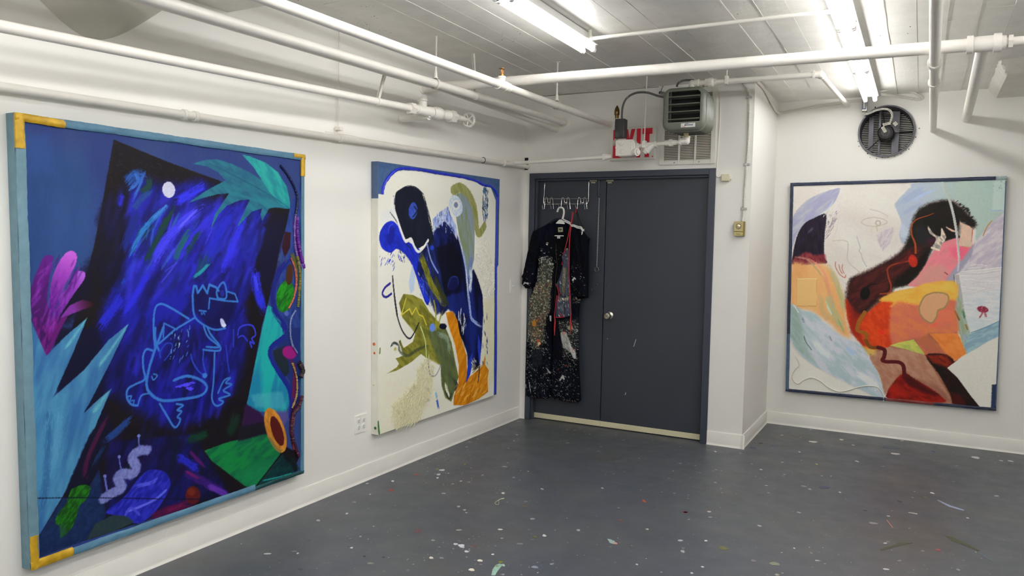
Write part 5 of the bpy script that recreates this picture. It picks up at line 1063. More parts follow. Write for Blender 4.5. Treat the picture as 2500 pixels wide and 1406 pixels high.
 ('s','#5a88a0',[1373,1210,1470,1161,1553,1109],2.2,{'w': 5.1}),
 ('f','#c03c18',[494,998,505,1147,551,1269,636,1369,700,1397,829,1362,844,1292,833,1008,771,989,686,1067,626,1122,562,1104],15.1,{'c2': '#d04a1c','nz': [23.3,60,2,1.1],'sm': 1}),
 ('f','#8a2018',[494,1008,562,1094,626,1130,594,1211,636,1357,541,1265],46.4,{'a': 0.8,'c2': '#a83020'}),
 ('s','#e0301c',[738,1231,783,1267],13.2,{'w': 29.3}),
 ('f','#701a18',[504,1017,561,1084,635,1119,564,1153],38.7,{'a': 0.7}),
 ('f','#dca044',[737,997,838,924,974,887,1065,845,1254,828,1261,978,1115,1033,833,1049,832,1010],21.7,{'c2': '#e8b050','nz': [31.0,0,2,1],'sm': 1}),
 ('f','#e8bc5c',[1018,923,1025,875,1254,828,1258,903],46.1,{'a': 0.6}),
 ('f','#cf7a50',[831,1029,1031,1018,1146,984,1261,968,1265,1062,1288,1223,1095,1237,1144,1298,1231,1396,1078,1407,992,1290,843,1346],34.8,{'c2': '#c9705c','nz': [31.3,30,2,1],'sm': 1}),
 ('f','#d8735c',[1132,1041,1247,1035,1269,1147,1122,1175],65.2,{'a': 0.6}),
 ('s','#d86850',[1106,1186,1146,1155],10.1,{'w': 22.0}),
 ('s','#b08060',[1205,1179,1228,1149],1.8,{'w': 3.7}),
 ('f','#cb9d78',[1019,1038,1053,950,1127,915,1201,926,1216,970,1191,1029,1149,1052,1143,1098,1111,1152,1063,1131,1027,1086],3.0,{'sm': 1}),
 ('s','#a0855c',[1019,1038,1053,950,1127,915,1201,926,1216,970,1191,1029,1149,1052,1143,1098,1111,1152,1063,1131,1027,1086,1019,1038],2.8,{'w': 11.0,'sm': 1}),
 ('f','#dd8844',[1098,1236,1292,1222,1354,1372,1274,1441,1196,1360,1152,1297],7.5,{'c2': '#d27c3c','nz': [21.5,40,2,1]}),
 ('f','#a06048',[1078,1405,1045,1335,992,1290,1093,1240,1214,1388],38.7,{'a': 0.6}),
 ('f','#a3745f',[685,1453,771,1396,831,1361,945,1377,1073,1405,1182,1591,1282,1752,1281,1776,1215,1765,1179,1706,953,1565,894,1596,836,1685,808,1747,762,1594],11.6,{'c2': '#b08872','nz': [31.3,40,2,1],'sm': 1}),
 ('f','#8f5c4c',[1015,1608,1175,1630,1280,1752,1215,1765],45.2,{'a': 0.7}),
 ('f','#d8c060',[637,1377,736,1389,728,1424,675,1443],34.8,{'a': 0.7}),
 ('f','#c2c062',[826,1352,890,1323,992,1290,1078,1405,944,1374],3.2,{'c2': '#a8b25c','nz': [14.3,20,3,1.1]}),
 ('f','#1b110d',[1082,1408,1223,1392,1283,1459,1231,1495,1304,1560,1467,1778,1297,1774,1261,1697,1180,1553],11.6,{'c2': '#2a120e','nz': [23.9,50,3,0.9],'sm': 1}),
 ('f','#6a1a12',[1086,1408,1219,1393,1275,1458,1227,1491,1135,1461],28.4,{'c2': '#8a2c14','nz': [13.5,30,3,1.1]}),
 ('f','#5a1410',[1264,1678,1326,1690,1379,1774,1281,1776],31.9,{'a': 0.7}),
 ('f','#74130c',[823,1731,870,1642,894,1601,946,1560,1006,1599,1127,1664,1205,1723,1208,1765,858,1781],7.5,{'c2': '#981c10','nz': [26.9,20,2,1.1],'sm': 1}),
 ('f','#3c0c0c',[920,1598,953,1567,1058,1633,1179,1706,1129,1721,974,1661],33.9,{'a': 0.8}),
 ('f','#a82414',[838,1714,887,1640,941,1684,978,1738,857,1762],42.5,{'a': 0.6}),
 ('s','#8c5c1e',[634,1100,597,1176,588,1246,652,1272,653,1326,686,1375],4.1,{'w': 31.0,'c2': '#a06020','nz': [14.5,0,1,0.7]}),
 ('s','#7c4a18',[653,1326,686,1375,753,1376],4.5,{'w': 26.9}),
 ('s','#561318',[744,1374,790,1390,791,1443,779,1474,810,1483,889,1479,929,1504,939,1577],3.6,{'w': 28.7}),
 ('f','#d8d5cc',[1231,1493,1337,1388,1453,1304,1557,1227,1568,1589,1529,1593,1542,1764,1467,1780,1390,1683,1304,1564],2.6,{'sm': 0}),
 ('f','#2a3b57',[1529,1593,1568,1584,1574,1802,1531,1789],1.8,{}),
 ('f','#dad7d0',[69,1402,146,1489,264,1571,400,1640,588,1721,698,1760,681,1781,69,1777],10.9,{}),
 ('s','#8a2418',[841,1788,980,1787,1199,1786],4.6,{'w': 12.9,'dry': 0.3}),
],
'CV': [
 ('f','#05070f',[-73,272,746,277,795,1969,-31,2070],8.1,{'c2': '#090d1c','nz': [48.7,80,4,0.9]}),
 ('f','#080c20',[206,452,289,407,365,401,434,432,422,494,368,501,313,508,189,585],14.8,{'a': 0.7}),
 ('f','#040508',[311,508,402,494,430,531,406,644,381,739,348,809,342,1091,317,1092,314,772,308,615],3.8,{}),
 ('f','#44463c',[213,724,283,710,306,804,297,963,272,1095,123,1103,155,937,174,827],32.0,{'a': 0.9}),
 ('d',['#c8cabf','#a4a696','#8d9080','#dfe0da','#6d7266','#777a70'],[213,712,290,697,313,772,305,899,297,994,286,1094,102,1104,128,996,155,924,160,841,179,764],520,{'z': [4.6,15.6],'g': 40,'p': 0.32,'q': 41,'j': 55}),
 ('d',['#8a8d78','#6a6d58','#4a4d40','#b0b29c','#7a4a3c','#8a3a38','#4c5a44','#9a7a40','#a8a490','#5a5c4c','#3e4636'],[155,924,302,899,286,1094,102,1104,128,996],560,{'z': [4.6,13.8],'g': 20,'p': 0.4,'q': 42,'j': 55}),
 ('d',['#d8d9d4','#b8bab4'],[189,598,294,584,313,772,179,776],26,{'z': [4.6,21.1],'g': -20,'p': 0.3,'q': 43,'j': 55}),
 ('d',['#d8d9d4','#b8bab4'],[17,588,132,586,142,969,26,975],18,{'z': [3.2,10.3],'g': -20,'p': 0.35,'q': 44,'j': 55}),
 ('s','#c8cacc',[44,945,65,931,91,940],3.0,{'w': 8.9,'dry': 0.4}),
 ('s','#b8babc',[54,928,98,933],2.6,{'w': 6.5,'dry': 0.4}),
 ('d',['#cfd0ca','#a8aaa4','#8a8c88'],[470,768,605,763,615,1023,477,1017],46,{'z': [3.2,11.9],'g': 60,'p': 0.3,'q': 45,'j': 55}),
 ('d',['#cfd0ca'],[316,646,398,607,394,707,335,835,315,867],16,{'z': [2.8,8.9],'g': 60,'p': 0.4,'q': 46,'j': 55}),
 ('s','#d8dad6',[497,891,507,872,517,881],2.6,{'w': 10.4}),
 ('s','#a8aaa8',[206,718,262,701],2.0,{'w': 5.2,'dry': 0.4}),
 ('s','#b8bab6',[185,725,213,712],2.2,{'w': 5.9,'dry': 0.4}),
 ('f','#dcdcd8',[260,604,260,607,258,609,256,610,254,611,252,610,250,609,248,607,248,604,248,602,249,600,251,599,254,598,256,598,258,600,260,602],1.2,{'sm': 1}),
 ('d',['#c8cabf','#a4a696','#8d9080','#dfe0da','#6d7266','#777a70','#8a8d78','#6a6d58','#4a4d40','#b0b29c','#7a4a3c','#8a3a38','#4c5a44','#9a7a40','#a8a490','#5a5c4c','#3e4636'],[490,998,546,1051,540,1080,489,1083],50,{'z': [3.7,11.0],'g': 60,'p': 0.35,'q': 47,'j': 55}),
 ('f','#4a4c40',[86,1035,292,1025,287,1128,245,1255,241,1414,166,1475,94,1383,82,1175],41.4,{'a': 0.85}),
 ('f','#3a3c3c',[372,1226,534,1202,537,1445,424,1495,398,1361],42.0,{'a': 0.6}),
 ('d',['#8a8d78','#6a6d58','#4a4d40','#b0b29c','#7a4a3c','#8a3a38','#4c5a44','#9a7a40','#a8a490','#5a5c4c','#3e4636'],[84,1035,300,1025,295,1128,253,1268,241,1414,151,1490,87,1398,82,1175],800,{'z': [4.9,16.8],'g': 50,'p': 0.4,'q': 48,'j': 55}),
 ('d',['#c8cabf','#a4a696','#8d9080','#dfe0da','#6d7266','#777a70'],[84,1035,300,1025,295,1128,254,1302,287,1410,275,1522,83,1566,65,1455,82,1175],520,{'z': [4.0,12.8],'g': 40,'p': 0.35,'q': 49,'j': 55}),
 ('d',['#a8622c','#b0402c','#8a3030','#c07a40','#5a6a34','#7a2a48'],[121,1193,243,1193,240,1359,166,1461,131,1311],60,{'z': [6.0,17.1],'g': 60,'p': 0.45,'q': 50,'j': 55}),
 ('f','#b07a30',[170,1267,168,1277,164,1286,158,1293,150,1296,143,1294,136,1288,131,1280,130,1269,131,1258,135,1249,141,1243,149,1240,157,1242,163,1247,168,1256],6.0,{'sm': 1,'dry': 0.3}),
 ('s','#c8502c',[180,1411,208,1437],4.8,{'w': 12.7,'dry': 0.3}),
 ('f','#e0b890',[208,1443,204,1448,199,1452,194,1454,189,1453,185,1450,184,1445,184,1439,187,1433,191,1428,196,1424,202,1422,206,1423,210,1426,211,1431,211,1436],5.5,{'sm': 1}),
 ('d',['#8a8c86','#b8bab4','#5a5e60','#3a4450','#c8cac6'],[60,1554,295,1451,310,1878,76,1897],420,{'z': [3.0,11.3],'g': 70,'p': 0.3,'q': 51,'j': 55}),
 ('f','#20242a',[136,1506,236,1483,224,1623,132,1632],27.6,{'a': 0.8}),
 ('d',['#c8cabf','#a4a696','#8d9080','#dfe0da','#6d7266','#777a70'],[358,1240,534,1216,543,1553,425,1550,406,1360],560,{'z': [2.6,9.1],'g': 50,'p': 0.35,'q': 52,'j': 55}),
 ('d',['#7a7c78','#a8aaa6','#4a4e58','#d0d2ce'],[306,1574,543,1539,567,1890,322,1891],380,{'z': [2.6,10.3],'g': 65,'p': 0.3,'q': 53,'j': 55}),
 ('f','#8f918c',[394,1330,449,1323,469,1369,496,1435,526,1473,534,1533,517,1538,490,1490,453,1466,423,1454,403,1388],8.3,{'c2': '#b4b6b2','nz': [5.5,50,3,1.2]}),
 ('f','#b8bcba',[474,1416,504,1448,530,1486,532,1537,513,1532,490,1476],4.2,{}),
 ('d',['#c02c34'],[496,1442,533,1445,531,1500,505,1482],8,{'z': [4.9,10.8],'g': 40,'p': 0.5,'q': 54,'j': 55}),
 ('f','#c08a88',[445,1329,443,1333,440,1337,434,1339,427,1341,420,1340,415,1339,411,1335,409,1331,410,1327,414,1323,420,1320,427,1319,433,1319,439,1321,443,1325],4.1,{'sm': 1,'dry': 0.3}),
 ('f','#b8bab4',[418,1681,429,1683,441,1713,430,1721,418,1708,397,1738,391,1725],3.1,{}),
 ('f','#a09a80',[456,1271,499,1265,507,1292,478,1307,457,1295],6.5,{'dry': 0.3,'c2': '#c8c4a8'}),
 ('s','#c8cac8',[293,1200,297,1237],2.8,{'w': 9.7}),
 ('s','#d0d2d0',[278,1646,298,1679],2.8,{'w': 6.9}),
 ('s','#c0c2c0',[77,1795,80,1823],2.8,{'w': 9.8}),
 ('s','#b0b0b0',[116,1773,125,1843],2.4,{'w': 6.4,'dry': 0.3}),
 ('d',['#7a6a78','#8a5a68','#9a98a0','#b8b8b8'],[122,1896,276,1885,273,1907,123,1917],50,{'z': [4.0,9.9],'g': 80,'p': 0.3,'q': 55,'j': 55}),
 ('d',['#9a8a8c','#c0c0be','#8a5a60'],[318,1874,367,1886,571,1883,567,1903,435,1909,322,1898],80,{'z': [3.5,9.4],'g': 80,'p': 0.3,'q': 56,'j': 55}),
 ('f','#6a2028',[390,1639,389,1641,387,1644,384,1646,380,1647,376,1646,372,1645,370,1643,369,1641,370,1638,372,1636,375,1634,379,1633,383,1633,387,1634,389,1636],4.2,{'sm': 1}),
 ('f','#5a2a28',[461,1598,460,1601,457,1604,454,1606,449,1607,445,1607,441,1606,438,1603,437,1600,438,1597,440,1594,444,1592,449,1591,453,1591,457,1592,460,1595],4.1,{'sm': 1}),
],
'AP': [
 ('f','#3c4356',[-73,272,746,277,795,1969,-31,2070],8.1,{'c2': '#343b4c','nz': [56.9,80,3,0.9]}),
 ('f','#5c5c4c',[416,788,444,793,443,894,439,988,423,1026,408,989,405,882],8.0,{'c2': '#6e6a54','nz': [5.3,80,4,1]}),
 ('s','#22262c',[447,799,441,925,437,1038],2.2,{'w': 4.4}),
 ('s','#b8babc',[389,905,393,924,399,917],1.9,{'w': 3.8}),
 ('d',['#c8cac8','#8a8c8c'],[393,682,461,668,464,768,402,757],14,{'z': [5.1,14.1],'g': 60,'p': 0.3,'q': 57}),
 ('d',['#a8aaa8','#7a7c7c'],[404,832,465,830,471,1036,387,990],30,{'z': [4.4,14.8],'g': 70,'p': 0.3,'q': 58}),
 ('s','#8a8264',[382,1038,410,1052,444,1047,477,1030],5.1,{'w': 21.8,'dry': 0.2}),
 ('f','#c8b89a',[432,606,452,578,459,581,443,637,433,653,426,644],3.2,{}),
 ('d',['#9a9ca0','#5a6470','#c8cacc'],[368,1049,471,1044,482,1185,386,1191],40,{'z': [5.5,20.7],'g': 70,'p': 0.3,'q': 59}),
 ('s','#15181c',[435,1066,441,1174],3.5,{'w': 8.3}),
 ('f','#6a6e74',[391,1102,424,1093,433,1154,400,1149],9.8,{'a': 0.6,'dry': 0.3}),
],
'OUT': {
 'torso': [293, 402, 255, 423, 206, 452, 115, 494, 137, 650, 151, 777, 144, 912, 120, 970, 100, 1016, 80, 1105, 85, 1140, 144, 1213, 244, 1220, 297, 1200, 357, 1200, 446, 1208, 522, 1189, 538, 1114, 544, 1033, 543, 1080, 523, 953, 491, 767, 494, 642, 525, 530, 503, 475, 428, 444, 368, 402],
 'leg_l': [84, 1035, 78, 1105, 75, 1210, 70, 1336, 62, 1491, 58, 1667, 59, 1807, 76, 1901, 131, 1914, 200, 1910, 269, 1905, 303, 1879, 304, 1713, 308, 1505, 313, 1298, 309, 1093, 291, 998],
 'leg_r': [311, 1024, 316, 1229, 314, 1436, 309, 1643, 309, 1781, 313, 1881, 322, 1899, 375, 1902, 435, 1909, 494, 1910, 549, 1905, 572, 1883, 568, 1822, 551, 1620, 543, 1485, 532, 1283, 538, 1148, 545, 1033, 513, 988],
 'sleeve_l': [275, 414, 206, 451, 112, 494, 95, 542, 79, 613, 62, 690, 49, 748, 40, 793, 29, 832, 24, 858, 11, 881, 23, 897, 19, 923, 16, 943, 37, 964, 52, 980, 92, 981, 120, 974, 135, 938, 136, 893, 148, 816, 161, 739, 183, 649, 209, 560, 256, 470],
 'sleeve_r': [421, 444, 462, 453, 503, 472, 557, 481, 591, 523, 624, 551, 615, 603, 615, 701, 617, 794, 619, 887, 621, 1032, 579, 1037, 539, 1042, 500, 997, 479, 973, 466, 868, 463, 737, 466, 612, 477, 518],
 'inner': [313, 508, 395, 501, 423, 532, 399, 644, 374, 739, 335, 835, 323, 898, 313, 772, 311, 646],
 'apron_top': [436, 631, 460, 643, 465, 768, 465, 861, 475, 942, 478, 1017, 464, 1043, 423, 1048, 399, 1037, 381, 990, 351, 929, 377, 871, 396, 807, 405, 751, 392, 701, 413, 669],
 'apron_low': [371, 1016, 409, 1027, 464, 1030, 485, 1011, 485, 1029, 495, 1177, 475, 1189, 435, 1200, 387, 1206, 349, 1204, 353, 1125, 363, 1029],
 'trim1': [[484, 336, 476, 413, 462, 475, 446, 556, 426, 638, 412, 688], [491, 342, 473, 469, 465, 556, 463, 655, 464, 768, 467, 861, 475, 955, 484, 1083], [404, 744, 401, 770], [351, 929, 372, 972, 380, 1016, 373, 1035, 366, 1090], [379, 946, 391, 990, 388, 1022], [365, 1022, 359, 1063, 353, 1131, 346, 1202], [346, 1203, 386, 1203, 435, 1197], [376, 1048, 373, 1110, 393, 1163, 434, 1196], [481, 1016, 487, 1104, 495, 1181]],
 'ties': [[347, 1201, 354, 1234, 352, 1296, 352, 1354], [495, 1177, 493, 1218, 498, 1272, 493, 1337]],
},
}
# ------------------------------------------------------------------ painting engine: brush work laid on a dense surface (mm, v down)
def hexc(c): c = c.lstrip('#'); return np.array([int(c[i:i+2], 16)/255 for i in (0, 2, 4)], np.float32)
_T = np.random.RandomState(5).rand(64, 64).astype(np.float32)
def vnoise(x, y):
    xi = np.floor(x).astype(int); yi = np.floor(y).astype(int); fx = (x-xi).astype(np.float32); fy = (y-yi).astype(np.float32)
    fx = fx*fx*(3-2*fx); fy = fy*fy*(3-2*fy); a = _T[xi & 63, yi & 63]; b = _T[(xi+1) & 63, yi & 63]; c = _T[xi & 63, (yi+1) & 63]; d = _T[(xi+1) & 63, (yi+1) & 63]
    return (a*(1-fx)+b*fx)*(1-fy)+(c*(1-fx)+d*fx)*fy
def fbm(u, v, s, ang=0, asp=1, o=3, seed=0):
    a = math.radians(ang); x = (u*math.cos(a)+v*math.sin(a))/(s*asp)+seed*7.3; y = (-u*math.sin(a)+v*math.cos(a))/s+seed*3.1
    t = 0; w_ = .5; tot = 0
    for i in range(o): t = t+vnoise(x, y)*w_; tot += w_; x = x*2.03+11; y = y*2.03+5; w_ *= .55
    return t/tot
def ctm(P, closed, n=4):
    return np.array([q[:2] for q in crv([(a, b, 0) for a, b in P], n, closed)], np.float32)
def seg_d2(u, v, a, b):
    d = b-a; L = float(d@d)+1e-9; t = np.clip(((u-a[0])*d[0]+(v-a[1])*d[1])/L, 0, 1)
    return (u-a[0]-t*d[0])**2+(v-a[1]-t*d[1])**2, t
def sdf(u, v, P):
    m = len(P); best = np.full(u.shape, 1e12, np.float32); ins = np.zeros(u.shape, bool)
    for i in range(m):
        a, b = P[i-1], P[i]; d2, _ = seg_d2(u, v, a, b); best = np.minimum(best, d2)
        if a[1] != b[1]:
            c = ((a[1] > v) != (b[1] > v)) & (u < (b[0]-a[0])*(v-a[1])/(b[1]-a[1])+a[0]); ins ^= c
    return np.where(ins, -1, 1)*np.sqrt(best)
class Paint:
    def __init__(s, U, V_): s.U = U.astype(np.float32); s.V = V_.astype(np.float32); s.c = np.zeros((len(U), 3), np.float32); s.h = np.zeros(len(U), np.float32); s.k = 0
    def box(s, P, m):
        lo = P.min(0)-m; hi = P.max(0)+m; return np.nonzero((s.U > lo[0]) & (s.U < hi[0]) & (s.V > lo[1]) & (s.V < hi[1]))[0]
    def lay(s, ix, al, c, u, v, o):
        s.k += 1; C_ = np.broadcast_to(hexc(c), (len(ix), 3)).copy(); rel = 0
        if 'gr' in o:
            g = o['gr']; d = np.array([g[2]-g[0], g[3]-g[1]], np.float32); t = np.clip(((u-g[0])*d[0]+(v-g[1])*d[1])/float(d@d), 0, 1)[:, None]; C_ = C_*(1-t)+hexc(o['c2'])*t
        elif 'c2' in o and 'nz' in o:
            sc_, an, asp, am = o['nz']; n_ = fbm(u, v, sc_, an, asp, 4, s.k); t = np.clip((n_-.5)*3.2*am+.5, 0, 1)[:, None]; C_ = C_*(1-t)+hexc(o['c2'])*t; rel = (n_-.5)*.18
        g_ = fbm(u, v, 3.0, o.get('nz', [0, 30])[1], 3, 2, s.k+3)[:, None]; C_ = C_*(1+(g_-.5)*.06)
        al = al*o.get('a', 1)
        if o.get('dry'):
            dn = fbm(u, v, 3.5, o.get('da', -55), 6, 3, s.k); al = al*np.clip((dn-.5*o['dry'])*5+.45, 0, 1)
        a = al[:, None]; s.c[ix] = s.c[ix]*(1-a)+np.clip(C_, 0, 1)*a
        s.h[ix] = s.h[ix]*(1-al*.6)+(o.get('h', .15)+rel)*al
    def run(s, ops):
        for op in ops:
            if op[0] == 'f':
                _, c, P, soft, o = op; P = np.array(P, np.float32).reshape(-1, 2); P = ctm(P, True) if o.get('sm') else P
                ix = s.box(P, soft)
                if not len(ix): continue
                u, v = s.U[ix], s.V[ix]; d = sdf(u, v, P)+(fbm(u, v, 9, 0, 1, 3, s.k)-.5)*(1.4+soft*.5)
                t = np.clip(.5-d/soft, 0, 1); s.lay(ix, t*t*(3-2*t), c, u, v, o)
            elif op[0] == 's':
                _, c, P, soft, o = op; P = np.array(P, np.float32).reshape(-1, 2); P = ctm(P, False, 4) if (len(P) > 2 and o.get('sm', 1)) else P
                w_ = o['w']/2; ix = s.box(P, w_+soft)
                if not len(ix): continue
                u, v = s.U[ix], s.V[ix]; best = np.full(u.shape, 1e12, np.float32); tt = np.zeros(u.shape, np.float32); m = len(P)-1
                sg = np.zeros(u.shape, np.float32)
                for i in range(m):
                    a_, b_ = P[i], P[i+1]; d2, t = seg_d2(u, v, a_, b_); cl = d2 < best; best = np.where(cl, d2, best); tt = np.where(cl, (i+t)/m, tt); cr_ = (b_[0]-a_[0])*(v-a_[1])-(b_[1]-a_[1])*(u-a_[0]); sg = np.where(cl, np.sign(cr_), sg)
                tp = o.get('taper', (1, 1)); ds = np.sqrt(best); d = ds-w_*(tp[0]+(tp[1]-tp[0])*tt)+(fbm(u, v, 6, 0, 1, 2, s.k)-.5)*(1.2+.35*w_*(.3 if soft < 4 else 1))
                t = np.clip(.5-d/soft, 0, 1); t = t*t*(3-2*t)
                if soft >= 5 and w_ > 6 and not o.get('nb'):   # bristle streaks and dry, ragged ends
                    Ls = float(np.sqrt(((P[1:]-P[:-1])**2).sum(1)).sum()); bs_ = .6*vnoise(tt*Ls/38+s.k*3.7, sg*ds/2.6+50)+.4*vnoise(tt*Ls/14+s.k, sg*ds/1.3+20)
                    en = np.clip(1-np.minimum(tt, 1-tt)/.22, 0, 1)+np.clip(ds/(w_+1e-6)-.45, 0, 1)*.8; t = t*np.clip((bs_-.18-.42*en)*3.6+.25, 0, 1)
                s.lay(ix, t, c, u, v, o)
            elif op[0] == 'd':
                _, cs, P, n_, o = op; P = np.array(P, np.float32).reshape(-1, 2); R = np.random.RandomState(o['q']+31); lo, hi = P.min(0), P.max(0); k_ = 0; tries = 0
                while k_ < n_ and tries < n_*20:
                    tries += 1; q = lo+(hi-lo)*R.rand(2)
                    if sdf(np.array([q[0]]), np.array([q[1]]), P)[0] > 0: continue
                    k_ += 1; L = (o['z'][0]+(o['z'][1]-o['z'][0])*R.rand())/2; a = math.radians(o['g']+R.randn()*o.get('j', 14)); e = np.array([math.cos(a), math.sin(a)])*L
                    wd = L*o['p']*(.6+.8*R.rand()); Q = np.array([q-e, q+e], np.float32); ix = s.box(Q, wd+2+o.get('sf', 0))
                    if not len(ix): continue
                    u, v = s.U[ix], s.V[ix]; d2, t = seg_d2(u, v, Q[0], Q[1]); d = np.sqrt(d2)-wd*(1-.5*np.abs(t-.5)*2)+(fbm(u, v, 5, 0, 1, 2, k_)-.5)*wd*.8
                    al = np.clip(.5-d/o.get('sf', 1.6), 0, 1)*o.get('a', 1); C_ = hexc(cs[R.randint(len(cs))]); s.c[ix] = s.c[ix]*(1-al[:, None])+C_*al[:, None]; s.h[ix] += al*o.get('h', .3)
        return s
    def rgba(s, gain, gam=1.):
        c = np.clip(s.c, 0, 1); l_ = np.where(c <= .04045, c/12.92, ((c+.055)/1.055)**2.4)**gam*gain
        return np.concatenate([np.clip(l_, 0, .92), np.ones((len(l_), 1), np.float32)], 1).astype(np.float32)
def np_mesh(name, co, quads, rgba, mat, parent, smooth=True, kind=None):
    me = bpy.data.meshes.new(name); off = wl(parent) if parent else V((0, 0, 0)); co = (co-off).astype(np.float32); nv, nf = len(co), len(quads); k_ = quads.shape[1]
    me.vertices.add(nv); me.vertices.foreach_set('co', co.ravel()); me.loops.add(nf*k_); me.loops.foreach_set('vertex_index', quads.ravel().astype(np.int32))
    me.polygons.add(nf); me.polygons.foreach_set('loop_start', (np.arange(nf)*k_).astype(np.int32))
    try: me.polygons.foreach_set('loop_total', np.full(nf, k_, np.int32))
    except Exception: pass
    me.update(calc_edges=True)
    if rgba is not None:
        at = me.color_attributes.new('paint', 'FLOAT_COLOR', 'POINT'); at.data.foreach_set('color', rgba.ravel())
    me.materials.append(mat); me.polygons.foreach_set('use_smooth', np.full(nf, smooth)); o = bpy.data.objects.new(name, me); col.objects.link(o); o.parent = parent
    if kind: o['kind'] = kind
    return o
def grid_quads(nu, nv):
    i = np.arange(nv-1)[:, None]*nu+np.arange(nu-1)[None]; i = i.ravel(); return np.stack([i, i+1, i+nu+1, i+nu], 1)
def canvas(name, corners, nrm, nu, nv, plan, ops, parent, mat, hs=1., gain=1., gam=1.):
    """corners TL,TR,BR,BL in metres; plan(point)->(u,v) mm on the artwork"""
    TL, TR, BR, BL = [V(c) for c in corners]; a = np.linspace(0, 1, nu); b = np.linspace(0, 1, nv); A_, B_ = np.meshgrid(a, b)
    A_ = A_.ravel()[:, None]; B_ = B_.ravel()[:, None]; P = (TL*(1-A_)+TR*A_)*(1-B_)+(BL*(1-A_)+BR*A_)*B_
    u, v = plan(P); pt = Paint(u, v).run(ops); h = np.clip(pt.h, -.6, 6)*hs*.001
    edge = np.minimum(np.minimum(A_, 1-A_)*nu, np.minimum(B_, 1-B_)*nv)[:, 0] < 1; h[edge] = 0
    q = grid_quads(nu, nv)
    nq = np.cross(P[q[0][1]]-P[q[0][0]], P[q[0][3]]-P[q[0][0]])
    if np.dot(nq, nrm) < 0: q = q[:, ::-1]
    return np_mesh(name, P+V(nrm)*h[:, None], q, pt.rgba(ART_GAIN*gain, gam), mat, parent)
def ragged(p0, p1, wdir, w_, n, h, seg, amp, seed, base=0.):
    """lumpy strip of dried paint/filler from p0 to p1, w_ wide along wdir, h proud along n"""
    R = random.Random(seed); p0, p1, wdir, n = V(p0), V(p1), V(wdir), V(n); rows = []; ph = [R.uniform(0, 6) for _ in range(6)]
    prof = [(0, -base), (0, .75), (.18, 1), (.5, 1.08), (.82, 1), (1, .7), (1, -base)]
    for i in range(seg+1):
        t = i/seg; row = []
        for k_, (a, b) in enumerate(prof):
            j = amp*(R.uniform(-1, 1)*.5+.6*math.sin(t*seg*.35+ph[k_ % 6]))
            row.append(p0+(p1-p0)*t+wdir*(w_*a+(j*.5 if k_ in (0, 1, 5, 6) else 0))+n*(h*b+(j*.5 if 0 < k_ < 6 else 0)))
        rows.append(row)
    return MB().quad_grid(rows, True, True)
CANV = paint_mat('artist_paint', .55, .08, 320.); CANV.node_tree.nodes['Principled BSDF'].inputs['Specular IOR Level'].default_value = .22
def quad_box(mb, corners, nrm, t0, t1):
    n = V(nrm); b = len(mb.v)
    for t in (t0, t1): mb.v += [tuple(V(c)+n*t) for c in corners]
    mb.f += [tuple(b+i for i in q) for q in ((3, 2, 1, 0), (4, 5, 6, 7), (0, 1, 5, 4), (1, 2, 6, 5), (2, 3, 7, 6), (3, 0, 4, 7))]; return mb
NX = V((1, 0, 0)); NYm = V((0, -1, 0))
def c_x(q, x=.05): return Xp(q[0], q[1], x)
# --- painting 1: blue night garden
c1 = [V((.05, 1.631, 1.930)), V((.05, 3.123, 1.944)), V((.05, 3.130, .208)), V((.05, 1.663, .208))]
p1 = thing('painting', (0, 2.39, .208), 'tall blue canvas with crouching line figure, moon and gold corners', 'painting', 'paintings on the walls')
canvas('canvas', c1, NX, 430, 520, lambda P: ((P[:, 1]-1.6)*1000, (2.0-P[:, 2])*1000), ART['P1'], p1, CANV, 1., .92, 1.12)
TEALG = M('dusty_blue_border_paint', '#678a9a', .5, var=.1, vs_=25, bump=.3, bs=90); TEAL2 = M('light_blue_border_paint', '#54809c', .5, var=.12, vs_=22, bump=.3, bs=90)
quad_box(MB(), c1, -NX, .001, .049).build('stretcher', TEALG, p1)
up, dn_, rt, lf_ = V((0, 0, 1)), V((0, 0, -1)), V((0, 1, 0)), V((0, -1, 0))
ragged(c1[0], c1[1], dn_, .030, NX, .010, 90, .0035, 1).build('border_strip', TEAL2, p1)
ragged(c1[0], c1[3], rt, .036, NX, .008, 90, .003, 2).build('border_strip', TEALG, p1)
ragged(c1[1]+V((0, -.002, 0)), c1[2], lf_, .022, NX, .008, 90, .003, 3).build('border_strip', TEAL2, p1)
xb_ = lerp(c1[3], c1[2], .76); ragged(c1[3], xb_, up, .030, NX, .009, 70, .003, 4).build('border_strip', TEAL2, p1)
ragged(xb_, c1[2], up, .020, NX, .008, 30, .004, 5).build('border_strip', M('dark_green_edge_paint', '#12464a', .45, var=.3, vs_=30), p1)
GOLDP = M('gold_ochre_paint', '#c79f22', .42, .15, var=.18, vs_=30, bump=.4, bs=70)
n_ = .0115
def gold(cn, hx, hz, lx, lz, sd, w_=.03):
    g = ragged(cn+NX*.001, cn+NX*.001+hx*lx, hz, w_, NX, n_, 16, .003, sd); g2 = ragged(cn+NX*.001, cn+NX*.001+hz*lz, hx, w_+.004, NX, n_, 16, .003, sd+1)
    b = len(g.v); g.v += g2.v; g.f += [tuple(b+i for i in f_) for f_ in g2.f]; g.build('corner_trim', GOLDP, p1)
gold(c1[0], rt, dn_, .185, .128, 11); gold(c1[1], lf_, dn_, .085, .115, 13, .024); gold(c1[3], up, rt, .13, .165, 15)
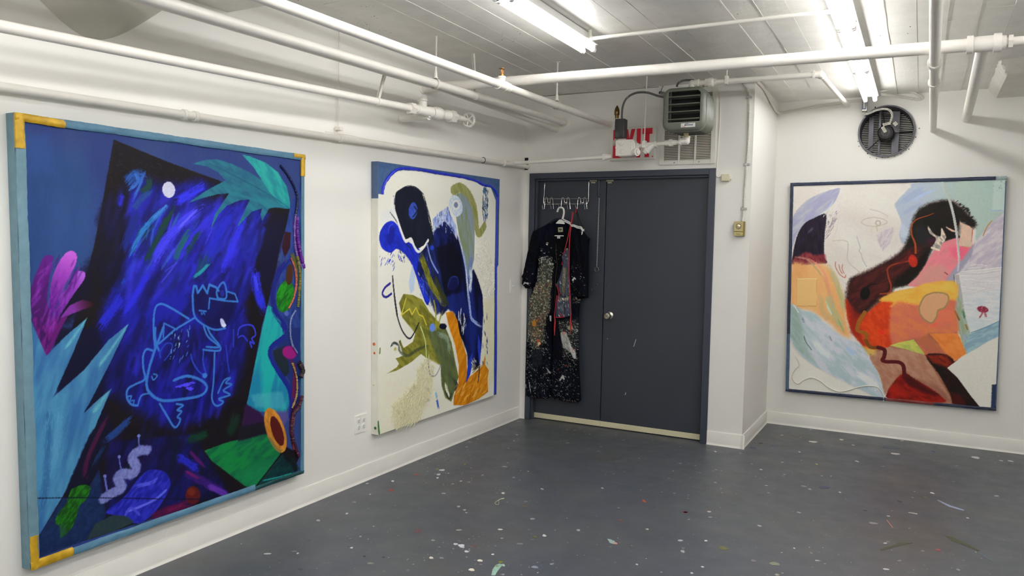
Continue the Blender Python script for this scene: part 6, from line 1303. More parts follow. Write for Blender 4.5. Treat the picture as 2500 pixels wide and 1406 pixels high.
def bead(pts, r, c, name, seed, bumpy=.25, crop=(0, 250, 2.34375), lift=.004):
    P = crv([c_x((crop[0]+a/crop[2], crop[1]+b/crop[2]), .05+lift) for a, b in pts], 8); d = [0]
    for a, b in zip(P[:-1], P[1:]): d.append(d[-1]+np.linalg.norm(b-a))
    N_ = max(6, int(d[-1]/.0045)); s = np.linspace(0, d[-1], N_); A_ = np.array(P); Q = np.stack([np.interp(s, d, A_[:, i]) for i in range(3)], 1); R = random.Random(seed)
    jit = [1+R.uniform(-bumpy, bumpy) for _ in range(N_)]
    return MB().tube(list(Q), r, 8, rfun=lambda t: jit[int(round(t*(N_-1)))]).build(name, M('trim_'+c.strip('#'), c, .4, var=.35, vs_=160), p1)
Bc = (0, 800, 2.32)
bead([(1605, 360), (1650, 420), (1690, 500), (1702, 560), (1692, 640)], .007, '#12144c', 'bead_trim', 1)
bead([(1692, 640), (1685, 720), (1690, 830), (1712, 915), (1734, 955)], .0055, '#6f5a98', 'bead_trim', 2, .4)
bead([(1700, 655), (1700, 760), (1722, 880), (1738, 950)], .010, '#5c1a8c', 'paint_ridge', 3)
bead([(1665, 890), (1690, 960), (1695, 1040), (1680, 1120), (1650, 1180)], .0055, '#b8604c', 'bead_trim', 4, .4)
bead([(1700, 880), (1716, 980), (1712, 1080), (1705, 1170)], .008, '#6a6a30', 'paint_ridge', 5)
bead([(1692, 1190), (1665, 1240), (1660, 1320), (1675, 1400)], .0045, '#6d7ca8', 'bead_trim', 6, .4)
bead([(1645, 0), (1650, 80), (1685, 145)], .0045, '#6d7ca8', 'bead_trim', 7, .4, Bc)
bead([(1655, 200), (1680, 280), (1680, 380), (1655, 455)], .005, '#9a8446', 'bead_trim', 8, .4, Bc)
bead([(1692, 195), (1708, 225), (1712, 250), (1700, 280)], .015, '#241a22', 'paint_ridge', 9, .15, Bc)
bead([(1712, 385), (1690, 450), (1662, 490), (1650, 570), (1662, 650), (1690, 725)], .010, '#45142c', 'paint_ridge', 10, .2, Bc)
bead([(1668, 505), (1656, 600), (1664, 690)], .004, '#8c3434', 'bead_trim', 11, .4, Bc)
# --- painting 2: cream with dark heads
c2_ = [V((.05, 3.757, 1.976)), V((.05, 5.286, 1.997)), V((.05, 5.301, .290)), V((.05, 3.784, .282))]
p2_ = thing('painting', (0, 4.53, .285), 'tall cream canvas with dark blue, olive and orange brushwork, straw patch', 'painting', 'paintings on the walls')
canvas('canvas', c2_, NX, 300, 470, lambda P: ((P[:, 1]-3.7)*1000, (2.05-P[:, 2])*1000), ART['P2'], p2_, CANV, 1.6, 1.38, 1.14)
quad_box(MB(), c2_, -NX, .001, .0485).build('stretcher', M('bare_cream_canvas', '#e8e6da', .6, var=.08, vs_=8), p2_)
SLT = M('slate_blue_paint', '#4a6488', .5, var=.08, vs_=18, bump=.2)
ca = c2_[0]; cb2 = lerp(c2_[0], c2_[3], .132)
quad_box(MB(), [ca+V((0, -.001, .001)), ca+V((0, .004, .001)), cb2+V((0, .004, 0)), cb2+V((0, -.001, 0))], -NX, -.001, .0485).build('edge_wrap', SLT, p2_)
quad_box(MB(), [c2_[0]+V((0, -.001, .0008)), c2_[1]+V((0, 0, .0008)), c2_[1]+V((0, 0, -.003)), c2_[0]+V((0, 0, -.003))], -NX, -.001, .0485).build('edge_wrap', SLT, p2_)
for (px, py, c, rz) in ((913, 840, '#d8682a', .022), (914, 862, '#c85a28', .016), (916, 1045, '#2f6a30', .02), (912, 940, '#c9c890', .012)):
    q = Yp(px, py, lerp(c2_[0], c2_[3], (py-395)/667)[1]-.0008); q[0] = min(max(q[0], .018), .036)
    MB().lathe(q, (0, -1, 0), [(0, rz*.5), (.0008, rz*.4)], 9).build('paint_dab', M('dab_'+c.strip('#'), c, .5, var=.2, vs_=80), p2_)
Cc = (860, 370, 3.516)
rp = [(258, 366), (266, 300), (300, 235), (350, 178), (410, 148), (500, 148), (600, 160), (750, 187), (920, 214), (1050, 247), (1130, 287), (1190, 300), (1238, 360), (1246, 430), (1238, 600), (1240, 800), (1236, 980), (1232, 1400), (1228, 2060)]
ULT = M('ultramarine_ridge_paint', '#2335c4', .38, var=.25, vs_=40, bump=.3, bs=90)
P = crv([c_x((Cc[0]+a/Cc[2], Cc[1]+b/Cc[2]), .052) for a, b in rp], 8); R = random.Random(4)
jit = [R.uniform(.8, 1.2) for _ in range(len(P))]
MB().tube(P, .0105, 8, rfun=lambda t: jit[int(round(t*(len(P)-1)))]*(1 if t < .75 else .55)).build('paint_ridge', ULT, p2_)
# straw of thick extruded paint
Ec = (860, 720, 3.516); pol = [(340, 1020), (360, 940), (440, 870), (540, 740), (560, 640), (640, 545), (690, 620), (690, 760), (640, 920), (585, 1000), (580, 1070), (430, 1140), (370, 1150)]
PP = np.array([[c_x((Ec[0]+a/Ec[2], Ec[1]+b/Ec[2]))[1]*1000, c_x((Ec[0]+a/Ec[2], Ec[1]+b/Ec[2]))[2]*1000] for a, b in pol], np.float32); R = np.random.RandomState(8); stw = MB(); k_ = 0
while k_ < 800:
    q = PP.min(0)+(PP.max(0)-PP.min(0))*R.rand(2)
    if sdf(np.array([q[0]]), np.array([q[1]]), PP)[0] > 6: continue
    k_ += 1; a = R.rand()*6.28; L = R.uniform(.025, .07); e = V((0, math.cos(a), math.sin(a)))*L/2; bnd = V((0, -math.sin(a), math.cos(a)))*R.uniform(-.006, .006)
    o = V((.0515+R.rand()*.007, q[0]/1000, q[1]/1000)); zz = R.uniform(-.002, .003); stw.tube([o-e+NX*zz, o+bnd*.6+NX*.002, o+e-NX*zz*.5], .0013, 5)
stw.build('paint_straw', M('pale_straw_paint', '#ebe7c4', .5, var=.12, vs_=60), p2_, kind='stuff')
# white impasto flakes
pol = [(1065, 740), (1150, 750), (1190, 920), (1215, 1000), (1215, 1250), (1150, 1280), (1100, 1100), (1062, 900)]
PP = np.array([[c_x((Cc[0]+a/Cc[2], Cc[1]+b/Cc[2]))[1]*1000, c_x((Cc[0]+a/Cc[2], Cc[1]+b/Cc[2]))[2]*1000] for a, b in pol], np.float32); imp = MB(); k_ = 0
while k_ < 420:
    q = PP.min(0)+(PP.max(0)-PP.min(0))*R.rand(2)
    if sdf(np.array([q[0]]), np.array([q[1]]), PP)[0] > 4: continue
    k_ += 1; a = R.rand()*6.28; e1 = V((R.uniform(-.3, .5), math.cos(a), math.sin(a))); e2 = V((R.uniform(-.3, .5), -math.sin(a), math.cos(a))); s = R.uniform(.005, .013)
    imp.obox(V((.0515, q[0]/1000, q[1]/1000)), e1, e2, np.cross(e1, e2), s, s*.6, .0016)
imp.build('impasto', M('white_impasto', '#f0ede2', .45, var=.04), p2_, kind='stuff', smooth=0)
# --- painting 3: abstract face
y3 = D2-.04
c3 = [V((2.006, y3, 2.049)), V((3.529, y3, 2.070)), V((3.545, y3, .312)), V((2.034, y3, .297))]
p3 = thing('painting', (2.77, D2, .30), 'pale canvas with abstract face and red and orange shapes below the fan', 'painting', 'paintings on the walls')
canvas('canvas', c3, NYm, 400, 440, lambda P: ((P[:, 0]-1.98)*1000, (2.1-P[:, 2])*1000), ART['P3'], p3, CANV, 1., 1.3, 1.08)
quad_box(MB(), c3, -NYm, .001, .039).build('stretcher', M('navy_stretcher_edge', '#27344c', .5, var=.1), p3)
NVY = M('dark_navy_border_paint', '#26304a', .5, var=.3, vs_=35, bump=.5, bs=70); NVY2 = M('slate_navy_border_paint', '#4d6480', .5, var=.2, vs_=30, bump=.4)
ragged(c3[0], lerp(c3[0], c3[1], .955), dn_, .026, NYm, .008, 80, .003, 21).build('border_strip', NVY, p3)
ragged(lerp(c3[0], c3[1], .955), c3[1], dn_, .026, NYm, .006, 10, .004, 22).build('border_strip', M('pale_teal_edge_paint', '#9fb4b2', .5, var=.3, vs_=60), p3)
lm = lerp(c3[0], c3[3], .72)
ragged(c3[0], lm, V((1, 0, 0)), .024, NYm, .008, 60, .003, 23).build('border_strip', NVY, p3); ragged(lm, c3[3], V((1, 0, 0)), .026, NYm, .007, 26, .002, 24).build('border_strip', NVY2, p3)
b1_, b2_ = lerp(c3[3], c3[2], .505), lerp(c3[3], c3[2], .73)
ragged(c3[3], b1_, up, .024, NYm, .008, 50, .003, 25).build('border_strip', NVY, p3); ragged(b1_, b2_, up, .022, NYm, .007, 20, .003, 26).build('border_strip', M('brick_red_edge_paint', '#7a2a26', .45, var=.3, vs_=40), p3); ragged(b2_, c3[2], up, .022, NYm, .008, 30, .003, 27).build('border_strip', NVY, p3)
ragged(lerp(c3[1], c3[2], .02), lerp(c3[1], c3[2], .98), V((-1, 0, 0)), .007, NYm, .003, 60, .002, 28).build('border_strip', NVY2, p3)
Hh = (1860, 700, 3.347); cd = [(275, 565), (300, 610), (303, 648), (268, 680), (247, 735), (270, 780), (300, 790), (340, 765), (400, 743), (470, 765), (540, 820), (620, 855), (690, 850), (770, 825), (850, 810), (930, 815), (970, 845), (992, 890), (994, 935)]
MB().tube(crv([Yp(Hh[0]+a/Hh[2], Hh[1]+b/Hh[2], y3-.004) for a, b in cd], 6), .0045, 8).build('cord', M('white_cord', '#e2dfd6', .6, var=.04), p3)
Gc = (1860, 400, 3.90625)
MB().tube([Yp(Gc[0]+a/Gc[2], Gc[1]+b/Gc[2], y3-.004) for a, b in ((1722, 178), (1760, 275), (1800, 380), (1828, 500), (1852, 620), (1868, 770), (1882, 915))], .006, 8).build('rod', M('pale_rod_paint', '#d4d6d2', .45, var=.12, vs_=9), p3)
# ------------------------------------------------------------------ clothes hanging on the left door leaf
def cz(u, v, y): return V((u/1000, y, 2.1-v/1000))
def cloth(name, outs, y0, T, R, ops, parent, mat, step=4.0, fold=.010, seed=1, back=.004, fs=26, gain=1.):
    """a garment panel: an outline (mm) filled with a folded, rounded surface standing out from y0"""
    polys = [np.array(OUT[n], np.float32).reshape(-1, 2) for n in outs]; al = np.concatenate(polys); lo, hi = al.min(0)-2*step, al.max(0)+2*step
    nu, nv = int((hi[0]-lo[0])/step)+1, int((hi[1]-lo[1])/step)+1; u, v = np.meshgrid(lo[0]+np.arange(nu)*step, lo[1]+np.arange(nv)*step); u = u.ravel().astype(np.float32); v = v.ravel().astype(np.float32)
    sd = np.full(u.shape, -1e6, np.float32); dep = np.zeros(u.shape, np.float32)
    for P in polys:
        s_ = -sdf(u, v, P); sd = np.maximum(sd, s_); t = np.clip(s_/R, 0, 1); dep = np.maximum(dep, T*np.sqrt(np.clip(1-(1-t)**2, 0, 1)))
    # pull the rim vertices onto the outline
    rim = (sd < 0) & (sd > -step*1.05); keep = sd > -step*1.05
    for i in np.nonzero(rim)[0]:
        best = None
        for P in polys:
            for k_ in range(len(P)):
                a, b = P[k_-1], P[k_]; d = b-a; t = min(1, max(0, float(((u[i]-a[0])*d[0]+(v[i]-a[1])*d[1])/(d@d+1e-9)))); q = a+d*t; dd2 = (u[i]-q[0])**2+(v[i]-q[1])**2
                if best is None or dd2 < best[0]: best = (dd2, q)
        u[i], v[i] = best[1]
    dep[rim] = 0
    f1 = fbm(u, v, fs, 82, 5, 3, seed)-.5; f2 = fbm(u, v, fs*.5, 60, 3, 2, seed+9)-.5
    e = np.clip(sd/14, 0, 1); dep = dep+e*(f1*fold*2.4+f2*fold*1.1); dep = np.maximum(dep, np.where(rim, 0, .001))
    q = grid_quads(nu, nv); q = q[keep[q].all(1)]; used = np.unique(q); mp = np.full(len(u), -1); mp[used] = np.arange(len(used)); q = mp[q]; u, v, dep, rm = u[used], v[used], dep[used], rim[used]
    pt = Paint(u, v).run(ops); fr_ = np.stack([u/1000, y0-dep-np.clip(pt.h, 0, 2)*.0006, 2.1-v/1000], 1); bk = np.stack([u/1000, np.full(len(u), y0+.001), 2.1-v/1000], 1); n = len(u)
    co = np.concatenate([fr_, bk]); qq = np.concatenate([q, (q+n)[:, ::-1]]); rg_ = pt.rgba(ART_GAIN*gain)
    # close the rim
    ed = {}
    for f_ in q:
        for k_ in range(4):
            a, b = int(f_[k_]), int(f_[(k_+1) % 4]); ed[(a, b)] = ed.get((a, b), 0)+1
    side = [(b, a, a+n, b+n) for (a, b) in ed if (b, a) not in ed]
    qq = np.concatenate([qq, np.array(side)]); o = np_mesh(name, co, qq, np.concatenate([rg_, rg_]), mat, parent)
    import bmesh
    bm = bmesh.new(); bm.from_mesh(o.data); bmesh.ops.recalc_face_normals(bm, faces=bm.faces); bm.to_mesh(o.data); bm.free(); return o
OUT = ART['OUT']; CLM = paint_mat('painted_navy_cloth', .8, .4, 260.); CLM.node_tree.nodes['Principled BSDF'].inputs['Specular IOR Level'].default_value = .12
yc0 = D-.004
cvl = thing('coverall', (.33, yc0, .18), 'navy work coverall crusted with paint hanging on the left door', 'coverall')
cloth('body', ['torso', 'leg_l', 'leg_r'], yc0, .045, 34, ART['CV'], cvl, CLM, seed=1)
cloth('sleeve', ['sleeve_l'], yc0-.020, .042, 30, ART['CV'], cvl, CLM, seed=3)
cloth('sleeve', ['sleeve_r'], yc0-.018, .040, 32, ART['CV'], cvl, CLM, seed=5)
Kc = (1270, 480, 5.41)
def kp_(a, b, y): return Yp(Kc[0]+a/Kc[2], Kc[1]+b/Kc[2], y)
# collar roll and zip seam
NAVC = M('navy_cotton', '#0d1226', .8, var=.15, vs_=60)
MB().tube(crv([kp_(*q, yc0-.05) for q in ((395, 350), (440, 318), (500, 300), (565, 308), (620, 340), (660, 375))], 6), .010, 8).build('collar', NAVC, cvl)
lbp = kp_(532, 436, yc0-.054)
lab_ = MB().obox(lbp, (1, 0, .05), (0, 1, 0), (-.05, 0, 1), .021, .0012, .019).build('neck_label', M('olive_label', '#a8a680', .7, var=.1, vs_=60), cvl)
INK = M('label_ink', '#1a1c24', .7)
for (dx, dz, w_, h_) in ((-.008, .004, .005, .005), (0, .0, .005, .006), (.008, .003, .005, .004), (.0, -.011, .014, .001)): MB().obox(lbp+V((dx, -.0014, dz)), (1, 0, .05), (0, 1, 0), (-.05, 0, 1), w_, .0003, h_).build('label_print', INK, lab_)
MB().obox(kp_(514, 517, yc0-.056), (1, 0, 0), (0, 1, 0), (0, 0, 1), .040, .002, .0035).build('hanger_loop', WPLAST, cvl); MB().obox(kp_(508, 538, yc0-.054), (1, 0, 0), (0, 1, 0), (0, 0, 1), .014, .001, .009).build('care_tag', M('pale_tag', '#bfc3c4', .7), cvl)
MB().tube(crv([kp_(*q, yc0-.050) for q in ((475, 620), (472, 750), (488, 900), (470, 1050), (462, 1250), (455, 1400))], 6), .0018, 6).build('zip', M('dark_zip', '#2c2c30', .5, .4), cvl)
# apron
apr = thing('apron', (.42, D-.08, .6), 'grey apron with red binding hanging over the coverall', 'apron')
APM = paint_mat('painted_grey_cloth', .7, .4, 260.)
ya = D-.058
cloth('bib', ['apron_top'], ya, .016, 24, ART['AP'], apr, APM, fold=.009, seed=7, fs=16, step=3.5)
cloth('skirt', ['apron_low'], ya-.004, .016, 24, ART['AP'], apr, APM, fold=.009, seed=8, fs=16, step=3.5)
REDB = M('red_binding', '#b01826', .6, var=.12, vs_=50)
for i, t_ in enumerate(OUT['trim1']):
    P = np.array(t_).reshape(-1, 2); MB().tube(crv([cz(a, b, ya-.014-(.006 if i > 4 else 0)) for a, b in P], 5), .0034 if i != 1 else .004, 6).build('binding', REDB, apr)
for t_ in OUT['ties']:
    P = np.array(t_).reshape(-1, 2); MB().tube(crv([cz(a, b, ya-.020) for a, b in P], 5), .0045, 6, rfun=lambda t: .7+.9*math.sin(t*math.pi)**2).build('tie', REDB, apr)
BLK = M('black_strap', '#0c0c0e', .7)
hk_ = kp_(742, 178, D-.02)
for e in ((738, 215), (800, 470), (838, 430)): MB().tube(crv([hk_+V((0, 0, .012)), (hk_+kp_(*e, D-.062))/2+V((0, -.008, 0)), kp_(*e, D-.062)], 6), .0045, 6).build('strap', BLK if e[0] != 738 else REDB, apr)
# rack over the door
rk = thing('hook_rack', (.40, YL, 1.88), 'chrome wire hook rack hung over the left door leaf', 'hook rack')
Rc = (1300, 420, 10.04)
def rp_(a, b, y): return Yp(Rc[0]+a/Rc[2], Rc[1]+b/Rc[2], y)
yr = YL-.012
def wire(pts, r=.0022, n=5, name='wire', sm=True): return MB().tube(crv(pts, n) if sm else [V(q) for q in pts], r, 8).build(name, CHROME, rk)
wire([rp_(312, 190, yr+.01), rp_(300, 330, yr), rp_(285, 560, yr), rp_(276, 680, yr), rp_(280, 760, yr), rp_(310, 788, yr), rp_(700, 783, yr), rp_(1290, 778, yr), rp_(1345, 755, yr), rp_(1372, 690, yr), rp_(1378, 500, yr), rp_(1384, 250, yr), rp_(1388, 195, yr+.01)], .003, 6, 'frame_wire')
wire([rp_(285, 660, yr), rp_(1368, 652, yr)], .0022, 2, 'cross_wire', False)
for (a, b, c, d) in ((312, 'r', 300, 0), (520, 'l', 0, 0), (720, 'r', 0, 0), (930, 'l', 0, 0), (1120, 'r', 0, 0), (1340, 'l', 0, 0)):
    xl = a if b == 'r' else a-75; s = 1 if b == 'r' else -1
    x1 = (a-5) if s > 0 else a-20; x2 = x1+65*s
    # front prong rises, arches over the top wire and drops to a small curl
    wire([rp_(x1-18*s, 905, yr-.022), rp_(x1-8*s, 800, yr-.018), rp_(x1, 690, yr-.012), rp_(x1+14*s, 640, yr-.006), rp_(x1+34*s, 622, yr-.004), rp_(x1+56*s, 640, yr-.004), rp_(x2, 690, yr-.006), rp_(x2+6*s, 770, yr-.008)], .0024, 5, 'hook')
    wire([rp_(x2+6*s, 770, yr-.008), rp_(x2-8*s, 748, yr-.014), rp_(x2+22*s, 742, yr-.02), rp_(x2+26*s, 765, yr-.022)], .0022, 5, 'hook_curl')
for a in (245, 450, 650, 858, 1062, 1280):
    wire([rp_(a+2, 790, yr-.008), rp_(a-6, 800, yr-.02), rp_(a, 850, yr-.03), rp_(a+10, 915, yr-.034)], .003, 4, 'prong'); MB().ball(rp_(a+1, 792, yr-.01), .005, 8).build('weld_bead', CHROME, rk)
# plastic hangers
yh = yc0-.068
def hanger(label, dx, dy, full):
    h_ = thing('clothes_hanger', rp_(720+dx, 1160, yh+dy), label, 'hanger', 'white plastic hangers on the rack')
    o = V((dx/Rc[2]*.0031, dy, 0))
    P = [rp_(*q, yh+dy) for q in ((598+dx, 980), (612+dx, 925), (640+dx, 880), (690+dx, 862), (745+dx, 900), (760+dx, 990), (745+dx, 1080), (725+dx, 1150))]
    MB().tube(crv(P, 6), .0042, 8).build('hook', WPLAST, h_)
    if full:
        MB().prism([(0, 0), (.008, .004), (.040, -.030), (.037, -.036), (-.038, -.032), (-.039, -.026), (-.008, .002)], rp_(690, 1168, yh+dy+.004), (1, 0, 0), (0, 0, 1), (0, -1, 0), .007).build('neck', WPLAST, h_, bevel=.001)
    A_ = [rp_(*q, yh+dy) for q in ((725+dx, 1155), (800, 1180), (935, 1245), (960, 1290), (1010, 1290+dx*.3), (1100, 1330), (1180, 1345), (1235, 1375), (1262, 1410))]
    if full: A_ = [a+V((0, 0, -.012)) for a in A_]
    MB().tube(crv(A_, 5), .0045, 8).build('arm', WPLAST, h_)
    q0 = A_[-3]; MB().tube(crv([q0, q0+V((.012, 0, -.012)), q0+V((.016, 0, -.035)), q0+V((.010, 0, -.05))], 5), .004, 8).build('notch', WPLAST, h_)
    B_ = [rp_(725+dx, 1165, yc0-.02), rp_(560, 1260, yc0-.016), rp_(330, 1420, yc0-.014)]; MB().tube(crv(B_, 5), .0042, 8).build('arm', WPLAST, h_)
hanger('front white plastic hanger in the collar of the coverall', 0, 0, True)
hanger('rear white plastic hanger behind the front one on the rack', 22, .012, False)

# ------------------------------------------------------------------ paint on the floor
FP = paint_mat('dried_floor_paint', .45, .1, 200.)
def blob(cx, cy, rx, ry, ang, seed, n=14, rough=.2):
    R = random.Random(seed); a = math.radians(ang); out = []
    ph = [R.uniform(0, 6.28) for _ in range(3)]
    for j in range(n):
        t = 2*math.pi*j/n; k_ = 1+rough*(math.sin(2*t+ph[0])*.5+math.sin(3*t+ph[1])*.4+math.sin(5*t+ph[2])*.3); x_, y_ = rx*k_*math.cos(t), ry*k_*math.sin(t)
        out.append((cx+x_*math.cos(a)-y_*math.sin(a), cy+x_*math.sin(a)+y_*math.cos(a)))
    return out
def splat(pts, c, name='paint_splat', h=.0012):
    mb = MB().prism([(a, b) for a, b in pts], (0, 0, 0), (1, 0, 0), (0, 1, 0), (0, 0, 1), h)
    return mb.build(name, M('floor_'+c.strip('#'), c, .5, var=.12, vs_=60), floor, smooth=0)
N1 = (800, 1000, 2.778); N2 = (1600, 1000, 2.778)
big = [(N1, 775, 410, 24, 6, '#c9cbcc'), (N1, 752, 440, 14, 7, '#c4c6c8'), (N1, 745, 463, 10, 5, '#c9cbcc'), (N1, 600, 440, 18, 7, '#9a4638'), (N1, 430, 547, 20, 9, '#8a3c34'), (N1, 441, 485, 12, 5, '#d6d8d6'), (N1, 1190, 566, 14, 7, '#d6d6d0'), (N1, 868, 912, 16, 7, '#d2d4dc'), (N1, 906, 922, 22, 10, '#cfd3de'), (N1, 942, 962, 16, 8, '#c9cedb'), (N1, 702, 1005, 16, 8, '#e0ddd0'), (N1, 1033, 1024, 20, 8, '#dcdacb'), (N1, 976, 1086, 22, 11, '#ddd9c4'), (N1, 162, 937, 10, 6, '#dfe1e2'), (N1, 1120, 982, 10, 5, '#d6d8d6'), (N1, 1172, 1034, 16, 9, '#7f8428'), (N1, 1148, 1062, 10, 6, '#7f8428'), (N1, 1190, 1056, 14, 9, '#9fb9ae'), (N1, 612, 824, 26, 16, '#6c4448'), (N1, 1405, 862, 16, 8, '#6a6c34'), (N1, 888, 658, 13, 6, '#9c9ea0'), (N1, 928, 680, 11, 5, '#a8aaac'), (N1, 1388, 741, 18, 7, '#8f959c'), (N1, 1700, 818, 14, 7, '#a2a6aa'), (N1, 2146, 620, 13, 10, '#b04a3e'), (N1, 2168, 811, 10, 4, '#d8d6b8'), (N1, 1955, 908, 12, 6, '#d8907e'), (N1, 2097, 1050, 9, 5, '#d0d2d2'), (N1, 130, 705, 9, 6, '#c8cacc'), (N1, 772, 1007, 17, 7, '#8a8c92'), (N1, 715, 886, 15, 6, '#9a9c9e'), (N1, 890, 817, 22, 6, '#92958f'), (N1, 2392, 888, 18, 7, '#a8aaac'), (N1, 1405, 1068, 26, 10, '#8a8e98'), (N1, 2424, 695, 20, 7, '#7a3a3e'), (N1, 1985, 752, 20, 7, '#7a5450'), (N1, 742, 403, 10, 4, '#8a8c2c'), (N1, 930, 372, 8, 4, '#8a8c2c'), (N1, 250, 994, 10, 4, '#2e3034'), (N1, 378, 1000, 10, 4, '#2e3034'), (N1, 180, 628, 15, 6, '#85888a'), (N1, 290, 1043, 24, 8, '#85867f'), (N1, 222, 860, 10, 6, '#9a9a94'), (N1, 958, 492, 12, 5, '#8a8c8e'), (N1, 1338, 657, 18, 6, '#6e6248'), (N1, 1344, 623, 14, 5, '#7c8694'), (N1, 1262, 460, 12, 5, '#9094a0'), (N1, 1200, 387, 18, 5, '#94989c'),
 (N2, 1070, 218, 30, 6, '#d0cec8'), (N2, 1262, 204, 14, 5, '#d2d0ca'), (N2, 1628, 300, 30, 6, '#cfcdc8'), (N2, 1672, 211, 12, 3, '#bdbbb4'), (N2, 2172, 325, 28, 8, '#cfcfd2'), (N2, 2410, 350, 16, 5, '#cfcfd2'), (N2, 2345, 346, 12, 4, '#c4c4c4'), (N2, 1094, 370, 5, 5, '#c8cc2e'), (N2, 407, 285, 9, 4, '#d0d0cc'), (N2, 978, 287, 8, 4, '#c8c8c4'), (N2, 1368, 351, 10, 5, '#d0d0cc'), (N2, 715, 228, 16, 4, '#222c3c'), (N2, 660, 258, 26, 8, '#3a4462'), (N2, 1595, 255, 56, 12, '#45505e'), (N2, 1146, 528, 44, 9, '#3e4760'), (N2, 1655, 622, 16, 6, '#37343a'), (N2, 1424, 684, 16, 4, '#30323a'), (N2, 1007, 520, 18, 6, '#8f9294'), (N2, 343, 889, 12, 5, '#dddbd2'), (N2, 168, 888, 16, 6, '#b4b6b8'), (N2, 185, 962, 16, 9, '#a0a4a2'), (N2, 320, 1066, 12, 5, '#d8d8d4'), (N2, 247, 1109, 12, 6, '#b8bab8'), (N2, 808, 1046, 34, 14, '#7e806e'), (N2, 826, 1120, 16, 7, '#9a9a88'), (N2, 1098, 1024, 16, 5, '#a8aaa8'), (N2, 1918, 952, 20, 7, '#a0505c'), (N2, 1564, 1082, 22, 6, '#c9cac8'), (N2, 942, 940, 6, 4, '#e0e0dc'), (N2, 1252, 561, 9, 4, '#c0c0c0'), (N2, 365, 692, 16, 5, '#b8b0ac'), (N2, 203, 697, 14, 6, '#7e3a3c'), (N2, 460, 940, 30, 16, '#6c6a40'), (N2, 1478, 770, 30, 8, '#8a8b8c'), (N2, 665, 1025, 18, 10, '#7c7674'), (N2, 1878, 566, 12, 5, '#c4c8d0'), (N2, 1580, 722, 12, 4, '#aeb0b0'), (N2, 2118, 735, 9, 4, '#c8c8c8'), (N2, 716, 407, 12, 4, '#b0b2b4'), (N2, 768, 564, 10, 4, '#8a90a0'), (N2, 800, 243, 12, 5, '#4a4e8c'), (N2, 1885, 282, 9, 4, '#4a50a0')]
for i, (cr, a, b, rx, ry, c) in enumerate(big):
    q = Zp(cr[0]+a/cr[2], cr[1]+b/cr[2], 0); q1 = Zp(cr[0]+(a+rx)/cr[2], cr[1]+b/cr[2], 0); q2 = Zp(cr[0]+a/cr[2], cr[1]+(b-ry)/cr[2], 0)
    e = q1-q; splat(blob(q[0], q[1], np.linalg.norm(q1-q)*.88, np.linalg.norm(q2-q)*.8, math.degrees(math.atan2(e[1], e[0])), i, 22, .2), c, h=.0009+.0004*(i % 3))
def fpoly(cr, pts): return [tuple(Zp(cr[0]+a/cr[2], cr[1]+b/cr[2], 0)[:2]) for a, b in pts]
splat(fpoly(N1, [(1110, 1124), (1118, 1085), (1140, 1055), (1165, 1045), (1188, 1052), (1172, 1070), (1150, 1098), (1135, 1124)]), '#8fb3a4')
splat(fpoly(N1, [(1897, 878), (1920, 880), (1962, 905), (1945, 912), (1915, 905)]), '#93a59e')
splat(fpoly(N2, [(1960, 855), (2020, 865), (2100, 905), (2200, 955), (2190, 962), (2090, 920), (2010, 890)]), '#454a34'); splat(fpoly(N2, [(2170, 960), (2210, 965), (2290, 1025), (2280, 1028), (2200, 985)]), '#59656e')
splat(fpoly(N2, [(1520, 945), (1600, 925), (1660, 900), (1745, 905), (1680, 918), (1530, 958)]), '#454a38'); splat(fpoly(N2, [(1912, 615), (1920, 615), (2000, 650), (2095, 680), (2090, 686), (1990, 658)]), '#93a0bc'); splat(fpoly(N2, [(1568, 750), (1572, 748), (1612, 800), (1608, 804)]), '#b0755c')
splat(fpoly(N2, [(1715, 698), (1720, 696), (1778, 705), (1775, 710)]), '#bdbcb8')
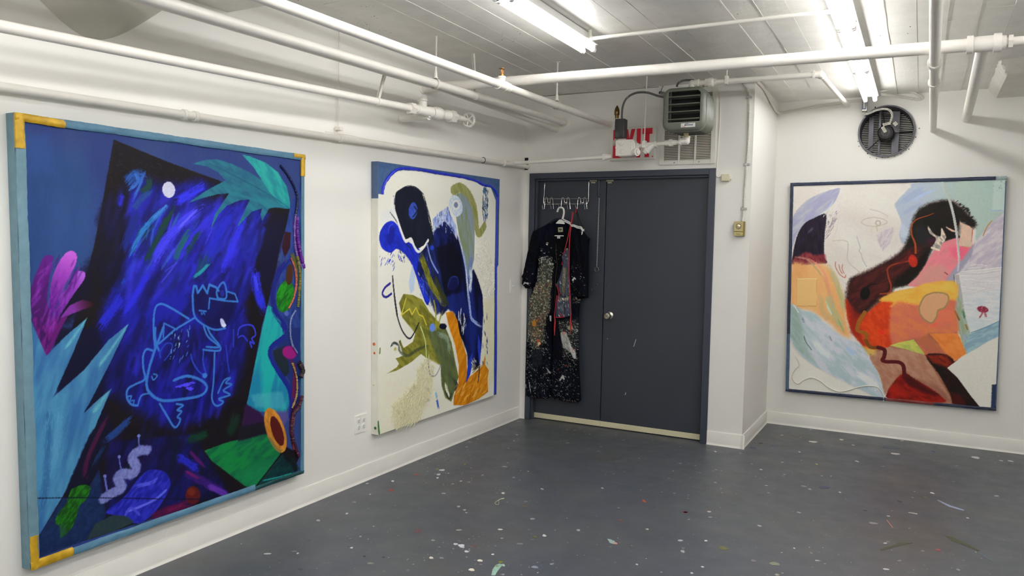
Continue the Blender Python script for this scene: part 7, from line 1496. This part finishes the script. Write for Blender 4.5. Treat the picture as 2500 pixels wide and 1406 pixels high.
# fine spatter, too much to count
R = np.random.RandomState(12); cols_ = ['#b9bbbd', '#9a9c9e', '#c9cac8', '#85878a', '#a8aab0', '#7a7c80', '#dcdcd8', '#6a6c6e', '#45474c', '#3c4050', '#7a4440', '#7c7a40', '#5a6478', '#8a8270']
wts = np.array([14, 16, 10, 16, 10, 16, 8, 12, 8, 4, 2, 1.5, 3, 3]); wts = wts/wts.sum(); vco = []; vf = []; vc = []
clus = [(N1, 770, 430, .16, 70), (N1, 950, 335, .3, 120), (N1, 900, 930, .10, 40), (N1, 1150, 1090, .12, 40), (N1, 2250, 460, .3, 60), (N2, 200, 470, .3, 50), (N2, 1180, 960, .08, 14), (N1, 1950, 900, .06, 14), (N2, 2070, 1060, .15, 20)]
spots = []
for cr, a, b, s, n_ in clus:
    q = Zp(cr[0]+a/cr[2], cr[1]+b/cr[2], 0)
    for i in range(n_): spots.append((q[0]+R.randn()*s, q[1]+R.randn()*s, abs(R.randn())*.0016+.0012))
for i in range(2600): spots.append((R.uniform(.05, XR-.1), R.uniform(.8, D2-.05), min(.010, .0012+abs(R.standard_cauchy())*.0007)))
for (sx, sy_, r) in spots:
    if sx < .03 or sx > XR-.05 or sy_ > (D2-.03 if sx > W1+.05 else D-.04): continue
    n_ = 7; b = len(vco); k_ = 1+R.rand()*.8; an = R.rand()*3.14; c = hexc(cols_[R.choice(len(cols_), p=wts)])
    for j in range(n_):
        t = 2*math.pi*j/n_; rr_ = r*(1+R.uniform(-.25, .25)); x_, y_ = rr_*k_*math.cos(t), rr_*math.sin(t); vco.append((sx+x_*math.cos(an)-y_*math.sin(an), sy_+x_*math.sin(an)+y_*math.cos(an), .0007)); vc.append(c)
    vco.append((sx, sy_, .0010)); vc.append(c)
    for j in range(n_): vf.append((b+j, b+(j+1) % n_, b+n_))
cc_ = np.array(vc); l_ = np.where(cc_ <= .04045, cc_/12.92, ((cc_+.055)/1.055)**2.4)
np_mesh('paint_spatter', np.array(vco), np.array(vf), np.concatenate([l_, np.ones((len(l_), 1))], 1).astype(np.float32), FP, floor, True, 'stuff')
# loop of string left on the floor
pts = [Zp(N1[0]+a/N1[2], N1[1]+b/N1[2], .002) for a, b in ((1198, 600), (1175, 604), (1158, 618), (1162, 632), (1155, 643), (1138, 640), (1138, 628), (1155, 615), (1172, 606), (1195, 604))]
tag(MB().tube(crv(pts, 5), .0014, 6).build('string', M('pale_string', '#c4c2a8', .7)), 'thin pale loop of string lying on the floor', 'string')
